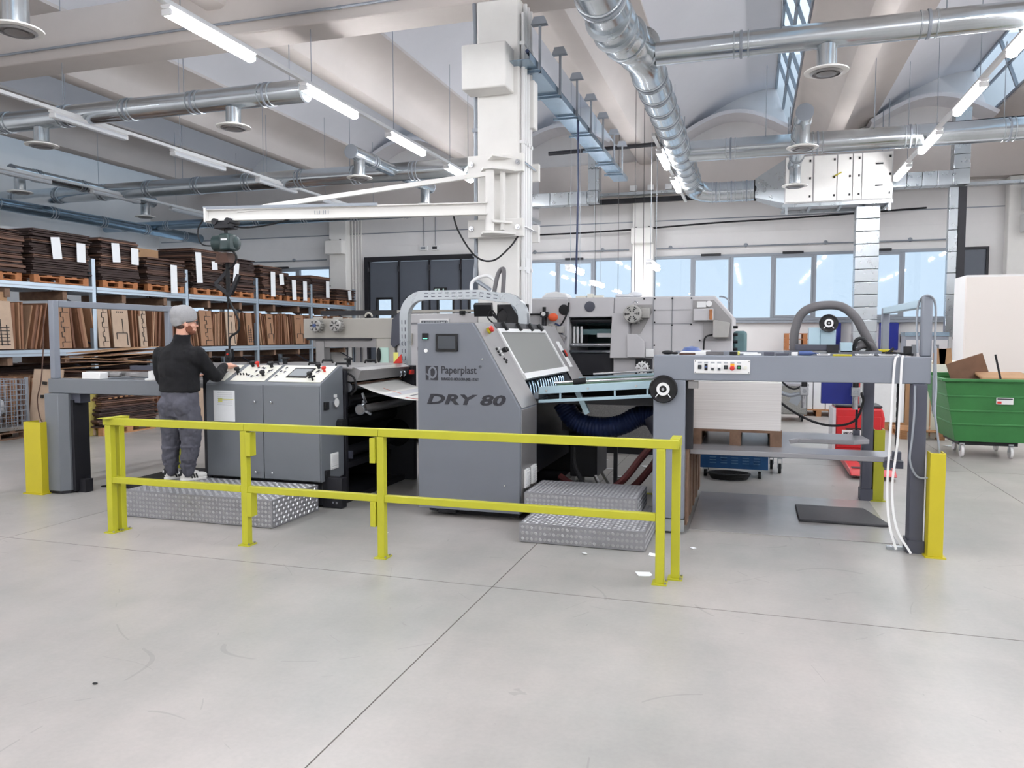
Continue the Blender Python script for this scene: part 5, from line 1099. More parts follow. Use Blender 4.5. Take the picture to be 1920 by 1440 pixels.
# fittings left of the opening
for x, z, m in ((-2.6,2.06,'black_rubber'),(-2.22,2.1,'blue_cabinet')): M().lathe([(.075,0),(.075,.015),(.0,.02)], (x,FYP,z), (0,-1,0), 26).build('port_cover', 'black_rubber' if m == 'black_rubber' else 'dark_grey_paint', t)
M().tube(spline([(-2.52,FYP-.03,2.16),(-2.55,FYP-.03,2.0),(-2.62,FYP-.04,1.86),(-2.7,FYP-.05,1.78)], 6), .014, 6).build('cable', 'black_rubber', t)
M().cyl((-3.18,FYP-.04,1.995), (-2.9,FYP-.04,1.995), .012, 8).build('air_pipe', 'black_rubber', t)
rg = M().b(-2.93,-2.83,FYP-.1,FYP-.0,1.95,2.03).build('regulator_body', 'black_paint', t); M().cyl((-2.88,FYP-.06,1.72), (-2.88,FYP-.06,1.95), .035, 12).build('regulator_bowl', 'black_paint', rg); M().cyl((-2.88,FYP-.1,2.0), (-2.88,FYP-.115,2.0), .03, 14).build('gauge', 'white_plastic', rg); M().cyl((-2.88,FYP-.06,2.03), (-2.88,FYP-.06,2.1), .025, 10).build('regulator_knob', 'black_rubber', rg)
mat('orange_plastic', (226,92,52), .45)
M().ell((-2.74,FYP-.09,1.95), (.075,.06,.06)).build('orange_guard', 'orange_plastic', t)
motor(t, (-2.75,FYP+.0,1.76), .085, .2, 'motor_grey'); M().ob((-2.62,FYP-.12,1.77), (.1,.12,.1)).build('gear_box', 'motor_grey', t, bev=.012); M().ob((-2.62,FYP-.1,1.64), (.12,.12,.14), (0,30,0)).build('pipe_elbow', 'steel_panel', t, bev=.02)
M().tube(spline([(-2.7,FYP-.12,1.86),(-2.62,FYP-.13,1.8),(-2.58,FYP-.12,1.6),(-2.56,FYP-.1,1.4)], 6), .016, 6).build('hose', 'hose_blue', t)
# lower guards behind the conveyor
mat('mesh_grey', (120,118,116), .6, .3, var=.5, scale=160)
M().b(-2.35,-1.3,FYP-.06,FYP-.0,.12,1.05).build('mesh_guard', 'mesh_grey', t); M().b(-1.3,-.9,FYP-.06,FYP,.12,1.1).build('lower_door', 'press_beige', t, bev=.006); M().b(-.9,-.3,FYP-.06,FYP,.12,1.1).build('lower_door', 'press_beige', t, bev=.006)
M().b(-3.9,-.2,FYP+.0,12.7,.0,.1).build('base_frame', 'black_paint', t)
# middle unit and delivery of the press line
t = thing('press_stripper', 'rounded grey housing of the press line left of the column', 'machine', (-4.7,11.8,0))
M().b(-5.28,-3.93,PY,12.6,.1,2.0).build('housing', 'press_grey', t, bev=.05); M().prism([(-5.35,1.55),(-5.3,1.5),(-5.2,1.56),(-5.18,1.9),(-5.08,2.03),(-5.2,2.05),(-5.32,1.93)], 'y', PY-.04, PY-.001).build('rubber_edge', 'dark_grey_paint', t)
M().b(-5.1,-3.93,PY-.015,PY,1.88,2.02).build('top_cover', 'press_grey', t, bev=.01); M().b(-5.2,-3.93,PY-.006,PY+.001,1.862,1.872).build('seam', 'dark_grey_paint', t)
pl = M().b(-4.86,-4.38,PY-.03,PY-.015,1.82,1.94).build('name_plate', 'white_plastic', t); M().b(-4.83,-4.4,PY-.034,PY-.03,1.855,1.915).build('name_field', 'screen_grey', pl)
random.seed(2)
g = M(); x = -4.815
while x < -4.42:
    w = random.uniform(.02,.04); g.b(x, x+w, PY-.037, PY-.034, 1.868, 1.905); x += w+.012
g.build('worn_lettering', 'screen_light', pl)
M().b(-5.28,-3.9,PY+.05,PY+.1,2.04,2.08).build('top_rail', 'press_beige', t); M().b(-5.05,-4.99,PY-.04,PY,1.55,1.72).build('latch', 'press_beige', t); M().b(-5.045,-5.0,PY-.055,PY-.04,1.56,1.63).build('latch_grip', 'black_rubber', t)
M().b(-4.2,-4.12,PY-.05,PY-.0,2.0,2.06).build('catch', 'black_rubber', t)
t = thing('press_delivery', 'beige delivery portal of the press line with two fan motors', 'machine', (-6.2,11.8,0))
M().b(-6.92,-5.3,PY,12.5,1.64,1.96).build('upper_housing', 'press_beige', t, bev=.015)
M().b(-5.62,-5.3,PY,12.5,.0,1.64).build('right_leg', 'press_beige', t, bev=.01); M().b(-6.7,-6.55,PY,PY+.2,.0,1.6).build('left_leg', 'steel_panel', t, bev=.008); M().b(-6.7,-6.55,12.2,12.4,.0,1.6).build('left_leg', 'steel_panel', t, bev=.008)
M().b(-6.75,-5.63,PY+.02,PY+.12,1.5,1.64).build('under_beam', 'steel_panel', t); M().b(-6.85,-5.7,PY-.02,PY+.02,1.61,1.645).build('black_lip', 'black_paint', t)
for k, x in enumerate((-6.62,-6.26)):
    b = motor(t, (x,PY,1.845), .095, .16, 'motor_grey'); M().b(x-.06,x+.06,PY-.1,PY,1.93,1.98).build('terminal_box', 'press_beige', b, bev=.008)
    if k == 0: M().b(x-.03,x+.03,PY-.166,PY-.161,1.82,1.87).build('blue_badge', 'selector_blue', b)
for x in (-6.35,-6.22,-6.1,-5.98): M().cyl((x,PY+.4,1.0), (x,PY+.4,1.62), .012, 6).build('guide_rod', 'dark_grey_paint', t)
M().b(-6.9,-4.9,PY+.5,PY+.6,2.02,2.1).build('top_pipe_tray', 'black_paint', t); M().tube(arc((-5.9,PY+.3,1.99), .06, 0, 180, 8), .016, 8).build('lifting_eye', 'press_beige', t)
M().b(-5.55,-5.4,PY-.012,PY,1.2,1.5).build('mint_plate', 'sign_mint', t); M().ell((-5.56,PY-.03,1.38), (.035,.02,.12)).build('grip', 'black_rubber', t)
# things lying on the press
o = loose('plastic_film_bundle', 'crumpled clear film bundle lying on top of the press', 'film', 'white_plastic', M().prism([(-2.98,2.23),(-2.55,2.23),(-2.6,2.3),(-2.75,2.33),(-2.9,2.31)], 'y', 11.0, 11.3), bev=.02)
loose('gloves_bundle', 'pale work gloves lying on top of the press beside the motor', 'gloves', 'bag_white', M().ell((-1.72,11.1,2.25), (.16,.1,.03)).ell((-1.6,11.1,2.27), (.1,.08,.045)).ell((-1.82,11.1,2.26), (.07,.06,.03)), bev=0)
for k, q in enumerate(((-2.45,-2.3,2.26),(-2.28,-2.2,2.29),(-2.18,-2.05,2.265))): loose('small_box', 'small pale box on top of the press, %s of three' % ('left','middle','right')[k], 'box', 'cream_panel', M().b(q[0],q[1],11.0,11.1,2.231,q[2]))
# monitor behind the dryer
t = thing('control_monitor', 'large black monitor with reflections standing behind the dryer', 'monitor', (-3.05,9.8,1.4))
M().b(-3.25,-2.82,9.78,9.84,1.72,2.1).build('bezel', 'black_gloss', t, bev=.008); M().b(-3.21,-2.86,9.776,9.781,1.76,2.06).build('screen', 'black_gloss', t); M().b(-3.06,-3.0,9.82,9.88,.0,1.75).build('stand', 'black_paint', t); M().b(-3.2,-2.86,9.7,9.95,0,.02).build('foot', 'black_paint', t)
M().ob((-3.42,9.72,2.03), (.24,.1,.16), (20,0,8)).build('keyboard_tray', 'black_rubber', t); M().bar((-3.36,9.82,2.0), (-3.03,9.86,1.7), .03).build('arm', 'black_paint', t)
for k, pts in enumerate(([(-3.0,9.2,1.8),(-3.05,9.2,1.95),(-2.98,9.2,2.02),(-2.92,9.2,1.95),(-2.95,9.2,1.82)], [(-2.9,9.25,2.1),(-2.82,9.25,1.98),(-2.72,9.25,1.86),(-2.6,9.2,1.82)], [(-3.1,9.2,1.83),(-3.18,9.2,1.92),(-3.12,9.2,2.0),(-3.05,9.2,1.9)])):
    conduit('cable looping over the dryer top before the monitor, %s' % ('left loop','right strand','small loop')[k], spline(pts, 7), .01, 'cable', 'black_rubber' if k != 1 else 'alu_frame')

# ================================================================== RIGHT SIDE: CABINET, TRUCK, BINS
def caster(parent, x, y, z0, r=.05, m='black_rubber', fork=True):
    w = M().cyl((x-.016,y,r), (x+.016,y,r), r, 18).build('caster_wheel', m, parent)
    if fork: M().b(x-.03,x+.03,y-.03,y+.03,z0-.02,z0).b(x-.03,x-.02,y-.015,y+.015,r,z0-.02).b(x+.02,x+.03,y-.015,y+.015,r,z0-.02).build('caster_fork', 'galvanized', w)
t = thing('blue_tool_cabinet', 'low blue louvred cabinet on casters behind the lift platform', 'cabinet', (-.17,9.6,0))
M().b(-.56,.215,9.4,10.0,.11,.62).build('housing', 'blue_cabinet', t, bev=.008)
mat('louver_blue', (70,110,150), .45)
for k in range(5):
    for q in range(6): M().b(-.45+k*.125,-.375+k*.125,9.392,9.4,.17+q*.032,.18+q*.032).build('louver', 'louver_blue', t)
for x in (-.5,.12): caster(t, x, 9.45, .11, .042)
for x in (-.5,.12): caster(t, x, 9.92, .11, .042)
o = M()
for k in range(5): o.tube([(-.22+(.2+.008*k)*math.cos(a), 9.3+(.12+.005*k)*math.sin(a), .018+.014*k) for a in [2*PI*q/24 for q in range(24)]], .012, 6, closed=True)
o.build('cable_coil', 'black_rubber', None, label='coiled black cable lying on the floor under the blue cabinet', cat='cable')
t = thing('small_trolley', 'grey trolley corner on a black caster beside the blue cabinet', 'trolley', (.36,9.9,0))
M().b(.22,.42,9.8,10.3,.2,.34).build('deck', 'duct_blue_steel', t, bev=.01); caster(t, .36, 9.9, .2, .06); caster(t, .27, 10.2, .2, .06)
# red pallet truck
t = thing('pallet_truck', 'red electric pallet truck with forks towards the feeder', 'pallet truck', (1.4,11,0))
M().prism([(1.06,.08),(1.68,.08),(1.69,.6),(1.66,.73),(1.08,.73),(1.05,.6)], 'y', 11.0, 11.55).build('body', 'truck_red', t, bev=.03)
M().prism([(1.1,.2),(1.64,.2),(1.64,.62),(1.1,.62)], 'y', 10.985, 11.0).build('front_cover', 'truck_red', t, bev=.01); M().b(1.05,1.09,10.98,11.5,.1,.72).build('side_strip', 'press_grey', t)
M().b(1.08,1.66,11.02,11.5,.73,.765).build('battery_lid', 'black_paint', t, bev=.02); M().prism([(1.25,.4),(1.5,.4),(1.55,.47),(1.2,.47)], 'y', 10.975, 10.985).build('recess', 'hose_red', t)
M().b(1.17,1.52,10.972,10.976,.33,.44).build('badge', 'white_plastic', t); text('BREC', .062, 'badge_letters', 'black_rubber', t, (1.18,10.9715,.37), sx=1.0, shear=.15, bold=.002)
for x in (1.22,1.56):
    f = M().prism([(9.7,.05),(9.8,.03),(11.0,.05),(11.0,.13),(9.85,.11)], 'x', x-.08, x+.08).build('fork', 'truck_red', t, bev=.01); M().b(x-.05,x+.05,9.85,9.98,.105,.113).build('fork_slot', 'black_rubber', f); M().cyl((x-.05,9.9,.04), (x+.05,9.9,.04), .036, 12).build('fork_roller', 'white_plastic', f)
M().cyl((1.37,11.3,.76), (1.4,11.4,1.15), .035, 10).build('tiller', 'truck_red', t); M().ob((1.42,11.38,1.2), (.3,.1,.16), (20,0,0)).build('tiller_head', 'truck_red', t, bev=.03); M().ob((1.36,11.34,1.24), (.12,.06,.1)).build('tiller_console', 'black_rubber', t, bev=.02)
M().cyl((1.37,11.3,.11), (1.45,11.3,.11), .11, 18).build('drive_wheel', 'black_rubber', t)
# green waste bin
t = thing('waste_bin', 'large dented green waste bin on casters full of cardboard', 'bin', (3.3,12.4,0))
def taper(x0b, x1b, y0b, y1b, z0, x0t, x1t, y0t, y1t, z1):
    return [(x0b,y0b,z0),(x1b,y0b,z0),(x1b,y1b,z0),(x0b,y1b,z0),(x0t,y0t,z1),(x1t,y0t,z1),(x1t,y1t,z1),(x0t,y1t,z1)]
F6 = [(0,3,2,1),(0,1,5,4),(1,2,6,5),(2,3,7,6),(3,0,4,7)]
B0, B1 = (2.72,3.56,11.92,12.95,.24), (2.55,4.05,11.8,13.1,1.07)
def bin_at(z):
    k = (z-B0[4])/(B1[4]-B0[4]); return [B0[i]+(B1[i]-B0[i])*k for i in range(4)]
sh = M().add(taper(*B0, *B1), F6).build('tub', 'green_bin', t, smooth=False); sd = sh.modifiers.new('thickness', 'SOLIDIFY'); sd.thickness = .012; sd.offset = 1
for z in (.47,.66,.86):
    x0, x1, y0, y1 = bin_at(z); e = .016
    M().b(x0-e,x1+e,y0-e,y0+.01,z-.014,z+.014).b(x0-e,x0+.01,y0,y1,z-.014,z+.014).b(x1-.01,x1+e,y0,y1,z-.014,z+.014).build('rib', 'green_bin', t, bev=.008)
x0, x1, y0, y1 = B1[:4]
M().b(x0-.05,x1+.05,y0-.05,y0+.015,1.06,1.1).b(x0-.05,x1+.05,y1-.015,y1+.05,1.06,1.13).b(x0-.05,x0+.015,y0,y1,1.06,1.1).b(x1-.015,x1+.05,y0,y1,1.06,1.1).build('rim', 'green_bin', t, bev=.008)
for k in range(9): xa = 2.62+k*.11; M().add([(xa,11.826,.88),(xa+.05,11.826,.88),(xa+.03,11.812,.95),(xa-.02,11.812,.95)], [(0,1,2,3)]).build('wear_mark', 'louver_green' if 'louver_green' in MATS else mat('louver_green', (120,160,120), .6), t)
M().b(3.17,3.37,11.806,11.822,.76,.85).build('sticker', 'white_plastic', t); M().b(3.18,3.36,11.802,11.806,.825,.84).build('sticker_text', 'print_grey', t); M().b(3.18,3.23,11.802,11.806,.77,.8).build('sticker_mark', 'red_plastic', t)
M().b(2.62,2.64,12.2,12.32,.72,.79).build('worn_label', 'cardboard', t)
M().b(2.78,3.5,12.0,12.9,.17,.24).build('chassis', 'black_paint', t)
for x, y in ((2.82,12.0),(3.42,12.02),(2.9,12.75),(3.45,12.8)): caster(t, x, y, .2, .085, 'white_plastic')
loose('cardboard_flap', 'brown cardboard flap leaning out of the green bin', 'cardboard', 'cardboard_dark', M().ob((3.05,12.8,1.18), (.5,.02,.36), (10,-20,0)), bev=0)
loose('cardboard_sheet', 'flat rounded cardboard sheet on the load of the green bin', 'cardboard', 'cardboard', M().ob((3.45,12.6,1.1), (.62,.5,.05), (8,0,0)), bev=.02)
loose('bin_load', 'mixed cardboard scrap filling the green bin', 'cardboard', 'cardboard_dark', M().b(2.75,3.9,12.0,12.95,.9,1.0), bev=.02)
M().cyl((3.36,12.3,1.0), (3.28,12.35,1.42), .014, 8).build('black_stick', 'black_rubber', None, label='thin black stick poking out of the green bin', cat='stick')
# alu bin, far goods
t = thing('metal_bin', 'speckled grey metal bin on small casters in the aisle', 'bin', (.6,16.3,0))
mat('speckled_metal', (150,150,146), .5, .4, var=.35, scale=60)
M().b(.1,1.07,16.0,16.9,.14,.72).build('tub', 'speckled_metal', t, bev=.03); M().b(.08,1.09,15.98,16.92,.7,.74).build('rim', 'aluminium', t)
for x, y in ((.2,16.08),(.98,16.08),(.2,16.8),(.98,16.8)): caster(t, x, y, .14, .05)
M().ob((.85,15.992,.45), (.18,.004,.22), (0,25,0)).build('label', 'alu_frame', t)
def stackbox(name, lb, cat, m, x0, x1, y0, y1, z0, z1, bev=.006, group=None): return M().b(x0,x1,y0,y1,z0,z1).build(name, m, None, bev=bev, label=lb, cat=cat, group=group)
pallet('wooden pallet under the white paper reams in the aisle', 1.0, 1.75, 17.2, 18.2, 0, 'wood_pallet')
for k in range(3): stackbox('paper_ream', 'upright white paper ream on the aisle pallet, %s of three' % ('left','middle','right')[k], 'paper', 'white_paper', 1.02+k*.245, 1.25+k*.245, 17.25, 18.1, .145, .85, group='paper reams on the aisle pallet')
stackbox('paper_block', 'big white paper block behind the red pallet truck', 'paper', 'white_paper', 2.02, 2.6, 15.0, 15.9, .15, 1.02); pallet('wooden pallet under the big white paper block', 2.0, 2.62, 15.0, 15.92, 0, 'wood_pallet')
stackbox('cardboard_slab', 'upright cardboard slab beside the white paper block', 'cardboard', 'cardboard', 2.63, 2.78, 15.1, 15.8, .0, .98)
stackbox('cardboard_box', 'open brown cardboard box on the floor near the green bin', 'box', 'cardboard', 2.85, 3.9, 17.6, 18.4, .0, .52)
stackbox('white_tarp', 'white plastic sheet heaped over the cardboard box', 'sheet', 'bag_white', 2.95, 3.9, 17.7, 18.3, .525, .78, bev=.08)
stackbox('paper_crate', 'pale cardboard crate on the pallet stack behind the green bin', 'crate', 'cream_panel', 3.0, 3.85, 16.2, 16.9, .0, 1.2)
pallet('wooden pallet lying behind the right feeder post', 2.35, 3.0, 13.8, 14.6, 0, 'wood_pallet')
t = thing('work_table', 'low dark table behind the cardboard box', 'table', (3.45,19,0)); M().b(2.7,4.2,18.7,19.3,.7,.76).build('table_top', 'black_paint', t)
for x, y in ((2.75,18.75),(4.1,18.75),(2.75,19.2),(4.1,19.2)): M().b(x,x+.05,y,y+.05,0,.7).build('leg', 'black_paint', t)
# cream slatted crate sticking out above the bin
t = thing('slatted_crate', 'pale slatted crate standing behind the green bin', 'crate', (2.9,14.2,0))
M().b(2.7,3.3,14.0,14.05,1.08,1.22).build('top_rail', 'cream_panel', t)
for k in range(5): M().b(2.7+k*.13,2.8+k*.13,14.0,14.03,.0,1.08).build('slat', 'cream_panel', t)
for k, (x, r, lb) in enumerate(((3.22,6,'left'),(3.4,-8,'right'))): M().ob((x,15.6,.73), (.2,.03,1.45), (0,r*.6,0)).build('leaning_board', 'cardboard', None, label='brown board leaning by the grey lockers, %s one' % lb, cat='board', group='leaning boards')
# lockers and wall equipment
for k, x in enumerate((3.3,3.72)):
    t = thing('grey_locker', 'tall grey locker by the white office wall, %s one' % ('left','right')[k], 'locker', (x,18.2,0), 'grey lockers')
    M().b(x-.2,x+.2,18.0,18.5,0,1.68).build('body', 'grey_paint_pale', t, bev=.01); d_ = M().b(x-.18,x+.18,17.985,18.0,.05,1.6).build('door', 'press_grey', t, bev=.005); M().b(x-.08,x+.02,17.975,17.985,.5,1.5).build('window_strip', 'grey_paint', d_); M().b(x+.1,x+.13,17.96,17.985,1.1,1.2).build('handle', 'black_rubber', d_)
    M().b(x-.205,x+.205,17.99,18.5,1.68,1.76).build('top_cap', 'duct_blue_steel', t)
for k, (x0, x1) in enumerate(((2.2,2.33),(3.3,3.75))): M().b(x0,x1,22.7,22.99,1.3,2.04).build('blue_wall_unit', 'royal_blue', None, bev=.03, label='blue unit on the back wall, %s of the square duct' % ('left','right')[k], cat='wall unit', group='blue wall units')
t = thing('black_wall_box', 'black box with loose cables on the back wall', 'box', (4.0,22.9,1.5)); M().b(3.83,4.25,22.75,22.99,1.5,1.73).build('box', 'black_paint', t, bev=.01); M().b(4.12,4.22,22.745,22.75,1.63,1.71).build('label', 'white_plastic', t)
M().tube(spline([(4.2,22.8,1.5),(4.1,22.8,1.42),(4.2,22.8,1.38),(4.3,22.8,1.45)], 6), .012, 6).build('cable', 'black_rubber', t)
for z in (1.2,1.32): M().cyl((4.1,22.9,z), (4.1,22.8,z), .06, 14).build('wall_socket', 'black_rubber', None, label='black round socket on the back wall, %s one' % ('lower' if z < 1.25 else 'upper'), cat='socket', group='black wall sockets')
for k in range(12): pallet('empty pallet in the tall pile by the back wall, %s from the floor' % (ORD+['eighth','ninth','tenth','eleventh','twelfth'])[k], .85, 1.85, 21.6, 22.5, k*.146, 'orange_wood', group='pallets piled at the back wall')
# white partition room at the right
ro = thing('partition_room', 'plain white partition room at the right edge', 'partition', (7,19,0))
M().b(3.98,11.9,17.0,17.1,0,2.82).build('front_panel', 'ivory_wall', ro); M().b(3.98,4.08,17.1,17.95,0,2.82).build('side_panel', 'white_wall', ro); M().b(3.98,11.9,17.0,17.95,2.82,2.86).build('lid', 'white_wall', ro)
t = thing('wall_speaker_box', 'white boxes high on the right wall pillar', 'box', (6.55,22.3,5)); M().b(6.45,6.75,22.3,22.65,4.3,4.75).b(6.45,6.75,22.3,22.65,4.85,5.4).build('box', 'white_plastic', t, bev=.01)

# ================================================================== RACKS ON THE LEFT
XF = -12.4
t = thing('pallet_rack', 'long galvanized pallet rack along the left side with pale blue beams', 'rack', (-12.95,16,0))
UY = [9.5, 12.12, 14.74, 17.38, 20.0, 22.6]
mat('rack_steel', (176,190,202), .35, .5)
for y in UY:
    for x in (XF-.04, XF-1.1): M().b(x-.045,x+.045,y-.045,y+.045,.0,3.2).build('upright', 'rack_steel', t, bev=.005)
    br = M()
    for z in (.3,.9,1.5,2.1,2.7): br.bar((XF-.06,y,z), (XF-1.08,y,z+.5), .03)
    br.build('bracing', 'dark_grey_paint', t)
for a, b_ in zip(UY[:-1], UY[1:]):
    for x in (XF-.0, XF-1.12):
        for z0, z1 in ((2.53,2.65),(1.31,1.43)):
            bm_ = M().b(x-.025,x+.025,a+.05,b_-.05,z0,z1).build('beam_rail', 'rack_steel', t, bev=.006)
            if x == XF: M().b(x+.026,x+.03,a+.05,b_-.05,z0+.045,z0+.06).build('beam_groove', 'alu_frame', bm_)
    for q in (.3,.75):
        y = a+(b_-a)*q
        M().b(XF-1.1,XF-.03,y-.05,y+.05,2.36,2.525).build('support_timber', 'wood_pallet_dark', t); M().b(XF-1.1,XF-.03,y-.05,y+.05,1.16,1.305).build('support_timber', 'wood_pallet_dark', t)
    M().b(XF-1.08,XF-.04,a+.06,b_-.06,1.431,1.445).build('shelf_board', 'die_board', t)
# pallets with stacked die boards on the top level
STK = [(9.62,10.58,3.52,0),(10.7,12.02,3.58,0),(12.24,13.28,3.64,0),(13.42,14.64,3.36,.02),(14.86,16.0,3.72,0),(16.08,17.24,3.62,0),(17.5,18.5,3.54,0),(18.62,19.9,3.34,0),(20.12,21.2,3.46,-.12),(21.3,22.5,3.14,.02)]
db = bpy.data.meshes.new('die_board'); bmm = bmesh.new(); bmesh.ops.create_cube(bmm, size=1.0); bmm.to_mesh(db); bmm.free(); db.materials.append(MATS['die_board'])
mat('die_board_dark', (58,42,38), .75, var=.2, scale=9)
def nth(n): return ('%dth' % n) if 3 < n < 21 else '%d%s' % (n, {1:'st',2:'nd',3:'rd'}.get(n % 10, 'th'))
db2 = db.copy(); db2.materials.clear(); db2.materials.append(MATS['die_board_dark'])
db3 = db.copy(); db3.materials.clear(); db3.materials.append(MATS['die_board_light']); DBM = [db, db, db2, db2, db2, db3]
WHERE = ['at the left picture edge','left of the first rack upright','right of the first rack upright','low beside the cardboard carton','tallest, behind the hoist hook','just right of the hoist','before the third rack upright','low with two white tags','with ragged edges near the pillar','last and lowest by the pillar']
random.seed(11)
for k, (y0, y1, zt, dx) in enumerate(STK):
    pallet('pallet under the die board stack %s' % WHERE[k], XF-1.0+dx, XF+.04+dx, y0+.06, y1-.06, 2.652, 'orange_wood', group='pallets on the rack top level')
    z = 2.797; n = 0
    while z < zt:
        h = random.choice((.03,.036,.042,.05)); o = bpy.data.objects.new('stacked_die_board', random.choice(DBM)); C.objects.link(o); n += 1
        ex = random.uniform(-.05,.06)
        o.location = (XF-.48+dx+random.uniform(-.02,.04), (y0+y1)/2+random.uniform(-.03,.03), z+h/2); o.scale = (1.02+ex, (y1-y0)-.03+random.uniform(-.1,.05), h-random.choice((.006,.01,.014))); o.rotation_euler = (random.uniform(-.004,.004), 0, random.uniform(-.02,.02))
        tag(o, 'dark die board, %s from the bottom in the stack %s' % (nth(n), WHERE[k]), 'die board', 'die boards stacked on the rack top'); z += h
TAGS = [(9.95,3.35,.42,0),(11.2,3.5,.4,6),(11.75,3.45,.36,0),(12.6,3.55,.38,4),(13.1,3.5,.34,0),(14.2,3.25,.62,0),(15.05,3.62,.7,3),(15.6,3.46,.2,5),(16.4,3.5,.52,-8),(17.95,3.4,.66,0),(18.35,3.38,.3,6),(18.95,3.25,.56,3),(19.5,3.25,.56,0),(20.95,3.35,.5,0),(22.05,3.12,.3,8)]
for k, (y, z, h, r) in enumerate(TAGS):
    kk = next(i for i, s in enumerate(STK) if s[0] <= y <= s[1]+.1)
    same = [q for q in TAGS if STK[kk][0] <= q[0] <= STK[kk][1]+.1]; which = '' if len(same) == 1 else (' first' if same[0][0] == y else ' second')
    M().ob((XF+.1+STK[kk][3], y, z-h/2), (.003,.2,h), (r,0,0)).build('paper_tag', 'white_paper', None, label='white paper tag%s on the die board stack %s' % (which, WHERE[kk]), cat='paper tag', group='white tags on the stacks')
t = thing('carton', 'large brown carton behind the low die board stack', 'box', (-13.2,13.9,2.7)); M().b(-13.9,-12.95,13.0,14.5,2.66,3.62).build('body', 'cardboard', t, bev=.01); M().b(-13.45,-13.4,13.0,14.5,3.62,3.624).build('tape', 'cardboard_dark', t)
stackbox('film_wrapped_boards', 'dark stack wrapped in shiny film near the window corner', 'boards', 'die_board', -13.6, -12.9, 18.2, 19.6, 2.7, 3.5)
# upright plywood die boards on the middle level and below
random.seed(21)
pm = []
for i in range(5):
    d2 = db.copy(); d2.materials.clear(); d2.materials.append(MATS['plywood_%d' % i]); pm.append(d2)
cut = mat('rule_cuts', (40,36,34), .6)
BAYS = ['first','second','third','fourth','fifth']
def upright_boards(z0, hmin, hmax, ys, ye, lb, group):
    y = ys; lean = 0.0; k = 0; run = 0; cnt = {}
    while y < ye:
        if run <= 0:
            old = lean; lean = random.choice((-.16,-.1,-.05,.03,.08,.2,.0)); run = random.randint(5,11); y += hmax*max(0, math.tan(old)-math.tan(lean))
        if any(abs(y+.03-u) < .1 for u in UY): y += .16
        run -= 1
        h = random.uniform(hmin, hmax); w = random.choice((.02,.026,.03,.04,.06)); bay = min(4, max(0, int((y-9.5)/2.62)))
        o = bpy.data.objects.new('plywood_die', random.choice(pm)); C.objects.link(o)
        dy = h/2*math.tan(lean)
        o.location = (XF-.5+random.uniform(-.04,.05), y+dy, z0+h/2*math.cos(lean)+.5*w*abs(math.sin(lean))+.002); o.scale = (.92, w, h); o.rotation_euler.x = -lean
        cnt[bay] = cnt.get(bay, 0)+1; tag(o, 'upright plywood die board %s, %s in the %s bay' % (lb, nth(cnt[bay]), BAYS[bay]), 'die board', group)
        y += w + random.choice((.006,.01,.03)); k += 1
        if run == 0: y += random.uniform(.01,.06)
upright_boards(1.446, .76, .86, 9.4, 22.3, 'on the middle shelf', 'upright die boards on the middle shelf')
upright_boards(.03, .8, .95, 9.5, 15.5, 'on the bottom level', 'upright die boards on the bottom level')
# die boards lying in the dark behind, on the bottom level of the rack's rear half
for q in range(5):
    z = .02; n = 0; ya, yb = UY[q]+.15, UY[q+1]-.15
    while z < 1.1:
        h = random.choice((.05,.06,.07)); o = bpy.data.objects.new('rear_die_board', random.choice((db, db2, db2))); C.objects.link(o); n += 1
        o.location = (-14.15+random.uniform(-.03,.03), (ya+yb)/2+random.uniform(-.05,.05), z+h/2); o.scale = (1.1, yb-ya-random.uniform(0,.2), h-.008)
        tag(o, 'dark die board lying behind the rack, %s from the floor in the %s bay' % (nth(n), BAYS[q]), 'die board', 'die boards lying behind the rack'); z += h
# boards turned face-out with black cutting rules
def face_board(y, w, z0, h, m, lb, style, x=XF+.03, lean=4):
    t = thing('face_die_board', lb, 'die board', (x,y,z0), 'die boards standing face out')
    M().ob((x-.02,y,z0+h/2), (.022,w,h), (0,-lean,0)).build('panel', m, t)
    g = M(); xx = x+.0; tl = math.tan(R(lean))
    def P(dy, dz): return Vector((xx-(dz-h/2)*tl*1.0-.004, y+dy, z0+dz))
    random.seed(style*7+3)
    if style == 0:
        for q in range(6): g.bar(P(-w*.3,h*(.1+.07*q)), P(w*.3,h*(.1+.07*q)), .008, .014)
        g.bar(P(-w*.2,h*.08), P(-w*.2,h*.62), .008, .014).bar(P(w*.15,h*.08), P(w*.15,h*.5), .008, .014)
    elif style == 1:
        a = P(-w*.1,h*.03)
        for q in range(8):
            b_ = P(-w*.1+(q % 2)*w*.16, h*(.03+.115*(q+1))); m_ = P(-w*.1+(q % 2)*w*.16, h*(.03+.115*q)); g.bar(a, m_, .008, .012).bar(m_, b_, .012, .008, up=(1,0,0)); a = b_
            if q % 3 == 0: g.bar(b_, P(w*.4,h*(.03+.115*(q+1))), .008, .01)
    else:
        g.bar(P(-w*.3,h*.35), P(w*.35,h*.35), .008, .018).bar(P(w*.35,h*.35), P(w*.35,h*.05), .008, .018).bar(P(w*.1,h*.35), P(w*.1,h*.7), .008, .014).bar(P(-w*.3,h*.35), P(-w*.3,h*.2), .008, .014)
        g2 = M()
        for q in range(4): g2.bar(P(w*(-.2+.12*q),h*.85), P(w*(-.2+.12*q),h*.88), .008, .02)
        g2.build('punch_mark', 'rule_cuts', t)
    g.build('cutting_rule', 'rule_cuts', t)
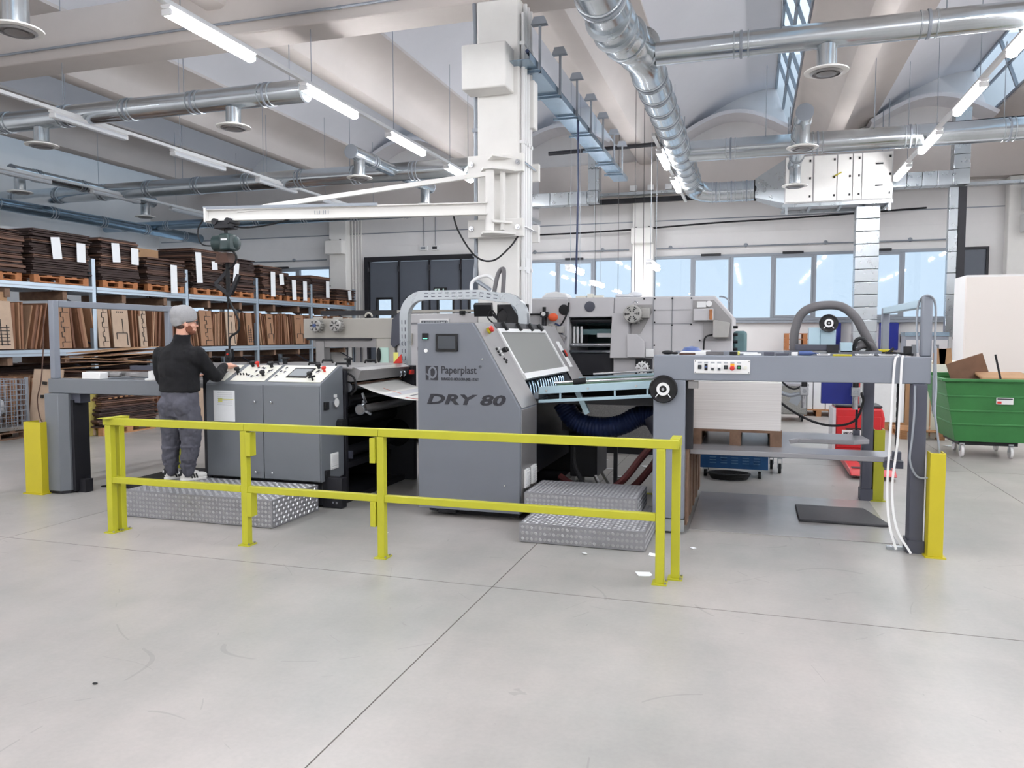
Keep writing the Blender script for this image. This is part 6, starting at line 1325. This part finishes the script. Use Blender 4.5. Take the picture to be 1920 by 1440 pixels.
FB = [(10.15,.32,0,'with a black comb pattern, left of the delivery frame'),(11.35,.34,1,'with a jagged black rule, inside the delivery frame'),(12.3,.26,1,'with a zigzag rule, behind the frame centre'),(12.75,.42,2,'with a hooked rule, behind the frame centre'),(13.35,.2,1,'narrow, left of the operator'),(15.35,.42,1,'with yellow foam, right of the operator'),(16.25,.35,2,'with a lizard shaped rule, behind the pendant cable'),(17.0,.24,0,'narrow with steps, behind the pendant'),(17.9,.3,2,'with two slots, right of the pendant'),(19.3,.45,2,'plain with a small mark, near the far end')]
for k, (y, w, s, lb) in enumerate(FB): face_board(y, w, 1.45, random.uniform(.8,.86) if k else .84, 'pale_board' if k in (0,2,3,4,6) else 'plywood_2', 'die board standing face out %s' % lb, s)
stackbox('brown_panel', 'tall plain brown panel standing at the left edge of the rack', 'panel', 'cardboard', XF-.1, XF-.06, 9.0, 10.3, 1.45, 2.45)
# cage, pallet loads and boards before the rack
t = thing('wire_cage', 'grey wire mesh cage holding a white sack at the left edge', 'cage', (-11.9,9.2,0))
def cage(x0, x1, y0, y1, z0, z1):
    g = M(); n = 12; mz = 9
    for i in range(n+1):
        x = x0+(x1-x0)*i/n; y = y0+(y1-y0)*i/n
        for yy in (y0,y1): g.cyl((x,yy,z0), (x,yy,z1), .006, 5, cap=False)
        for xx in (x0,x1): g.cyl((xx,y,z0), (xx,y,z1), .006, 5, cap=False)
    for j in range(mz+1):
        z = z0+(z1-z0)*j/mz
        for yy in (y0,y1): g.cyl((x0,yy,z), (x1,yy,z), .006, 5, cap=False)
        for xx in (x0,x1): g.cyl((xx,y0,z), (xx,y1,z), .006, 5, cap=False)
    return g
cage(-12.3,-11.45,8.6,9.75,.2,.97).build('mesh', 'alu_frame', t)
for x in (-12.3,-11.45):
    for y in (8.6,9.75): M().b(x-.02,x+.02,y-.02,y+.02,.145,1.0).build('corner_post', 'alu_frame', t)
M().b(-12.32,-11.43,8.58,9.77,.145,.2).build('floor_frame', 'galvanized', t)
pallet('wooden pallet under the wire cage', -12.32, -11.43, 8.58, 9.77, 0, 'wood_pallet_dark')
sk = M().ell((-11.92,9.15,.5), (.4,.52,.3), 24, k=14).ell((-11.85,9.0,.68), (.28,.34,.16), 20).build('plastic_sack', 'bag_white', None, label='bulging white plastic sack inside the wire cage', cat='sack')
dm = sk.modifiers.new('folds', 'DISPLACE'); tx = bpy.data.textures.new('folds', 'CLOUDS'); tx.noise_scale = .18; dm.texture = tx; dm.strength = .12; dm.mid_level = .6
ss = sk.modifiers.new('density', 'SUBSURF'); ss.levels = 2; ss.render_levels = 2; tx2 = bpy.data.textures.new('crinkles', 'VORONOI'); tx2.noise_scale = .09; dm2 = sk.modifiers.new('crinkles', 'DISPLACE'); dm2.texture = tx2; dm2.strength = .045
for k, (y, m, w, h, r, lb) in enumerate(((10.0,'pale_board',.62,1.12,-9,'pale die board with small cut-outs leaning beside the wire cage'),(10.25,'pale_board',.5,.98,8,'pale plain board leaning behind the left delivery post'))):
    t = thing('leaning_die_board', lb, 'die board', (-11.2+k*.35,y,0)); M().ob((-11.22+k*.45,y-.1,h/2+.01), (w,.03,h), (r,0,0 if k else 0)).build('panel', m, t)
    for q in range(4): M().ob((-11.38+k*.45+.05*q,y-.12-(.02 if k else -.02)+ (q-2)*.0 - (h*(.2+.2*q)-h/2)*math.sin(R(-r))*0, h*(.2+.2*q)), (.05,.05,.05), (r,0,0)).build('cut_out', 'rule_cuts', t)
mat('foam_wood', (190,176,96), .8, var=.3, scale=8)
for k, (x, r, m) in enumerate(((-10.72,7,'plywood_3'),(-10.62,8,'plywood_1'),(-10.5,9,'foam_wood'))): M().ob((x,10.0,.47), (.035,.6,.95), (0,r,0)).build('leaning_strip', m, None, label='narrow board leaning on the die board pile, %s' % ('dark one','middle one','with yellow foam')[k], cat='board', group='narrow leaning boards')
pallet('wooden pallet under the floor pile of die boards', -11.2, -10.35, 10.2, 11.4, 0, 'wood_pallet')
random.seed(31); z = .146; n = 0
while z < 1.1:
    h = random.choice((.026,.032,.04)); o = bpy.data.objects.new('floor_die_board', random.choice(DBM)); C.objects.link(o)
    o.location = (-10.78+random.uniform(-.02,.03), 10.8, z+h/2); o.scale = (.84+random.uniform(-.05,.06), 1.3+random.uniform(-.1,.08), h-.008); o.rotation_euler.z = random.uniform(-.04,.04); n += 1; tag(o, 'dark die board, %s from the bottom of the floor pile behind the delivery frame' % nth(n), 'die board', 'die boards in the floor pile'); z += h
for k in range(9): M().b(-10.31,-10.3,10.3+.12*k,10.36+.12*k,.62+.005*k,.64+.005*k).build('wood_spacer', 'wood_pallet', None, label='pale spacer in the floor pile of die boards, %s from the front' % nth(k+1), cat='spacer', group='pale spacers in the floor pile')
for k in range(7):
    a = random.uniform(-14,14); M().ob((-10.75+random.uniform(-.2,.2), 10.8+random.uniform(-.25,.25), 1.17+k*.045), (random.uniform(.7,1.1), random.uniform(1.0,1.6), .015), (random.uniform(-5,5), random.uniform(-4,4), a)).build('scrap_cardboard', 'cardboard_dark' if k % 2 else 'cardboard', None, label='loose cardboard sheet on the floor pile behind the delivery frame, %s from the bottom' % ORD[k], cat='cardboard', group='loose cardboard on the floor pile')
for k in range(3): M().ob((-10.35+.12*k,12.0+.15*k,.42), (.03,.5,.85), (0,12,10)).build('aisle_board', 'pale_board', None, label='pale board leaning in the aisle beside the operator, %s of three' % ORD[k], cat='board', group='pale boards in the aisle')
# far floor goods between rack and press
t = thing('fire_extinguisher', 'red fire extinguisher standing near the far end of the rack', 'extinguisher', (-11.6,21.9,0)); M().lathe([(.08,0),(.085,.05),(.085,.45),(.03,.55),(.03,.6)], (-11.6,21.9,.3)).build('bottle', 'truck_red', t); M().tube(spline([(-11.6,21.9,.9),(-11.5,21.88,1.0),(-11.45,21.88,.8),(-11.5,21.88,.5)], 6), .015, 6).build('hose', 'black_rubber', t)
M().b(-11.75,-11.45,21.75,22.05,0,.3).build('extinguisher_stand', 'white_plastic', None, label='white stand under the fire extinguisher', cat='stand')
# paper scraps on the floor
for k, (x, y, s, lb) in enumerate(((-.68,5.86,.05,'beside the steps'),(-.69,5.36,.07,'by the right railing posts'),(-.41,6.15,.03,'before the feeder cabinet'),(-2.95,5.86,.03,'behind the railing'),(-1.2,5.75,.03,'before the lower step'),(-7.6,5.5,.05,'near the left yellow guard'),(3.4,10.5,.08,'before the green bin'),(3.9,11.0,.09,'right before the green bin'))):
    M().ob((x,y,.006), (s*1.6,s,.004), (8,6,30*k)).build('paper_scrap', 'white_paper', None, label='white paper scrap on the floor '+lb, cat='paper scrap', group='paper scraps on the floor')
def scatter(n, x0, x1, y0, y1, sz, lb, group):
    ps = sorted(((random.uniform(x0,x1), random.uniform(y0,y1)) for _ in range(n)), key=lambda p: p[0]/p[1])
    for k, (x, y) in enumerate(ps): M().ob((x,y,.006), (sz,sz/2,.004), (4,4,random.uniform(0,180))).build('paper_scrap', 'white_paper', None, label='white scrap on the floor %s, %s from the left' % (lb, nth(k+1)), cat='paper scrap', group=group)
scatter(10, -2.2, -1.2, 9.0, 10.3, .14, 'before the press', 'scraps before the press')
scatter(14, 1.9, 3.1, 13.0, 16.0, .16, 'between pallet truck and green bin', 'scraps by the green bin')
M().ell((-3.0,2.86,.004), (.014,.009,.004)).build('dark_speck', 'black_rubber', None, label='tiny dark crumb on the bare foreground floor', cat='crumb')
# ================================================================== THE OPERATOR
mat('skin', (222,168,146), .5, var=.05, scale=20); mat('sweater_black', (12,12,17), .9, bump=.3, bscale=180); mat('trouser_grey', (84,84,94), .9, var=.06, scale=14, bump=.25, bscale=40)
mat('beanie_grey', (158,158,160), .95, var=.06, scale=30, bump=.3, bscale=160); mat('beard_brown', (122,74,56), .9, var=.15, scale=60); mat('shoe_white', (226,224,220), .5, var=.03); mat('hair_brown', (70,48,38), .8)
ZB = .25
per = thing('person', 'operator in black sweater, grey trousers and grey beanie at the console', 'person', (-5.36,6.25,ZB))
def loft(m, secs, n=24):
    """elliptic rings (cx,cy,z,rx,ry) joined into one closed form"""
    vs = []
    for cx, cy_, z, rx, ry in secs:
        for j in range(n):
            a = 2*PI*j/n; vs.append((cx+rx*math.cos(a), cy_+ry*math.sin(a), z))
    k = len(secs)
    fs = [(i*n+j, i*n+(j+1) % n, (i+1)*n+(j+1) % n, (i+1)*n+j) for i in range(k-1) for j in range(n)] + [tuple(range(n-1,-1,-1)), tuple(range((k-1)*n, k*n))]
    return m.add(vs, fs)
def limb(m, pts, rs, k=6):
    P = spline(pts, k); n = len(P); R2 = []
    for i in range(n):
        t = i/(n-1)*(len(rs)-1); a = min(int(t), len(rs)-2); R2.append(rs[a]+(rs[a+1]-rs[a])*(t-a))
    m.tube(P, R2, 16); m.ell(P[0], (rs[0],)*3, 14); m.ell(P[-1], (rs[-1],)*3, 14); return m
def fuse(o, vox, it=6):
    r = o.modifiers.new('fuse', 'REMESH'); r.mode = 'VOXEL'; r.voxel_size = vox; r.use_smooth_shade = True
    s = o.modifiers.new('soften', 'SMOOTH'); s.factor = .5; s.iterations = it
    return o
def folds(o, sc, st):
    t_ = bpy.data.textures.new('cloth_folds', 'CLOUDS'); t_.noise_scale = sc; t_.noise_depth = 2
    d_ = o.modifiers.new('folds', 'DISPLACE'); d_.texture = t_; d_.strength = st; d_.mid_level = .5; return o
BX, BY = -5.33, 6.2
HD = Vector((-5.262,6.225,1.80)); hf = Vector((.60,.80,0)).normalized(); hr = Vector((hf.y,-hf.x,0)); hz = math.degrees(math.atan2(hf.y, hf.x))
def H(f, r, u): return HD + hf*f + hr*r + Vector((0,0,u))
# body: head, neck, trunk, arms with hands
b = M()
b.ell(H(-.005,0,.045), (.098,.078,.105), 20, (0,0,hz), 14)            # skull
b.ell(H(.02,0,-.03), (.072,.062,.08), 18, (0,0,hz), 12)              # face
b.ell(H(.052,0,-.075), (.04,.042,.035), 16, (0,0,hz))                # chin
b.ell(H(.086,0,.03), (.012,.05,.014), 12, (0,0,hz))                  # brow
b.tube([H(.085,0,.02), H(.104,0,-.008), H(.108,0,-.022), H(.09,0,-.03)], [.009,.012,.014,.008], 10)   # nose
b.ell(H(.088,0,-.052), (.012,.024,.006), 12, (0,0,hz)).ell(H(.086,0,-.064), (.012,.02,.007), 12, (0,0,hz))   # lips
for s in (-1, 1):
    b.ell(H(-.012,s*.078,-.005), (.02,.009,.032), 12, (0,0,hz)); b.ell(H(-.002,s*.076,-.024), (.01,.008,.012), 10, (0,0,hz))   # ears
    b.ell(H(.072,s*.032,.008), (.012,.015,.009), 10, (0,0,hz)).ell(H(.06,s*.045,-.022), (.022,.02,.02), 10, (0,0,hz))
b.tube([H(-.02,0,-.02), (BX+.03,BY+.01,1.62), (BX,BY,1.5)], [.058,.06,.075], 16)
loft(b, [(BX,BY,1.0,.13,.09),(BX,BY,1.2,.14,.095),(BX,BY,1.4,.17,.1),(BX,BY,1.52,.17,.085),(BX,BY,1.57,.1,.07)])
SR, ER, WR = (-5.115,6.21,1.5), (-5.075,6.40,1.285), (-5.165,6.655,1.365)
SLh, EL, WL = (-5.54,6.2,1.5), (-5.565,6.25,1.24), (-5.46,6.5,1.28)
for q in ((SR,ER,WR), (SLh,EL,WL)): limb(b, q, [.06,.048,.04,.035,.027])
def hand(m, w, f, r, side, curl):
    """palm and five fingers from the wrist w along f, r pointing to the thumb side"""
    w = Vector(w); f = Vector(f).normalized(); r = Vector(r); r = (r-f*r.dot(f)).normalized(); d = f.cross(r); d = d if d.z < 0 else -d
    m.tube([w-f*.02, w+f*.02, w+f*.055, w+f*.085], [.026,.03,.032,.02], 14)
    m.ell(w+f*.05, (.045,.045,.018), 14)
    for k, (o, ln) in enumerate(((.030,.072),(.011,.08),(-.009,.075),(-.028,.058))):
        a = w+f*.075+r*o; c1 = curl
        p1 = a+f*ln*.42-d*.004; p2 = p1+(f*math.cos(c1)+d*math.sin(c1))*ln*.33; p3 = p2+(f*math.cos(c1*1.9)+d*math.sin(c1*1.9))*ln*.28
        m.tube([a-f*.03, a, p1, p2, p3], [.0095,.0105,.0095,.009,.0075], 10).ell(p3, (.0078,)*3, 8)
    a = w+f*.022+r*.028; p1 = a+(f*.7+r*.6+d*.2).normalized()*.035; p2 = p1+(f*.95+r*.15+d*.35).normalized()*.03
    m.tube([a-f*.01-r*.01, a, p1, p2], [.014,.0135,.011,.0085], 10).ell(p2, (.0088,)*3, 8)
hand(b, (-5.155,6.68,1.372), (.25,.95,.0), (-1,.2,.1), 1, .55)
hand(b, (-5.45,6.52,1.28), (.5,.85,-.05), (1,-.3,.2), -1, .4)
fuse(b.build('body', 'skin', per), .0052, 3)
# clothes
s_ = M()
loft(s_, [(BX,BY,1.135,.198,.142),(BX,BY,1.15,.212,.155),(BX,BY,1.19,.208,.15),(BX,BY,1.3,.208,.148),(BX,BY,1.4,.22,.147),(BX,BY,1.47,.235,.14),(BX,BY,1.53,.222,.125),(BX+.005,BY+.0,1.575,.15,.098),(BX+.02,BY+.01,1.61,.092,.085),(BX+.035,BY+.012,1.66,.078,.08),(BX+.045,BY+.014,1.695,.076,.08)])
for q in ((SR,ER,WR), (SLh,EL,WL)): limb(s_, q, [.08,.07,.062,.054,.043])
s_.ell((-5.14,6.2,1.475), (.09,.09,.1), 16).ell((-5.52,6.2,1.475), (.09,.09,.1), 16)
s_.ell((BX,BY-.05,1.36), (.19,.11,.17), 18)
folds(fuse(s_.build('sweater', 'sweater_black', per), .010, 4), .09, .018)
q_ = M()
loft(q_, [(BX,BY,.9,.17,.125),(BX,BY,.97,.192,.145),(BX,BY,1.05,.196,.145),(BX,BY,1.17,.186,.135)])
q_.ell((BX-.09,BY-.06,1.0), (.1,.1,.12), 16).ell((BX+.09,BY-.06,1.0), (.1,.1,.12), 16)
limb(q_, [(-5.235,6.2,.93),(-5.235,6.225,.78),(-5.245,6.235,.63),(-5.27,6.235,.48),(-5.295,6.245,.345)], [.118,.11,.09,.078,.062])
limb(q_, [(-5.43,6.2,.93),(-5.45,6.225,.78),(-5.475,6.235,.63),(-5.49,6.235,.48),(-5.495,6.25,.345)], [.118,.11,.09,.078,.062])
for x, y, z, r in ((-5.25,6.235,.60,.098),(-5.48,6.235,.58,.098),(-5.285,6.24,.41,.08),(-5.495,6.245,.41,.08)): q_.ell((x,y,z), (r,r,.03), 16)
folds(fuse(q_.build('trousers', 'trouser_grey', per), .008, 3), .075, .028)
# beanie
bn = M()
bn.ell(H(-.075,0,.125), (.06,.06,.05), 16, (0,0,hz)).ell(H(-.012,0,.075), (.122,.102,.108), 22, (0,8,hz), 14).ell(H(-.06,0,.09), (.085,.085,.085), 18, (0,0,hz)).ell(H(-.075,0,.035), (.062,.078,.075), 16, (0,0,hz)).ell(H(-.07,0,-.01), (.045,.07,.05), 16, (0,0,hz))
bo = fuse(bn.build('beanie', 'beanie_grey', per), .006, 5)
# cut the beanie free of the face by lifting its lower rim
for v_ in bo.data.vertices:
    w_ = v_.co + off_of(per) - HD; fwd = w_.dot(hf); lim = .035 + .32*(fwd-.1) if fwd > -.12 else -.06
    if w_.z < lim: v_.co.z += lim - w_.z
bd = M().ell(H(.044,0,-.082), (.05,.05,.034), 18, (0,0,hz)).ell(H(.02,.05,-.05), (.035,.018,.042), 14, (0,0,hz)).ell(H(.02,-.05,-.05), (.035,.018,.042), 14, (0,0,hz)).ell(H(.088,0,-.045), (.01,.028,.007), 12, (0,0,hz))
fuse(bd.build('beard', 'beard_brown', per), .005, 2)
M().ell(H(-.045,0,-.03), (.045,.066,.035), 16, (0,0,hz)).build('hair', 'hair_brown', per)
gl = M()
for s in (-1, 1):
    c = H(.099,s*.034,.012); gl.tube([c + hr*(.027*math.cos(a)) + Vector((0,0,.02*math.sin(a))) for a in [2*PI*k/16 for k in range(16)]], .0038, 6, closed=True)
    gl.tube([H(.096,s*.062,.018), H(.05,s*.082,.018), H(-.015,s*.088,.012)], .0035, 6)
gl.tube([H(.1,-.008,.016), H(.104,0,.019), H(.1,.008,.016)], .003, 6)
gl.build('glasses', 'black_gloss', per)
for s in (-1, 1): M().ell(H(.08,s*.033,.011), (.006,.009,.005), 10, (0,0,hz)).build('eye', 'white_plastic', per)
for x, y, rz, nm in ((-5.3,6.26,58,'right'), (-5.5,6.27,62,'left')):
    fd = Vector((math.cos(R(rz)), math.sin(R(rz)), 0)); rd = Vector((fd.y,-fd.x,0)); o = Vector((x,y,ZB))
    def Q(f, r, u): return o + fd*f + rd*r + Vector((0,0,u))
    sh = M()
    out = [(-.085,.0),(-.078,.03),(-.03,.034),(.05,.042),(.12,.044),(.165,.03),(.182,.0),(.165,-.03),(.12,-.042),(.05,-.036),(-.03,-.034),(-.078,-.03)]
    pts = [Q(f, r, u) for u in (.001,.028) for f, r in out]; n = len(out)
    sole = M().add(pts, [(i,(i+1) % n, n+(i+1) % n, n+i) for i in range(n)] + [tuple(range(n-1,-1,-1)), tuple(range(n,2*n))])
    up = M().ell(Q(.11,0,.045), (.07,.04,.035), 16, (0,0,rz)).ell(Q(.03,0,.06), (.09,.038,.05), 16, (0,10,rz)).ell(Q(-.035,0,.065), (.05,.036,.06), 16, (0,0,rz)).tube([Q(-.03,0,.06), Q(-.02,0,.12)], [.042,.044], 14)
    so = fuse(up.build('shoe', 'shoe_white', per), .005, 3); so['label'] = 'white trainer on the %s foot' % nm
    sole.build('sole', 'shoe_white', so, bev=.006)
    M().ell(Q(-.078,0,.085), (.012,.03,.035), 14, (0,0,rz)).build('heel_tab', 'black_rubber', so)
    em = M()
    for k in (-1,0,1): em.ell(Q(-.091,k*.009,.092), (.002,.0045,.011), 8, (k*-25,0,rz))
    em.b(*[v for pair in zip((Q(-.092,0,.078)-Vector((.008,.008,.0015))), (Q(-.092,0,.078)+Vector((.008,.008,.0015)))) for v in pair]); em.build('heel_emblem', 'white_plastic', so)
    for k in range(3): M().ob(Q(.015+.025*k,.04,.05), (.014,.004,.05), (0,-18,rz)).build('side_stripe', 'black_rubber', so)
